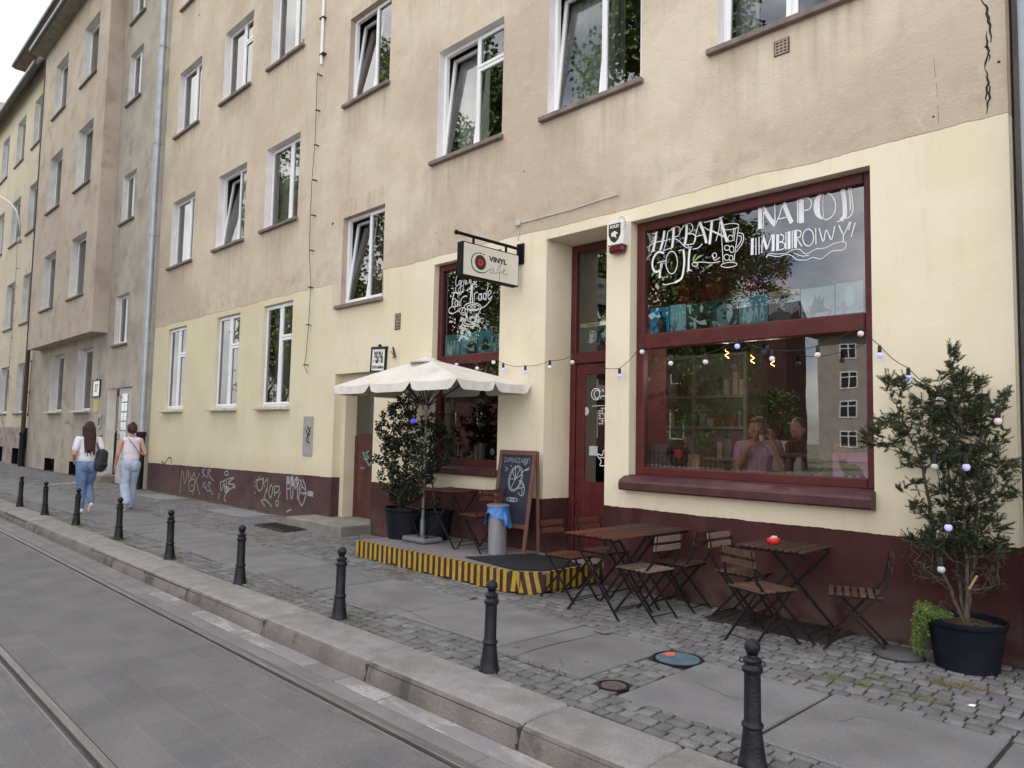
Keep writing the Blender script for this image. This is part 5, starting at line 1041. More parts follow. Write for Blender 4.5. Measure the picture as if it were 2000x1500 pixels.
q = PY(602, 852); d = MB(); d.box(q.x-.17, q.x+.17, YF-.014, YF-.001, q.z-.36, q.z+.36, 0, .004); strokes(d, idn, [[(600, 832), (606, 845), (598, 858), (605, 866)], [(598, 838), (603, 860)], [(607, 834), (601, 850)]], .03, lambda x, y: PY(x, y, YF-.014), (0, -1, 0), 1)
d.build('electric_box', [mat('grey_box', (.36, .35, .34), (.28, .27, .27), 8, .7), TAGB], label='narrow grey electric box door with scribbles on the cream wall', cat='box')
d = MB(); q = PY(768, 678); d.beam(q, PY(775, 698)+Vector((0, -.04, 0)), .03, .02); d.tube([PY(768, 690)+Vector((0, -.02, 0)), PY(778, 688)+Vector((0, -.14, 0)), PY(783, 694)+Vector((0, -.14, 0))], .006, 6); d.tube([PY(771, 697)+Vector((0, -.03, 0)), PY(780, 702)+Vector((0, -.12, 0))], .006, 6); d.build('wall_hook', DARKW, label='small rusty bent hook on the wall right of the 35/36 plate', cat='hook')
# crack, holes, stains
ck = MB(); 
def crk(lines, w): strokes(ck, lambda x, y: (1240+x*.38, y*.38), lines, w, lambda x, y: PY(x, y, YF-.001), (0, -1, 0), 0, 1, .001)
crk([[(1780, 0), (1795, 22), (1806, 30), (1812, 46), (1808, 70), (1818, 95), (1816, 110), (1827, 130), (1824, 160), (1832, 190), (1829, 220)]], [.006, .022]); crk([[(1808, 160), (1806, 190), (1812, 215), (1808, 240), (1820, 262), (1816, 275), (1826, 292), (1818, 315)], [(1816, 270), (1810, 300), (1802, 325), (1797, 350)], [(1795, 242), (1808, 240), (1822, 246)]], [.004, .018]); crk([[(1797, 350), (1812, 378), (1810, 400), (1819, 425), (1808, 450), (1810, 480), (1802, 505), (1808, 525)], [(1815, 420), (1826, 450), (1820, 480), (1826, 505), (1812, 530), (1813, 555), (1807, 590)]], [.003, .018])
crk([[(1535, 300), (1541, 350), (1546, 400)], [(1548, 420), (1554, 470), (1553, 500)], [(1556, 540), (1561, 600), (1559, 640)]], .0022)
for px_, py_, r_ in ((1951, 121, .012), (1823, 228, .010), (1023, 335, .012), (389, 30, .03), (650, 437, .03), (852, 455, .01)):
    q = PY(px_, py_); ck.add([(q.x+r_*math.cos(2*PI*k/10), YF-.0015, q.z+r_*math.sin(2*PI*k/10)) for k in range(10)], [tuple(range(10))])
ck.build('wall_crack', CRK, P_(B) if False else None, label='jagged dark crack running down the plaster at the upper right', cat='crack')
# ================================================================== STRING LIGHTS
BM = mat('bulb_white', (.66, .62, .66), rough=.25, emit=.04); BL = mat('bulb_lilac', (.42, .38, .85), rough=.25, emit=.22); BPK = mat('bulb_pink', (.72, .54, .58), rough=.25, emit=.04); SOC = mat('bulb_socket', (.012, .012, .012), rough=.5)
sl_ = empty('string_lights', tuple(PY(1180, 730, 6.64)), label='string of round bulbs on a black cable across the cafe front into the yew', cat='string lights'); s0 = Vector(sl_.location)
bl = [(892, 705, 6.62, 0), (932, 712, 6.62, 0), (964, 700, 6.62, 0), (983, 714, 6.64, 1), (1026, 719, 6.64, 1), (1074, 709, 6.64, 0), (1118, 699, 6.64, 2), (1210, 725, 6.64, 1), (1254, 678, 6.64, 0), (1310, 700, 6.64, 0), (1378, 697, 6.64, 2), (1440, 666, 6.64, 3), (1508, 690, 6.64, 0), (1597, 682, 6.64, 2), (1681, 640, 6.64, 2), (1718, 682, 6.62, 3), (1774, 726, 6.45, 1), (1835, 768, 6.12, 0), (1949, 808, 6.05, 2), (1887, 898, 5.98, 3), (1825, 898, 6.0, 4), (1852, 1016, 5.98, 3), (1838, 1098, 6.0, 4)]
pp = [PY(a, b, c)-s0 for a, b, c, _ in bl]; pts = []
for i in range(len(pp)-1):
    a, b = pp[i], pp[i+1]; sag = .10*(b-a).length if i < 17 else .05
    if i == 6: sag = .10
    for k in range(6): t_ = k/6; pts.append(a.lerp(b, t_)+Vector((0, 0, -sag*math.sin(PI*t_)*.6+.03)))
pts.append(pp[-1]); f = MB(); f.tube(pts, .0035, 5); f.build('cable', SOC, sl_)
BC = mat('bulb_clear', (.45, .5, .5), rough=.1, emit=0)
for i, (q, (_, _, _, c)) in enumerate(zip(pp, bl)):
    f = MB(); f.ball(q+Vector((0, 0, -.052)), .027, 14); b_ = f.build('bulb', [BM, BL, BPK, BL, BC][c], sl_, smooth=True)
    f = MB(); f.lathe([(.014, -.035), (.017, -.02), (.016, .02), (.010, .035)], q, 10); f.build('socket', SOC, b_)
f = MB(); q = PY(808, 822, 6.0)
bb = empty('decorative_bulb', tuple(q), label='single blue-violet bulb glowing in the deck shrub', cat='bulb'); f.ball((0, 0, 0), .035, 12); f.build('bulb', mat('bulb_blue', (.06, .05, .7), rough=.3, emit=.5), bb, smooth=True); f = MB(); f.lathe([(.016, .02), (.016, .055)], n=10); f.build('socket', SOC, bb)
# ================================================================== WINDOW LETTERING
YG = yb+.018; z1 = lambda x, y: (1220+x/3.75, 300+y/3.75); pg = lambda x, y: PY(x, y, YG); FR = (0, -1, 0)
f = MB()
def W1(lines, w, m=0): strokes(f, z1, lines, w, pg, FR, m)
TH, MD, TN = .042, .025, .0095
# HERBATA
W1([[(232, 580), (222, 650), (208, 712)], [(292, 565), (280, 640), (262, 708)], [(360, 545), (356, 620), (348, 690)], [(455, 525), (452, 600), (440, 672)], [(550, 500), (580, 580), (600, 655)], [(640, 490), (632, 580), (622, 665)], [(700, 470), (725, 560), (750, 645)]], MD*1.2)
W1([[(205, 590), (245, 575)], [(195, 720), (225, 712)], [(175, 715), (180, 680), (230, 650), (290, 640), (330, 628)], [(318, 570), (306, 640), (285, 712)], [(318, 570), (350, 556)], [(305, 636), (340, 625)], [(285, 712), (330, 695), (345, 700)], [(340, 550), (390, 535), (408, 560), (395, 600), (358, 615), (400, 640), (440, 680), (490, 700)], [(430, 530), (480, 512), (500, 535), (490, 570), (455, 590)], [(455, 590), (505, 590), (520, 625), (500, 660), (440, 668)], [(545, 505), (525, 580), (505, 665)], [(515, 610), (590, 590)], [(585, 505), (640, 490), (700, 478)], [(700, 480), (690, 560), (668, 640)], [(640, 565), (700, 590), (745, 610)], [(690, 470), (725, 462)], [(500, 700), (540, 690), (570, 660)]], TN)
# GOJI
W1([[(290, 728), (245, 722), (210, 770), (205, 830), (225, 865), (262, 850), (275, 800)], [(430, 700), (438, 780), (430, 860), (415, 915), (370, 945)], [(478, 690), (470, 780), (468, 855)], [(270, 800), (262, 860), (255, 912)]], MD)
W1([ell(345, 798, 42, 82, 0, 360, 18), [(240, 800), (300, 785)], [(395, 712), (440, 700)], [(460, 690), (495, 682)], [(455, 862), (490, 852)], [(370, 945), (300, 960), (280, 955)], [(462, 672), (470, 680)]], TN)
# mug
W1([ell(772, 535, 66, 22, 0, 360, 16, -.12), [(706, 545), (715, 680), (722, 800)], [(836, 525), (815, 680), (800, 790)], ell(765, 815, 58, 18, 0, 360, 16, -.1), [(830, 580), (868, 590), (865, 650), (818, 720)], [(832, 600), (855, 610), (850, 645), (820, 690)], [(800, 545), (790, 640)], [(812, 545), (800, 640)], ell(775, 620, 18, 22), ell(750, 690, 20, 18), ell(785, 700, 16, 24), ell(748, 760, 20, 22), ell(780, 765, 14, 20), [(560, 530), (640, 570), (740, 620), (760, 650)], [(500, 800), (560, 795), (640, 800), (700, 790)], ell(515, 810, 20, 16), [(640, 740), (660, 780), (700, 760)], ell(660, 745, 14, 18)], TN*.8)
for (cx, cy, a, r_) in ((545, 765, -.6, 40), (515, 765, -1.2, 34), (180, 760, -.9, 34), (170, 700, 1.0, 26), (215, 885, -.8, 24), (175, 610, 1.2, 40), (630, 825, -.5, 20)):
    q = [(cx-r_*math.cos(a), cy-r_*math.sin(a)), (cx+8*math.sin(a), cy-8*math.cos(a)), (cx+r_*math.cos(a), cy+r_*math.sin(a))]; W1([q], [.004, .024], 1)
# NAPOJ : thick stem + hairline
W1([[(993, 393), (992, 470), (992, 552)], [(1008, 385), (1060, 470), (1103, 525)], [(1165, 362), (1195, 440), (1225, 508)], [(1296, 330), (1298, 420), (1300, 508)], [(1598, 262), (1612, 360), (1612, 455), (1585, 490)]], TH)
W1([[(1450, 290), (1418, 325), (1408, 385), (1418, 445), (1452, 482)]], [.006, .062]); W1([[(1458, 292), (1452, 385), (1460, 482)]], .006)
W1([[(1018, 395), (1014, 550)], [(1100, 372), (1103, 528)], [(1160, 362), (1135, 450), (1108, 512)], [(1122, 480), (1208, 462)], [(1266, 338), (1268, 510)], [(1278, 336), (1280, 510)], [(1300, 328), (1350, 328), (1370, 365), (1355, 405), (1310, 420)], ell(1465, 385, 82, 100, -85, 90, 16), [(1480, 272), (1492, 300)], [(1655, 248), (1668, 340), (1672, 420), (1640, 470), (1555, 500)], [(1640, 250), (1652, 340), (1655, 420)]], TN*1.2)
# IMBIROWY
W1([[(936, 620), (934, 742)], [(1010, 602), (1044, 700)], [(1090, 590), (1088, 715)], [(1122, 592), (1120, 712)], [(1205, 570), (1205, 700)], [(1250, 560), (1252, 692)]], .030)
W1([[(962, 618), (962, 742)], [(985, 612), (985, 738)], [(1010, 602), (1004, 728)], [(1044, 700), (1080, 592)], [(1140, 590), (1165, 605), (1158, 640), (1130, 648), (1168, 655), (1172, 690), (1130, 708)], [(1182, 575), (1182, 702)], [(1228, 565), (1228, 695)], [(1262, 560), (1292, 572), (1285, 610), (1262, 620), (1300, 680)], ell(1345, 615, 40, 62), [(1400, 545), (1402, 665)], [(1425, 545), (1455, 645), (1478, 560), (1515, 630), (1540, 530)], [(1570, 525), (1605, 590), (1650, 500)], [(1605, 590), (1600, 650)], [(1660, 500), (1640, 560)], [(1690, 505), (1660, 610)]], TN*1.1)
W1([[(1035, 760), (1060, 745), (1120, 755), (1180, 740), (1220, 745), (1260, 775), (1330, 780), (1380, 760), (1440, 770), (1520, 715), (1600, 705), (1625, 660), (1600, 645), (1530, 660), (1470, 690), (1400, 700), (1330, 735), (1280, 700), (1220, 710), (1180, 730), (1120, 735), (1060, 735), (1035, 760)], [(1240, 730), (1300, 750), (1350, 745)]], TN*.7)
f.build('lettering', [LET, mat('leaf_green', (.16, .30, .13), (.28, .40, .22), 40, .6)], bw)
f = MB(); z5 = lambda x, y: (860+x/6.817, 440+y/6.817); YG2 = yb2+.018
def W2(lines, w): strokes(f, z5, lines, w, lambda x, y: PY(x, y, YG2), FR)
W2([[(250, 640), (215, 700), (205, 780), (225, 810), (250, 770)], ell(262, 765, 12, 30), [(285, 730), (275, 800), (262, 890), (240, 880), (250, 840), (300, 800)], [(320, 720), (310, 800), (295, 890), (275, 880)], [(330, 770), (350, 755), (345, 735), (330, 760), (345, 785), (375, 765)], [(385, 760), (410, 745), (400, 725), (385, 750)], [(440, 745), (480, 765)], [(210, 820), (205, 870), (240, 905), (300, 890), (320, 850)]], .010)
W2([[(185, 900), (165, 980), (155, 1085)], [(415, 790), (408, 900), (400, 1030)], [(430, 790), (424, 900), (432, 1030)]], .018)
W2([[(150, 905), (200, 890), (240, 920)], [(165, 985), (205, 975)], [(160, 1085), (120, 1110), (118, 1160), (150, 1178), (200, 1160), (245, 1130)], ell(212, 1040, 16, 42), [(230, 995), (232, 1082)], [(252, 1000), (252, 1080)], [(252, 960), (254, 965)], [(275, 985), (272, 1080)], [(275, 1000), (300, 960), (340, 940), (355, 955)], [(345, 870), (400, 840), (440, 790), (480, 785), (485, 820), (460, 815)], [(455, 900), (452, 1010)], [(455, 915), (485, 890), (500, 900)], ell(530, 955, 18, 42), [(552, 905), (550, 995)], ell(592, 945, 18, 42), [(640, 790), (620, 900), (608, 1000)], [(640, 940), (675, 900), (672, 870), (645, 880), (635, 940), (650, 985), (690, 940)], [(690, 940), (660, 1010), (600, 1075), (540, 1105)]], .011)
W2([ell(432, 1085, 112, 52, 0, 360, 22, .02), ell(440, 1090, 80, 34, 0, 360, 20), [(395, 1090), (430, 1075), (470, 1085), (450, 1105), (410, 1100)], [(325, 1110), (345, 1200), (375, 1280)], [(540, 1110), (500, 1200), (465, 1280)], [(375, 1280), (420, 1290), (465, 1280)], [(350, 1170), (360, 1230)], [(490, 1170), (475, 1230)], ell(400, 1300, 105, 48, -20, 200, 16), ell(400, 1290, 80, 28, 0, 180, 12), [(320, 1095), (270, 1105), (258, 1150), (300, 1195), (335, 1190)], [(300, 1120), (285, 1150), (315, 1175)]], .010)
f.build('lettering', LET, sw)
# door glass decals
f = MB(); z8 = lambda x, y: (1000+x/2.239, 380+y/2.239); YG3 = yd+.018
def W3(lines, w): strokes(f, z8, lines, w, lambda x, y: PY(x, y, YG3), FR)
W3([ell(372, 873, 12, 18), ell(368, 873, 20, 25, 60, 340), [(385, 893), (395, 880), (410, 885)], [(395, 852), (400, 862)]], .010)
f.build('door_logo', LET, dl); f = MB(); W3([[(350, 925), (408, 922)]], .006)
for r_ in range(7):
    for c_ in range(3): W3([[(378+c_*11, 935+r_*11), (386+c_*11, 934+r_*11), (384+c_*11, 942+r_*11)]], .008) if (r_*3+c_) % 5 else None
f.build('door_lettering', LET, dl); f = MB(); W3([[(375, 1145), (378, 1135), (395, 1140), (400, 1120), (405, 1120)], [(375, 1145), (390, 1165), (385, 1185), (408, 1185)], [(385, 1150), (405, 1150)]], .012)
f.build('cat_decal', LET, dl); f = MB(); STK = mat('pale_sticker', (.42, .50, .47), rough=.6)
q = PY(1145, 803, YG3); f.add([(q.x+.045*math.cos(2*PI*k/20), YG3-.001, q.z+.055*math.sin(2*PI*k/20)) for k in range(20)], [tuple(range(20))]); f.build('sticker', STK, dl); f = MB()
a, b = PY(1151, 871, YG3), PY(1167, 890, YG3); f.quad((a.x, YG3-.001, a.z), (b.x, YG3-.001, a.z), (b.x, YG3-.001, b.z), (a.x, YG3-.001, b.z))
f.build('sticker', STK, dl)
# ================================================================== RECORD SLEEVES (generic abstract covers)
def sleeve_mat(nm, bgc, fgc, sc, seed, thr=.5):
    m = mat(nm, bgc, fgc, sc, .5, obj=True, lo=thr-.02, hi=thr+.03, detail=3); return m
SLM = [((.02, .46, .78), (.03, .42, .72)), ((.32, .70, .82), (.06, .22, .28)), ((.03, .07, .09), (.60, .80, .84)), ((.03, .09, .12), (.42, .64, .70)), ((.12, .42, .50), (.60, .84, .90)), ((.42, .38, .42), (.03, .05, .06)), ((.50, .62, .64), (.14, .22, .24)), ((.52, .62, .66), (.36, .44, .48))]
def sleeve(x0, x1, z0, z1, Y, k, label, fig=None, band=None):
    t = empty('record_sleeve', ((x0+x1)/2, Y, (z0+z1)/2), label=label, cat='record sleeve', group='record sleeves along the window transoms'); w, h_ = (x1-x0)/2, (z1-z0)/2
    bgc, fgc = SLM[k % 8]; f = MB(); f.box(-w, w, 0, .004, -h_, h_); f.build('card', mat('sleeve_%s' % 'abcdefgh'[k % 8], bgc, fgc, 7+k % 3, .5, obj=True, lo=.57, hi=.60, detail=4), t)
    f = MB(); c1 = 0
    fx = lambda pts, m=0, o=.001: f.add([(x*w, -o, y*h_) for x, y in pts], [tuple(range(len(pts)))], m)
    if fig == 'player': fx([(-.1, -1), (-.2, -.1), (.0, .25), (.35, .3), (.62, .1), (.75, -1)]); fx([(.12+.13*math.cos(a*.6), .52+.22*math.sin(a*.6)) for a in range(10)]); fx([(-.1, .05), (-.6, -.62), (-.5, -.66), (.02, -.05)]); fx([(-.6, -.55), (-.8, -.72), (-.68, -.8), (-.48, -.62)])
    elif fig == 'face': fx([(.0+.62*math.cos(a*.35), -.05+.95*math.sin(a*.35)) for a in range(18)], 3); fx([(.05, .85), (.5, .5), (.62, -.2), (.3, -.8), (.12, -.4), (.2, .2)], 1, .0015); fx([(-.62, .2), (-.5, .75), (0, 1), (.55, .75), (.64, .2), (.4, .55), (0, .62), (-.4, .5)], 0, .0018); fx([(-.3, .2), (-.05, .25), (-.05, .15), (-.3, .1)], 0, .002); fx([(.1, .25), (.35, .2), (.35, .1), (.1, .15)], 0, .002); fx([(-.05, .1), (.08, .1), (.1, -.2), (-.1, -.2)], 0, .002); fx([(-.2, -.38), (.2, -.38), (.1, -.5), (-.1, -.5)], 0, .002)
    elif fig == 'mask': fx([(.0+.27*math.cos(a*.35), .15+.5*math.sin(a*.35)) for a in range(18)], 1); fx([(-.27, .2), (-.2, .6), (0, .7), (.22, .6), (.28, .2), (.15, .42), (-.15, .45)], 0, .0018); fx([(.02, .3), (.27, .1), (.1, -.35), (.04, -.1)], 3, .0015); fx([(-.16, .35), (-.03, .35), (-.03, .22), (-.16, .22)], 0, .002); fx([(.05, .35), (.18, .35), (.18, .22), (.05, .22)], 0, .002); fx([(-.1, -.08), (.1, -.08), (0, -.18)], 0, .002); fx([(-1, -.6), (-.6, -.35), (.3, -.5), (.5, -.75), (.9, -.4), (1, -1), (-1, -1)], 0, .0025)
    elif fig == 'guitar': fx([(-.1, -1), (-.3, -.3), (.1, .1), (.5, .2), (.95, -.2), (1, -1)]); fx([(.25+.15*math.cos(a*.6), .5+.28*math.sin(a*.6)) for a in range(10)], 1); fx([(-.9, .1), (-.7, -.1), (.1, -.7), (.7, -.8), (.6, -.35), (.1, -.45)], 1, .002); fx([(-.9, .9), (-.6, .9), (-.65, .2), (-.8, .2)], 1)
    elif fig == 'people':
        for cx_ in (-.6, -.2, .2, .6): fx([(cx_-.16, -1), (cx_-.1, .1), (cx_+.1, .1), (cx_+.16, -1), (cx_, -.2)], int(cx_*5) % 2); fx([(cx_+.08*math.cos(a*.6), .3+.15*math.sin(a*.6)) for a in range(10)], 1)
    elif fig == 'hand': fx([(-.5, -.8), (-.3, -.1), (-.1, .5), (.0, 0), (.15, .55), (.2, 0), (.4, .3), (.35, -.4), (.8, -.7)], 0)
    else: fx([(.0+.35*math.cos(a*.35), .1+.7*math.sin(a*.35)) for a in range(18)], 1)
    if band: fx([(-1, .78), (-.6, .70), (0, .76), (.5, .70), (1, .80), (1, 1), (-1, 1)], 2, .003); fx([(-.5, .84), (.5, .84), (.5, .9), (-.5, .9)], 0, .004)
    f.build('print', [mat('print_dark', (.012, .018, .025), rough=.5), mat('print_pale', (.66, .82, .86), rough=.5), mat('print_yellow', (.62, .58, .28), rough=.6), mat('print_mid', (.24, .40, .46), rough=.5)], t)
xs_ = [-4.84, -4.575, -4.36, -4.06, -3.74, -3.42, -3.09, -2.76, -2.50]
figs = ['player', 'people', 'guitar', 'face', 'people', 'mask', 'hand', None]
labs = ['bright blue sleeve with a dark horn player, in the big window', 'pale blue sleeve with tall figures, second from the left in the big window', 'black sleeve with a pale guitar player in the big window', 'dark sleeve with a large close-up face in the big window', 'teal sleeve crowded with figures in the middle of the big window row', 'sleeve with a yellow torn top band and a white face', 'pale sleeve with a hand-like drawing right of the yellow banded one', 'washed-out pale sleeve at the right end of the row in the big window']
for i in range(8): sleeve(xs_[i]+.006, xs_[i+1]-.006, 2.845, 3.125+.01*(i % 2), yb+.026, i, labs[i], figs[i], i == 5)
xs2 = [-8.47, -8.10, -7.75, -7.42, -7.235]
for i in range(4): sleeve(xs2[i]+.006, xs2[i+1]-.006, 2.81, 3.12, yb2+.026, (4, 1, 4, 3)[i], ('teal sleeve with figures at the left of the narrow window', 'teal sleeve with figures, second in the narrow window', 'teal sleeve third in the narrow window, with a pale drawing', 'dark sleeve with a pale head at the right of the narrow window')[i], ('people', 'guitar', 'hand', 'face')[i])
sleeve(-6.17, -5.74, 2.75, 3.12, yd+.026, 2, 'dark sleeve with a laughing pale face over the cafe door', 'mask', True); sleeve(-5.72, -5.43, 2.75, 3.10, yd+.026, 3, 'dark sleeve with a pale shape at the right over the cafe door', 'face')
# ================================================================== INSIDE THE CAFE
IL = yb+.10
f = MB(); c = Vector((0, 0, 0))
def on(Yp, *p): return PY(*p, Yp)
# clear framed sleeve + record + paper bag + poster + basket on the ledge
q0, q1 = on(7.02, 1266, 858), on(7.02, 1318, 917); t = empty('picture_sleeve', ((q0.x+q1.x)/2, 7.02, 1.264), label='grey-blue record sleeve leaning in the lower left corner of the big window', cat='record sleeve')
f = MB(); w = (q1.x-q0.x)/2; f.box(-w, w, 0, .006, 0, .33, M=Matrix.Rotation(-.1, 4, 'X')); f.build('card', mat('sleeve_grey', (.12, .13, .16), (.05, .05, .07), 6, .4, obj=True), t)
t = empty('vinyl_record', tuple(on(6.98, 1325, 886)), label='black vinyl record with a red centre label in the big window', cat='record'); f = MB(); MX = Matrix.Rotation(PI/2, 4, 'X'); f.lathe([(1e-4, 0), (.148, 0), (.15, .002), (.148, .004), (1e-4, .004)], n=40, M=MX); f.build('disc', mat('vinyl', (.008, .008, .009), rough=.22), t)
f = MB(); f.lathe([(1e-4, 0), (.052, 0), (.052, .002), (1e-4, .002)], n=30, M=MX); o = f.build('centre_label', mat('record_red', (.62, .04, .05), rough=.5), t); o.location = (0, -.0045, 0)
q = on(7.0, 1359, 918); t = MB(); t.box(q.x-.075, q.x+.075, 6.96, 7.03, 1.264, 1.50, 0, .008); strokes(t, lambda x, y: (1240+x/4.167, 780+y/4.167), [ell(495, 520, 20, 32), [(480, 500), (505, 540)], [(485, 540), (510, 510)]], .006, lambda x, y: PY(x, y, 6.958), FR, 1)
t.build('paper_bag', [mat('kraft_paper', (.36, .22, .12), (.28, .17, .09), 8, .9), LET], label='brown paper bag with a printed white round logo on the window ledge', cat='bag')
q = on(7.0, 1661, 938); t = empty('poster_card', (q.x, 7.0, 1.264), label='pink and violet picture of a dark four-legged animal in the lower right window corner', cat='picture')
def pink():
    m = mat('pink_card', (.55, .12, .38), rough=.4, obj=True); tt = m.node_tree; n = tt.nodes; l = tt.links; b = n['Principled BSDF']; tcn = n.new('ShaderNodeTexCoord'); s_ = n.new('ShaderNodeSeparateXYZ'); l.new(tcn.outputs['Object'], s_.inputs[0]); r = n.new('ShaderNodeMapRange'); r.inputs[1].default_value = .05; r.inputs[2].default_value = .28; l.new(s_.outputs[2], r.inputs[0])
    q = n.new('ShaderNodeMix'); q.data_type = 'RGBA'; q.inputs[6].default_value = (.60, .50, .68, 1); q.inputs[7].default_value = (.62, .07, .40, 1); l.new(r.outputs[0], q.inputs[0]); l.new(q.outputs[2], b.inputs['Base Color']); return m
f = MB(); f.box(-.16, .16, 0, .006, 0, .295); f.build('card', pink(), t)
f = MB(); sil = [(-.10, .24), (-.085, .26), (-.08, .235), (-.045, .235), (-.03, .262), (-.028, .225), (-.02, .19), (.03, .195), (.08, .175), (.11, .12), (.14, .06), (.15, .01), (.12, .01), (.09, .07), (.06, .10), (.045, .06), (.04, .01), (.015, .01), (.01, .09), (-.02, .08), (-.03, .01), (-.055, .01), (-.055, .10), (-.085, .15), (-.105, .18)]
from mathutils.geometry import tessellate_polygon
tri = tessellate_polygon([[Vector((x, y, 0)) for x, y in sil]]); f.add([(x, -.0012, z) for x, z in sil], [tuple(a) for a in tri]); f.build('print', mat('print_purple', (.035, .010, .035), rough=.5), t)
q = on(7.25, 1652, 878); t = MB(); t.lathe([(.11, 0), (.125, .10), (.118, .10), (.105, .01)], (q.x, 7.28, q.z-.05), 24); 
for k in range(5): t.lathe([(.118, 0), (.126, .006), (.118, .012)], (q.x, 7.28, q.z-.045+.02*k), 24, cap=False)
t.build('basket', mat('wicker', (.34, .19, .06), (.20, .10, .035), 40, .8, .8, 60), label='woven wicker basket behind the animal picture', cat='basket'); bq = q
t = MB(); t.box(q.x-.6, q.x+.5, 7.12, 7.75, q.z-.09, q.z-.055, 0, .005); t.box(q.x-.55, q.x-.50, 7.15, 7.2, .2, q.z-.09); t.box(q.x+.4, q.x+.45, 7.15, 7.2, .2, q.z-.09); t.build('side_table', mat('table_dark', (.07, .045, .03), rough=.5), label='dark table inside the cafe holding the wicker basket', cat='table')
# pale glass cabinet, counter, shelves, books, lamps
t = empty('display_cabinet', (-5.9, 9.6, .16), label='tall pale glazed cabinet at the back of the cafe', cat='cabinet'); PALEC = mat('cabinet_pale', (.30, .32, .27), (.24, .26, .22), 3, .5)
f = MB(); f.box(-.85, .85, 0, .6, 0, 2.75, 0, .01); f.build('body', mat('cabinet_back', (.17, .185, .155), (.12, .13, .11), 2, .6), t)
f = MB()
for x in (-.85, -.02, .81): f.box(x, x+.045, -.05, -.001, 0, 2.75)
for z in (0, .7, 1.2, 1.65, 2.1, 2.7): f.box(-.80, -.025, -.045, -.002, z, z+.04); f.box(.03, .805, -.045, -.002, z, z+.04)
f.build('frame', PALEC, t)
f = MB()
for z in (.74, 1.24, 1.69, 2.14):
    x = -.75
    while x < .75: w_ = ru(.03, .12); f.box(x, x+w_, -.04, -.003, z, z+ru(.10, .32), int(rnd()*4)); x += w_+ru(.01, .1)
f.build('bottles', [mat('item_cream', (.45, .42, .34)), mat('item_green', (.10, .16, .10)), mat('item_grey', (.25, .26, .27)), mat('item_brown', (.16, .09, .05))], t)
t = empty('counter', (-4.6, 8.9, .16), label='dark cafe counter with a coffee machine behind the seated woman', cat='counter'); f = MB(); f.box(-2.2, 1.4, 0, .6, 0, 1.05, 0, .01); f.build('body', mat('counter_grey', (.12, .115, .11), (.17, .16, .15), 3, .5), t); f = MB(); f.box(-2.25, 1.45, -.05, .62, 1.051, 1.09, 0, .005); f.build('worktop', mat('worktop', (.10, .07, .05), rough=.4), t)
f = MB(); f.box(-.1, .6, .12, .52, 1.0905, 1.5, 0, .03); f.tube([(.1, .1, 1.2), (.1, .0, 1.15)], .02, 8); f.tube([(.4, .1, 1.2), (.4, .0, 1.15)], .02, 8); f.build('coffee_machine', STEEL, t)
f = MB()
for k in range(14):
    f.box(-8.5+.092*k, -8.5+.092*k+ru(.03, .08), 6.98, 7.16, 1.252, 1.252+ru(.18, .30), k % 4)
f.build('books', [mat('book_cream', (.42, .41, .34)), mat('book_teal', (.10, .20, .20)), mat('book_grey', (.22, .24, .22)), mat('book_white', (.5, .5, .46))], label='row of pale book spines on the ledge of the narrow window', cat='books')
t = MB(); t.lathe([(1e-4, 0), (.14, 0), (.14, .004), (1e-4, .004)], tuple(PY(962, 882, 6.96)), 36, 0, MX); t.lathe([(1e-4, .005), (.045, .005), (1e-4, .006)], tuple(PY(962, 882, 6.96)), 30, 1, MX, cap=False)
t.build('vinyl_record', [MATS['vinyl'], mat('record_grey', (.35, .35, .36), rough=.5)], label='black vinyl record with a grey label in the narrow window', cat='record')
FIL = mat('filament', (1.0, .36, .08), emit=9)
for k, (px_, py_) in enumerate(((1420, 692), (1470, 702), (1509, 708))):
    q = on(8.0+.25*k, px_, py_); t = empty('spiral_bulb', tuple(q), label=('glowing spiral bulb hanging inside, leftmost of the three', 'glowing spiral bulb hanging inside, middle of the three', 'glowing spiral bulb hanging inside, rightmost of the three')[k], cat='lamp', group='spiral bulbs hanging inside the cafe')
    f = MB(); f.tube([(.020*math.cos(a*.45), .020*math.sin(a*.45), -.05+.0045*a) for a in range(24)], .0022, 5); f.build('filament', FIL, t); pl_ = bpy.data.lights.new('lamp_glow', 'POINT'); pl_.energy = 3.6; pl_.color = (1, .78, .56); pl_.shadow_soft_size = .03; po = bpy.data.objects.new('lamp_glow', pl_); S.collection.objects.link(po); po.parent = t; po.location = (0, 0, -.09); f = MB(); f.tube([(0, 0, .07), (0, 0, 4.3-q.z)], .003, 5); f.lathe([(.018, .07), (.018, .12)], n=10); f.build('cord', BLACK, t)
f = MB()
for k in range(7): f.box(-5.2+.5*k, -5.15+.5*k, 7.6, 10.5, 4.15, 4.25)
f.build('ceiling_rails', mat('rail_dark', (.05, .02, .02), rough=.5), label='dark red rails under the cafe ceiling', cat='rail')
bkh = MB(); bkh.box(-5.4, -1.45, 7.80, 7.86, 2.86, 4.34); bkh.box(-9.2, -6.95, 7.80, 7.86, 2.86, 4.34); bkh.build('bulkhead', mat('bulkhead_red', (.075, .010, .011), (.045, .010, .010), 1.5, .6), label='dark red board hanging inside behind the upper panes', cat='board')
f = MB()   # red round shapes on back wall seen through upper pane
for px_, py_ in ((1335, 576), (1393, 568), (1463, 562), (1530, 552)): q = on(7.79, px_, py_); f.lathe([(1e-4, 0), (.105, 0), (.105, .01), (1e-4, .01)], q, 28, 0, MX, cap=False); f.lathe([(.125, 0), (.14, 0), (.14, .008), (.125, .008)], q, 28, 0, MX, cap=False)
for k, o_ in enumerate([0]): pass
f.build('wall_discs', mat('red_disc', (.22, .014, .012), rough=.5), label='row of round red discs on the dark board behind the upper pane', cat='decoration')
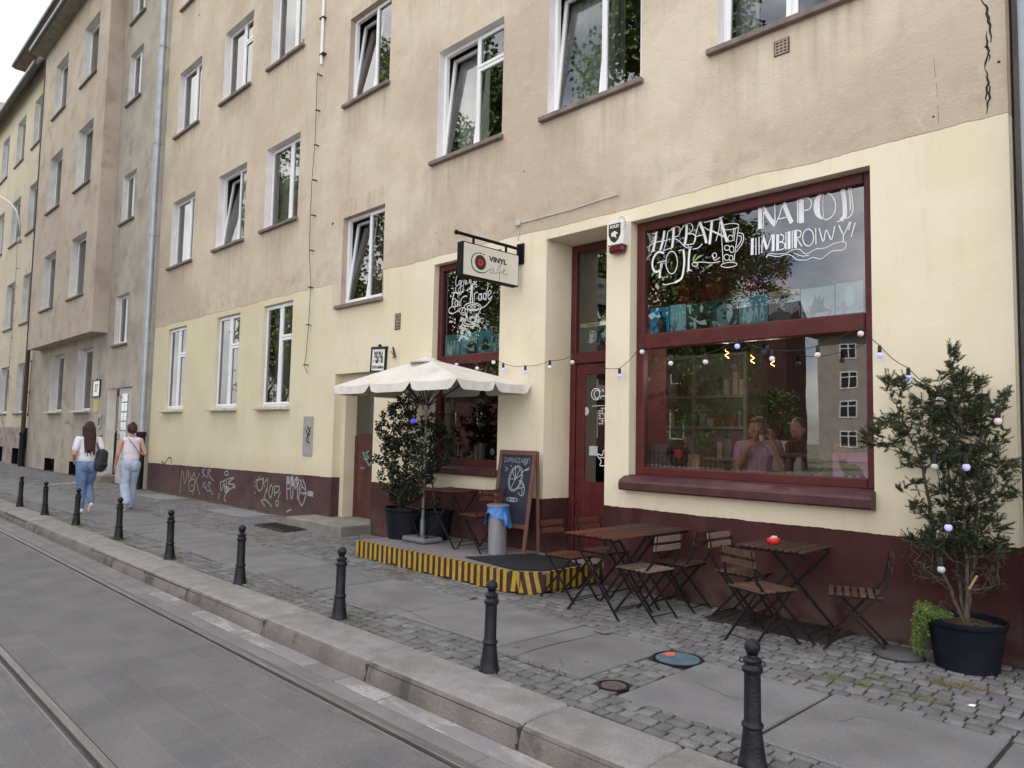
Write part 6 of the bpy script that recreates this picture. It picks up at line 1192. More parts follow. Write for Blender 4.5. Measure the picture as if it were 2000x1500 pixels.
# ================================================================== GRAFFITI ON THE PLINTH
zg5 = lambda x, y: (280+x/5.263, 860+y/5.263); pf = lambda x, y: PY(x, y, YF-.001)
def graf(groups, label):
    f = MB()
    for lines, w, m in groups: strokes(f, zg5, lines, w, pf, FR, m)
    f.build('graffiti', [TAGW, TAGG, TAGB, mat('mauve_spray', (.06, .03, .04), rough=.7)], label=label, cat='graffiti')
graf([([[(150, 250), (110, 270), (95, 400), (90, 490), (130, 520), (155, 460), (145, 395), (110, 380), (145, 360), (160, 270)], [(190, 230), (180, 350), (190, 430), (225, 420), (232, 300)], [(185, 215), (220, 235), (262, 178), (290, 200), (285, 240)]], .035, 3)], 'dark mauve tag at the left end of the plinth, rising over the edge')
graf([([[(372, 540), (400, 310), (425, 440), (455, 310), (470, 440)], [(475, 330), (490, 390), (530, 330)], [(470, 420), (520, 400), (525, 500), (480, 520), (465, 440)], [(520, 330), (580, 560)], [(580, 340), (530, 450), (505, 565)], [(490, 470), (515, 460)]], .028, 1)], 'green-white MAX tag on the left part of the plinth')
graf([([[(605, 290), (620, 350), (600, 385)], [(640, 290), (610, 330), (650, 380)], [(665, 300), (660, 380)], [(665, 300), (692, 310), (670, 345), (720, 415)], [(615, 430), (612, 490)], [(640, 425), (620, 460), (645, 500)], [(655, 445), (650, 510), (690, 520)], [(665, 430), (692, 440), (672, 470), (715, 560)]], .020, 0)], 'small white JMR KGR letters right of the MAX tag')
graf([([ell(855, 338, 18, 22), [(790, 420), (800, 520), (830, 440), (835, 520)], [(850, 400), (860, 510)], [(860, 400), (930, 385), (870, 440), (940, 460), (870, 520)], [(780, 540), (775, 600)], [(850, 540), (830, 600), (848, 630)], [(800, 430), (880, 390)]], .028, 0), ([[(840, 480), (880, 500), (840, 540)], [(930, 470), (940, 490)]], .07, 0)], 'white tag with a small ring above it, in the middle of the plinth')
graf([([[(1200, 365), (1165, 450), (1190, 520), (1225, 480), (1230, 380)], [(1155, 410), (1240, 395)], [(1232, 380), (1245, 480)], [(1250, 430), (1280, 400), (1270, 530)], [(1310, 450), (1290, 540), (1310, 590), (1330, 500), (1310, 450)], [(1345, 470), (1350, 570)], [(1350, 470), (1400, 480), (1385, 530), (1350, 540)], [(1240, 600), (1270, 490)], [(1210, 620), (1260, 612), (1320, 680)], [(1215, 625), (1250, 680)], [(1410, 530), (1385, 600)], ell(1375, 645, 14, 28)], .030, 1), ([[(1140, 430), (1150, 435)], [(1145, 465), (1155, 468)], [(1145, 535), (1155, 540)]], .03, 1)], 'green-white tHOR tag with dots and a squiggle under it')
graf([([[(1480, 610), (1475, 480), (1500, 380), (1520, 610)], [(1480, 500), (1515, 490)], [(1535, 600), (1545, 400), (1565, 500), (1580, 400)], [(1585, 610), (1590, 420), (1625, 430), (1600, 500), (1645, 560)], [(1635, 400), (1665, 470), (1665, 580), (1630, 670), (1600, 610), (1605, 540), (1640, 450)], [(1620, 480), (1650, 490), (1655, 510)], [(1610, 540), (1700, 545)]], .028, 0), ([[(1490, 370), (1485, 450)], [(1525, 370), (1540, 470)], [(1570, 380), (1590, 460)]], .11, 0), ([[(1690, 545), (1745, 555)]], .09, 0), ([[(1470, 735), (1520, 710)]], .025, 0)], 'white AMRO tag with a blurred dot, at the right end of the plinth')
f = MB(); z6_ = lambda x, y: (640+x/3, 680+y/3); strokes(f, z6_, [[(205, 610), (240, 640), (215, 650), (240, 600)], [(210, 630), (235, 605)], [(225, 655), (245, 685), (260, 660)], [(235, 670), (240, 690)]], .03, lambda x, y: PY(x, y, YF+.364), FR); f.build('graffiti', mat('teal_spray_light', (.16, .33, .30), rough=.8), label='small teal scrawl on the brown entrance door', cat='graffiti')
# ================================================================== STREET LAMP ARM (left edge)
sp_ = PY(38, 478, 7.0); t = empty('street_lamp', (PY(-60, 478, 6.2).x, 6.2, 0), label='thin curved street lamp arm at the left edge', cat='street lamp'); l0 = Vector(t.location)
f = MB(); top = PY(-50, 376, 6.2); f.tube([Vector((0, 0, 0)), Vector((0, 0, top.z-.6))]+[PY(a, b, 6.2)-l0 for a, b in ((-50, 380), (-20, 378), (5, 385), (22, 396), (34, 414), (39, 440), (38, 462))], .035, 8); f.build('pole', mat('lamp_grey', (.30, .31, .33), rough=.4, metal=.4), t, smooth=True)
f = MB(); q = PY(38, 470, 6.2)-l0; f.lathe([(.04, .12), (.07, .02), (.09, -.05), (.05, -.12), (1e-4, -.13)], q, 14); f.build('lamp_head', mat('lamp_head_grey', (.35, .30, .30), rough=.4), t, smooth=True)
# ================================================================== ACROSS THE STREET (what the panes mirror)
OPP = mat('opposite_plaster', (.30, .27, .25), (.36, .33, .30), 1, .9)
t = empty('apartment_building', (-18, -62, 0), label='grey-tan apartment block across the square, mirrored in the big window', cat='building')
f = MB(); f.box(-14, 14, -10, 0, -.2, 12.6); f.build('wall', OPP, t); f = MB(); f.add([(-15, .8, 12.6), (15, .8, 12.6), (15, -5, 14.6), (-15, -5, 14.6), (-15, -11, 12.6), (15, -11, 12.6)], [(0, 1, 2, 3), (3, 2, 5, 4), (0, 3, 4), (1, 5, 2), (0, 4, 5, 1)]); f.build('roof', RT, t)
for i in range(5):
    for j in range(4):
        f = MB(); x = -11+5.2*i; z = 1.2+2.95*j; rect_frame(f, x-.85, x+.85, z, z+1.7, .01, .12, .06); f.box(x-.06, x+.06, .012, .07, z+.1, z+1.6); f.box(x-.8, x+.8, .015, .065, z+1.1, z+1.2); o = f.build('window', WHITE, t); f = MB(); f.quad((x-.8, .008, z), (x+.8, .008, z), (x+.8, .008, z+1.7), (x-.8, .008, z+1.7)); f.build('pane', mat('far_pane', (.03, .035, .04), rough=.1), o)
TL = mat('tree_leaf', (.085, .15, .025), (.14, .21, .05), 2, .7, island=.4); TD = mat('tree_leaf_dark', (.02, .042, .012), (.045, .075, .02), 2, .7, island=.4)
def big_tree(loc, h, r, seed, label, leafm):
    random.seed(seed); t = empty('tree', loc, label=label, cat='tree', group='broadleaf trees across the street'); cz = h*.55; tg_ = []
    for _ in range(32):
        a = ru(0, 2*PI); e_ = ru(-.9, 1); rr = r*ru(.35, .85); c = Vector((math.cos(a)*rr*math.sqrt(max(.1, 1-e_*e_*.6)), math.sin(a)*rr*math.sqrt(max(.1, 1-e_*e_*.6)), cz+e_*h*.40)); br = r*ru(.25, .42)
        for _ in range(46): d = Vector((random.gauss(0, 1), random.gauss(0, 1), random.gauss(0, .8))).normalized()*br*ru(.5, 1); tg_.append(tuple(c+d))
    A, pa, tips = grow((0, 0, 0), [[(.1, 0, h*.3), (.3, .2, h*.6), (.2, .1, h*.85)], [(-.1, .1, h*.28), (-r*.4, .3, h*.6)], [(.1, .1, h*.3), (r*.4, -.3, h*.65)]], tg_, .5)
    f = MB(); limbs(f, A, pa, .28, .012, .5); f.build('trunk', BARK, t, smooth=True)
    f = MB(); dg = np.zeros(len(A))
    for i in range(1, len(A)): dg[pa[i]] += 1
    for i in range(1, len(A)):
        if dg[i] and (rnd() > .3 or A[i][2] < h*.3): continue
        p = Vector(A[i])
        for _ in range(34):
            c = p+Vector((random.gauss(0, 1), random.gauss(0, 1), random.gauss(0, .8)))*.30; e1 = Vector((ru(-1, 1), ru(-1, 1), ru(-1, .4))).normalized()*ru(.17, .28); e2 = e1.cross(Vector((ru(-1, 1), ru(-1, 1), ru(-1, 1)))).normalized()*.085
            f.add([c, c+e1*.5+e2, c+e1, c+e1*.5-e2], [(0, 1, 2, 3)])
    f.build('crown', leafm, t); return t
t1 = big_tree((-25.5, -7.5, -.1), 21, 5.4, 3, 'tall leafy tree across the street, second from the far end', TL)
t2 = copy_tree(t1); t2.location = (-16.0, -8.0, -.1); t2.rotation_euler = (0, 0, 2.1); t2['label'] = 'tall leafy tree across the street, opposite the cafe'
t3 = big_tree((-35, -8, -.1), 23, 5.6, 8, 'dark leafy tree across the street, farthest to the left', TL)
t4 = copy_tree(t3); t4.location = (-13.6, -10.5, -.1); t4.scale = (.5, .5, .42); t4.rotation_euler = (0, 0, 1); t4['label'] = 'small tree across the street, opposite the big window'
for k, (x, y, a, sc) in enumerate(((-44, -38, .5, .8), (-56, -40, 2, .85), (-34, -44, 3, .7), (-50, -12, 4, .95), (-68, -30, 1, .9))):
    c = copy_tree(t1 if k % 2 else t3); c.location = (x, y, -.1); c.rotation_euler = (0, 0, a); c.scale = (sc, sc, sc); c['label'] = ('green tree in the square, left of the opposite block', 'green tree in the square, far behind the others', 'green tree in the square, close to the opposite block', 'tall tree across the street beyond the tagged plinth', 'green tree at the far corner of the square')[k]
random.seed(11)
bk = empty('apartment_building', (-45, -32, 0), label='dark brick building across the street, left of the square', cat='building')
f = MB(); f.box(-17, 23.6, -3, 0, -.2, 9.5); f.build('wall', mat('dark_brick', (.045, .018, .018), (.075, .03, .028), 3, .9), bk); f = MB(); f.add([(-17.5, .3, 9.5), (23.9, .3, 9.5), (23.9, -1.6, 11), (-17.5, -1.6, 11), (-17.5, -3.3, 9.5), (23.9, -3.3, 9.5)], [(0, 1, 2, 3), (3, 2, 5, 4), (0, 3, 4), (1, 5, 2)]); f.build('roof', mat('dark_roof', (.03, .022, .022), rough=.9), bk)
for k in range(8):
    for j in range(2): f = MB(); x = -14+4.2*k; z = 1.6+4*j; rect_frame(f, x-.6, x+.6, z, z+2.2, .01, .1, .05); f.box(x-.5, x+.5, .005, .009, z+.1, z+2.1, 1); f.build('window', [mat('cream_frame', (.5, .46, .36)), mat('far_pane', (.03, .035, .04), rough=.1)], bk)
# iron railing across the road
fn = empty('fence', (-22, -5.2, -.14), label='black iron railing across the street', cat='fence'); f = MB()
for k in range(170): f.box(-14+.16*k, -13.98+.16*k, -.01, .01, 0, 1.5)
f.build('bars', IRON, fn); f = MB(); f.box(-14, 13.2, -.02, .02, .2, .24); f.box(-14, 13.2, -.02, .02, 1.35, 1.39); f.build('rails', IRON, fn)
# ================================================================== PEOPLE
def capsules(segs, n=12):
    f = MB()
    for s in segs:
        a, b, r0, r1 = Vector(s[0]), Vector(s[1]), s[2], s[3]; fl = s[4] if len(s) > 4 else (1, 1)
        d = b-a; ln = d.length; d = d.normalized() if ln > 1e-6 else Vector((0, 0, 1)); x = Vector((1, 0, 0)); x = (x-d*x.dot(d)); x = x.normalized() if x.length > .05 else d.cross(Vector((0, 1, 0))).normalized(); y = d.cross(x)
        prof = [(r0*math.sin(PI/2*k/4), -r0*math.cos(PI/2*k/4)) for k in range(5)]+[(r1*math.cos(PI/2*k/4), ln+r1*math.sin(PI/2*k/4)) for k in range(5)]
        prof = [(max(r, 1e-4), z) for r, z in prof]; vs = []; K = len(prof)
        for r, z in prof:
            for k in range(n): an = 2*PI*k/n; vs.append(a+d*z+x*(r*fl[0]*math.cos(an))+y*(r*fl[1]*math.sin(an)))
        f.add(vs, [(i*n+k, i*n+(k+1) % n, (i+1)*n+(k+1) % n, (i+1)*n+k) for i in range(K-1) for k in range(n)]+[tuple(range(n))[::-1], tuple((K-1)*n+k for k in range(n))])
    return f
def fused(name, segs, m, vox, parent=None, it=3, n=12):
    o = capsules(segs, n).build(name, m, None, smooth=True)
    md = o.modifiers.new('r', 'REMESH'); md.mode = 'VOXEL'; md.voxel_size = vox; md.use_smooth_shade = True
    md = o.modifiers.new('s', 'SMOOTH'); md.factor = .5; md.iterations = it
    bpy.context.view_layer.update(); me = bpy.data.meshes.new_from_object(o.evaluated_get(bpy.context.evaluated_depsgraph_get())); o.modifiers.clear(); old = o.data; o.data = me; bpy.data.meshes.remove(old); me.name = name
    if not me.materials: me.materials.append(m)
    me.polygons.foreach_set('use_smooth', [True]*len(me.polygons))
    if parent: o.parent = parent
    return o
SKIN = mat('skin', (.50, .29, .21), (.46, .25, .18), 6, .55, sub=.08, obj=True); HAIRD = mat('dark_hair', (.035, .012, .014), (.06, .022, .02), 3, .5, .6, 30, obj=True, stretch=(30, 30, 2)); HAIRR = mat('red_brown_hair', (.050, .012, .013), (.028, .008, .009), 20, .6, .5, 60, obj=True); HAIRB = mat('blond_hair', (.30, .20, .11), (.16, .10, .055), 6, .6, .5, 40, obj=True, stretch=(20, 20, 3))
TEE = mat('white_tee', (.76, .74, .78), (.66, .63, .68), 6, .85, 1.0, 9, obj=True); TOP = mat('pale_pink_top', (.74, .68, .73), (.67, .61, .66), 4, .85, .3, 14, obj=True); J1 = mat('blue_jeans', (.085, .14, .26), (.16, .24, .40), 7, .85, 1.0, 9, obj=True); J2 = mat('pale_jeans', (.29, .36, .50), (.43, .50, .62), 7, .85, 1.0, 9, obj=True); SHO = mat('pale_shoes', (.66, .60, .57), rough=.6); PURP = mat('lilac_shirt', (.60, .40, .55), (.50, .32, .46), 4, .85, .3, 14, obj=True)
def hand(w, d, palm_n, size=.085, curl=.5, side=1):
    """palm + five fingers; w wrist, d direction, palm_n palm normal"""
    w = Vector(w); d = Vector(d).normalized(); pn = Vector(palm_n); pn = (pn-d*pn.dot(d)).normalized(); x = d.cross(pn)*side; s = []
    for k, off in enumerate((-.028, -.010, .010, .028)): s.append((w+x*off*.6, w+d*size*.95+x*off, .012, .011, (1, 1)))
    for k, (off, L_) in enumerate(((-.030, .062), (-.010, .072), (.011, .068), (.031, .052))):
        a = w+d*size+x*off; b = a+(d*math.cos(curl*.5)+pn*math.sin(curl*.5))*L_*.5; c = b+(d*math.cos(curl*1.4)+pn*math.sin(curl*1.4))*L_*.5; s += [(a, b, .0088, .0080), (b, c, .0080, .0066)]
    a = w+d*size*.30-x*.026; b = a+(d*.6-x*.8+pn*.3)*.034; c = b+(d*.9-x*.2+pn*.5)*.028; s += [(a, b, .012, .0095), (b, c, .0095, .0078)]
    return s
def head(c, fwd, s=1.0, chin=.0):
    c = Vector(c); f = Vector(fwd).normalized(); u = Vector((0, 0, 1)); u = (u-f*u.dot(f)).normalized(); r = f.cross(u)
    P = lambda x, y, z: c+(r*x+f*y+u*z)*s
    return [(P(0, -.015, .030), P(0, .005, .020), .080*s, .080*s), (P(0, .030, -.035), P(0, .035, -.075), .062*s, .036*s), (P(-.03, .02, -.02), P(.03, .02, -.02), .058*s, .058*s),
            (P(0, .088, .000), P(0, .103, -.028), .010*s, .015*s), (P(-.028, .083, .018), P(.028, .083, .018), .012*s, .012*s), (P(-.02, .085, -.060), P(.02, .085, -.060), .009*s, .009*s),
            (P(-.082, -.005, .005), P(-.084, -.008, -.02), .012*s, .012*s), (P(.082, -.005, .005), P(.084, -.008, -.02), .012*s, .012*s)]
def face(c, fwd, parent, s=1.0):
    c = Vector(c); f = Vector(fwd).normalized(); u = Vector((0, 0, 1)); u = (u-f*u.dot(f)).normalized(); r = f.cross(u); P = lambda x, y, z: c+(r*x+f*y+u*z)*s
    e = MB()
    for sx in (-.031, .031): e.ball(P(sx, .078, .004), .0115*s, 10, 0); e.ball(P(sx, .087, .003), .0055*s, 8, 1); e.tube([P(sx-.018, .090, .023), P(sx, .094, .028), P(sx+.018, .090, .023)], .0028*s, 5, 1)
    e.tube([P(-.022, .092, -.052), P(0, .099, -.049), P(.022, .092, -.052)], .0045*s, 6, 2); e.build('face_features', [mat('eye_white', (.7, .68, .66), rough=.3), mat('eye_dark', (.04, .025, .02), rough=.3), mat('lips', (.42, .12, .11), rough=.5)], parent, smooth=True)
def walker(loc, H, pose, label, top, jeans, sleeves, wide):
    """standing/walking woman; local +Y forward, x = her right"""
    k = H/1.70; V = lambda x, y, z: Vector((x, y, z))*k
    hp = {s: V(.088*s, 0, .90) for s in (-1, 1)}; kn, an, toe, el, wr = pose['kn'], pose['an'], pose['toe'], pose['el'], pose['wr']
    sh = {s: V(.175*s, pose.get('sy', {}).get(s, 0), 1.385) for s in (-1, 1)}
    seg = [(V(0, 0, .93), V(0, .0, 1.04), .118*k, .108*k, (1.15, .8)), (V(0, 0, 1.04), V(0, .005, 1.20), .108*k, .118*k, (1.08, .75)), (V(0, .005, 1.2), V(0, -.005, 1.36), .120*k, .100*k, (1.22, .75)), (V(-.12, -.005, 1.385), V(.12, -.005, 1.385), .055*k, .055*k), (V(0, -.01, 1.40), V(0, .01, 1.50), .048*k, .045*k)]
    seg += [(a[0], a[1], a[2], a[3]) for a in head(V(0, .02, 1.595), V(*pose.get('look', (0, 1, -.08))), k*1.02)]
    for s in (-1, 1):
        K, A_, T, E, Wr = V(*kn[s]), V(*an[s]), V(*toe[s]), V(*el[s]), V(*wr[s])
        seg += [(hp[s], K, .088*k, .056*k), (K, K.lerp(A_, .35), .054*k, .056*k), (K.lerp(A_, .35), A_, .056*k, .036*k), (A_, A_.lerp(T, .3)+Vector((0, 0, -.02)), .036*k, .036*k), (A_.lerp(T, .3)+Vector((0, 0, -.02)), T, .036*k, .026*k)]
        seg += [(sh[s], E, .050*k, .040*k), (E, Wr, .041*k, .026*k)]; seg += hand(Wr, (Wr-E), Vector((-s, 0, 0)), .080*k, .6, s)
    b = fused('person', seg, SKIN, .0085, None, 2); b.location = loc; b.rotation_euler = (0, 0, pose['rz']); tag(b, label, 'person')
    j = [(V(0, 0, .97), V(0, -.01, .90), .135*k, .142*k, (1.12, .85)), (V(-.07, -.045, .90), V(-.07, -.04, .86), .10*k, .10*k), (V(.07, -.045, .90), V(.07, -.04, .86), .10*k, .10*k)]
    for s in (-1, 1):
        K, A_ = V(*kn[s]), V(*an[s]); mid = K.lerp(A_, .5); end = K.lerp(A_, pose['hem'])
        j += [(hp[s], hp[s].lerp(K, .5), .112*k, .098*k), (hp[s].lerp(K, .5), K, .098*k, (.074 if not wide else .086)*k), (K, mid, (.074 if not wide else .086)*k, (.072 if not wide else .090)*k), (mid, end, (.072 if not wide else .090)*k, (.052 if not wide else .092)*k)]
    fused('jeans', j, jeans, .010, b, 3)
    tp = [(V(0, 0, pose['waist']), V(0, 0, 1.15), .142*k, .136*k, (1.16, .86)), (V(0, 0, 1.15), V(0, -.005, 1.34), .138*k, .118*k, (1.28, .88)), (V(-.11, -.005, 1.385), V(.11, -.005, 1.385), .066*k, .066*k)]
    for s in (-1, 1):
        E = V(*el[s]); 
        if sleeves: tp += [(sh[s], sh[s].lerp(E, .62), .066*k, .068*k)]
        else: tp += [(V(.10*s, 0, 1.385), V(.135*s, 0, 1.385), .060*k, .058*k)]
    fused('top', tp, top, .010, b, 3)
    so_ = []
    for s in (-1, 1):
        A_, T = V(*an[s]), V(*toe[s]); d = (T-A_).normalized(); hl = A_-d*.03*k+Vector((0, 0, -.045))*k; so_ += [(hl, T+Vector((0, 0, -.004)), .038*k, .036*k), (T, T+d*.03*k, .034*k, .026*k)]
    fused('shoes', so_, SHO, .008, b, 2)
    return b, V, k
# woman 1: long dark hair, white tee, blue jeans, walking away (-x), black backpack on her right shoulder
P1 = Vector((-15.85, 4.16, gz(-15.85, 4.16)))
pose1 = dict(rz=R(92), kn={-1: (-.075, .03, .49), 1: (.085, .13, .52)}, an={-1: (-.07, -.02, .10), 1: (.075, -.10, .20)}, toe={-1: (-.075, .13, .035), 1: (.08, -.01, .07)}, el={-1: (-.235, -.03, 1.12), 1: (.245, -.05, 1.13)}, wr={-1: (-.19, .14, 1.00), 1: (.20, .12, 1.02)}, hem=.93, waist=1.03, look=(-.1, 1, -.05))
b1, V1, k1 = walker(P1, 1.73, pose1, 'woman with long dark hair, white T-shirt and blue jeans walking away', TEE, J1, True, False)
hs_ = [(V1(0, -.005, 1.63), V1(0, .0, 1.66), .100*k1, .098*k1), (V1(0, -.045, 1.60), V1(0, -.075, 1.42), .098*k1, .088*k1, (1.1, .7)), (V1(0, -.075, 1.42), V1(-.01, -.125, 1.22), .092*k1, .060*k1, (1.25, .5))]
for s in range(9): x = -.09+.022*s; hs_.append((V1(x, -.075, 1.45), V1(x*.92-.01, -.14-.012*math.sin(s), 1.12+.05*math.sin(s*2.3)), .024*k1, .007*k1))
hs_ += [(V1(-.085, .02, 1.62), V1(-.09, -.02, 1.45), .035*k1, .03*k1), (V1(.085, .02, 1.62), V1(.10, -.02, 1.42), .035*k1, .03*k1)]
hs_ = [(a, b, r0*.88, r1*.88) + tuple(x) for a, b, r0, r1, *x in hs_]
fused('hair', hs_, HAIRD, .008, b1, 1)
BPM = mat('backpack_fabric', (.012, .012, .015), (.03, .03, .034), 20, .6, .4, 30, obj=True)
M1 = Matrix.Translation(P1) @ Matrix.Rotation(R(92), 4, 'Z')
bp_ = empty('backpack', tuple(M1 @ V1(.20, -.14, 1.02)), label='black backpack slung on the right shoulder of the long-haired woman', cat='backpack'); bp_.rotation_euler = (0, .15, R(92)+.25)
fused('bag', [((0, 0, -.13), (0, 0, .10), .115, .10, (1.1, .72)), ((-.05, -.06, -.10), (.05, -.06, -.10), .05, .05), ((0, -.02, .14), (0, .0, .17), .05, .03)], BPM, .009, bp_, 2)
f = MB(); f.tube([(-.07, .02, .16), (-.10, .10, .30), (-.06, .17, .42), (-.02, .10, .46)], .014, 7); f.tube([(-.07, -.02, .12), (-.13, -.06, .17), (-.15, -.04, .10), (-.10, .0, .03)], .009, 6); f.tube([(.05, -.08, -.12), (.06, -.11, -.20)], .006, 5); f.build('strap', BPM, bp_, smooth=True)
# woman 2: hair bun, sleeveless pale top, light wide jeans, right heel lifting
P2_ = Vector((-15.85, 4.93, gz(-15.85, 4.93)))
pose2 = dict(rz=R(88), kn={-1: (-.095, -.03, .50), 1: (.08, .12, .50)}, an={-1: (-.10, -.24, .19), 1: (.075, .14, .10)}, toe={-1: (-.09, -.13, .045), 1: (.08, .28, .035)}, el={-1: (-.245, -.03, 1.11), 1: (.25, -.04, 1.12)}, wr={-1: (-.27, .02, .87), 1: (.17, .16, 1.10)}, hem=.97, waist=1.04, look=(0, 1, -.25))
b2, V2, k2 = walker(P2_, 1.70, pose2, 'woman with a short reddish hair bun, sleeveless pale top and light wide jeans', TOP, J2, False, True)
fused('hair', [(V2(0, .005, 1.64), V2(0, -.015, 1.61), .098*k2, .096*k2), (V2(0, -.05, 1.60), V2(0, -.06, 1.58), .075*k2, .07*k2), (V2(.0, -.04, 1.715), V2(0, -.045, 1.72), .042*k2, .038*k2)], HAIRR, .009, b2, 2)
M2 = Matrix.Translation(P2_) @ Matrix.Rotation(R(88), 4, 'Z')
sb2 = empty('shoulder_bag', tuple(M2 @ V2(.17, .06, 1.03)), R(88), label='small dark bag on a thin strap across the back of the bun-haired woman', cat='bag')
f = MB(); f.box(-.025, .03, -.09, .09, -.07, .06, 0, .02); f.build('bag', BPM, sb2)
f = MB(); bo = V2(.17, .06, 1.03); f.tube([V2(-.085, .02, 1.458)-bo, V2(-.07, -.105, 1.40)-bo, V2(.0, -.135, 1.30)-bo, V2(.10, -.135, 1.17)-bo, V2(.165, -.08, 1.09)-bo, V2(.18, .0, 1.07)-bo], .008, 6); f.build('strap', mat('tan_strap', (.22, .14, .11), rough=.6), sb2, smooth=True)
# ---- woman seated behind the big window
SX, SY, SZ0 = -3.72, 7.42, 0.0
def pw(px_, py_, Y): return PY(px_, py_, Y)
hd = pw(1478, 838, 7.36); sL, sR = pw(1446, 872, 7.40), pw(1516, 870, 7.46)       # image left / right shoulder
eL, eR = pw(1440, 915, 7.28), pw(1530, 912, 7.30); wL, wR = pw(1464, 872, 7.18), pw(1508, 862, 7.20); ch_ = (sL+sR)/2; wst = pw(1478, 940, 7.48); hipc = wst+Vector((0, .02, -.14)); hf = Vector((.45, -1, -.45))
s = [(wst, ch_+Vector((0, 0, -.10)), .115, .125, (1.15, .8)), (ch_+Vector((0, 0, -.10)), ch_, .125, .085, (1.2, .75)), (sL, sR, .052, .052), (ch_, hd+Vector((0, .03, -.08)), .05, .046), (hipc, wst, .15, .12, (1.1, .9)), (sL, eL, .052, .042), (eL, wL, .042, .027), (sR, eR, .052, .042), (eR, wR, .042, .027)]
s += [(a[0], a[1], a[2], a[3]) for a in head(hd, hf, 1.03)]
s += hand(wL, (hd+Vector((.02, -.10, -.07))-wL), Vector((.3, 1, 0)), .08, .8, 1); s += hand(wR, Vector((-.02, .1, 1)), Vector((-1, .3, 0)), .08, .9, -1)
for q in (-.09, .09): s += [(hipc+Vector((q, 0, -.02)), hipc+Vector((q, -.40, 0)), .085, .06), (hipc+Vector((q, -.40, 0)), hipc+Vector((q, -.42, -.45)), .06, .045), (hipc+Vector((q, -.42, -.45)), hipc+Vector((q, -.52, -.50)), .045, .03)]
s = [tuple(x) for x in s]
w3 = fused('person', s, SKIN, .008, None, 2); tag(w3, 'woman in a lilac crop top seated behind the big window, hands raised to her mouth', 'person')
fused('top', [(wst+Vector((0, 0, .10)), ch_+Vector((0, 0, -.08)), .135, .142, (1.15, .86)), (ch_+Vector((0, 0, -.08)), ch_+Vector((0, 0, -.01)), .14, .095, (1.25, .82)), (sL, sR, .064, .064), (sL, sL.lerp(eL, .5), .064, .062), (sR, sR.lerp(eR, .5), .064, .062)], PURP, .009, w3, 3)
fused('skirt', [(hipc, hipc+Vector((0, 0, .08)), .165, .135, (1.1, .92))]+[(hipc+Vector((q, 0, 0)), hipc+Vector((q, -.38, 0)), .10, .075) for q in (-.09, .09)], mat('dark_skirt', (.03, .025, .03), rough=.8), .012, w3, 2)
hu = hd+Vector((0, .02, .02)); fused('hair', [(hu+Vector((0, .01, .02)), hu+Vector((0, .03, .02)), .098, .098), (hu+Vector((-.075, .0, 0)), hu+Vector((-.085, .03, -.09)), .04, .035), (hu+Vector((.08, .02, 0)), hu+Vector((.085, .04, -.09)), .04, .035), (hu+Vector((.02, -.065, .055)), hu+Vector((-.03, -.065, .055)), .030, .030)], HAIRB, .008, w3, 2)
face(hd, hf, w3, 1.03)
st_ = empty('bar_stool', (hipc.x, hipc.y, .16), label='dark stool under the seated woman inside the cafe', cat='stool'); f = MB(); f.lathe([(.17, hipc.z-.36), (.18, hipc.z-.345), (.18, hipc.z-.32), (.16, hipc.z-.305)], n=24); f.build('seat', BLACK, st_); 
for q in range(4): f = MB(); a = q*PI/2+.7; f.tube([(.12*math.cos(a), .12*math.sin(a), hipc.z-.36), (.20*math.cos(a), .20*math.sin(a), 0)], .012, 7); f.build('leg', BLACK, st_)
cup = MB(); q = (wL+wR)/2+Vector((.0, .03, .06)); cup.lathe([(.026, -.03), (.034, .03), (.031, .03), (.024, -.025)], q, 18); cup.build('coffee_cup', mat('cup_cream', (.55, .48, .38), rough=.4), smooth=True, angle=40, label='small cream cup held by the seated woman', cat='cup')
bt = MB(); p0 = PY(1408, 862, 7.1); 
bt.box(-4.85, -3.0, 7.22, 7.30, 1.16, 1.19, 0, .004); bt.build('window_bar', MATS['ledge_wood'], label='narrow wooden bar top inside the big window', cat='shelf')
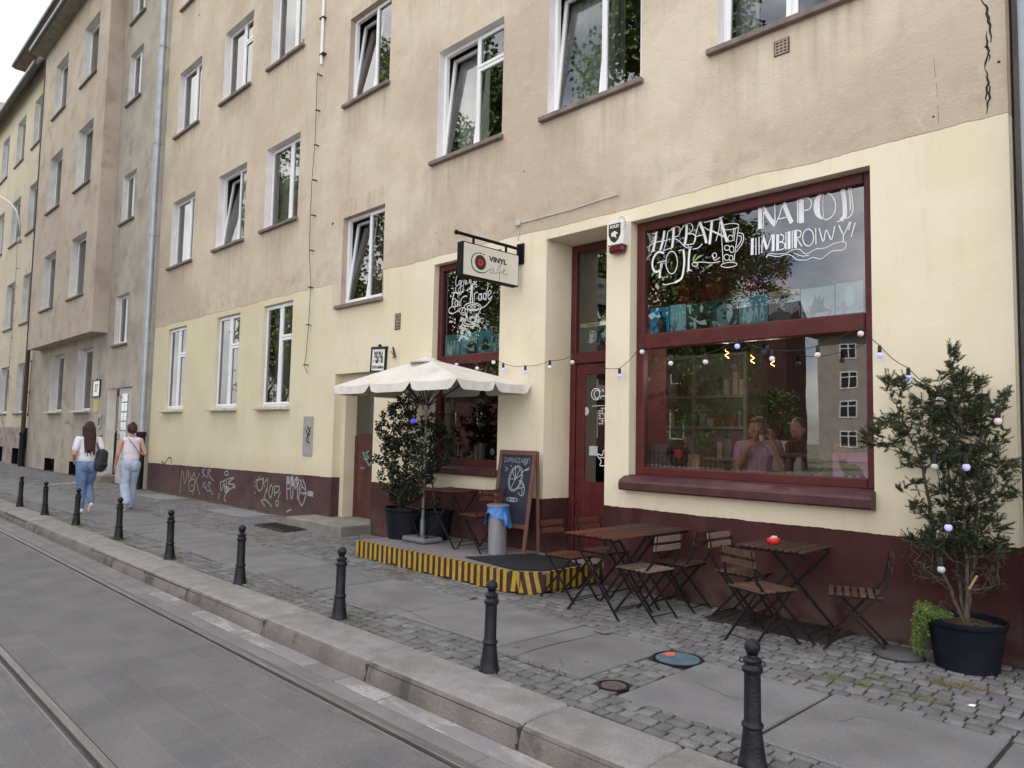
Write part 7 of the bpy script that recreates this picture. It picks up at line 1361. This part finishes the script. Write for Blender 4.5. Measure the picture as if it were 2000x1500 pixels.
# second guest, bending forward at the right
hd = pw(1560, 838, 7.62); s1, s2 = pw(1545, 872, 7.62), pw(1612, 868, 7.75); ch_ = (s1+s2)/2; wst = pw(1618, 925, 7.70); e1, w1_ = pw(1542, 915, 7.45), pw(1548, 935, 7.30); e2, w2_ = pw(1622, 915, 7.5), pw(1600, 930, 7.35); hf = Vector((-.5, -1, -.7))
s = [(wst, ch_, .13, .11, (1.15, .85)), (s1, s2, .055, .055), (ch_, hd+Vector((0, .03, -.06)), .052, .046), (s1, e1, .05, .04), (e1, w1_, .04, .027), (s2, e2, .05, .04), (e2, w2_, .04, .027), (wst+Vector((0, .03, -.16)), wst, .15, .13)]+[(a[0], a[1], a[2], a[3]) for a in head(hd, hf, 1.0)]
s += hand(w1_, (w1_-e1), Vector((1, 0, 0)), .08, .5, 1); s += hand(w2_, (w2_-e2), Vector((-1, 0, 0)), .08, .5, -1)
for q in (-.09, .09): s += [(wst+Vector((q, 0, -.18)), wst+Vector((q, -.30, -.16)), .085, .06), (wst+Vector((q, -.30, -.16)), wst+Vector((q, -.32, -.62)), .06, .045), (wst+Vector((q, -.32, -.62)), wst+Vector((q, -.42, -.66)), .045, .03)]
w4 = fused('person', s, SKIN, .009, None, 2); tag(w4, 'second guest bending forward in a dark red top, right of the lilac woman', 'person')
fused('top', [(wst+Vector((0, 0, .04)), ch_, .142, .122, (1.16, .9)), (s1, s2, .066, .066), (s1, s1.lerp(e1, .55), .062, .060), (s2, s2.lerp(e2, .55), .062, .060)], mat('dark_red_top', (.07, .012, .022), rough=.8), .010, w4, 3)
fused('skirt', [(wst+Vector((0, .0, -.18)), wst+Vector((0, 0, .02)), .175, .15, (1.15, 1)), (wst+Vector((0, -.02, -.2)), wst+Vector((0, -.3, -.18)), .15, .10, (1.2, .8))], mat('patterned_cloth', (.015, .015, .018), (.34, .34, .36), 26, .8, obj=True, lo=.54, hi=.58, detail=2), .010, w4, 2)
fused('hair', [(hd+Vector((0, .02, .03)), hd+Vector((0, .045, .02)), .098, .096), (hd+Vector((-.03, .06, -.02)), hd+Vector((.05, .06, -.06)), .06, .05)], mat('brown_hair', (.10, .055, .035), rough=.6), .008, w4, 2)
face(hd, hf, w4); st2 = copy_tree(st_); st2.location = (wst.x, wst.y, .16); st2['label'] = 'dark stool under the bending guest inside the cafe'; st2.scale = (1, 1, .9)
# ---- nothing below: end of scene
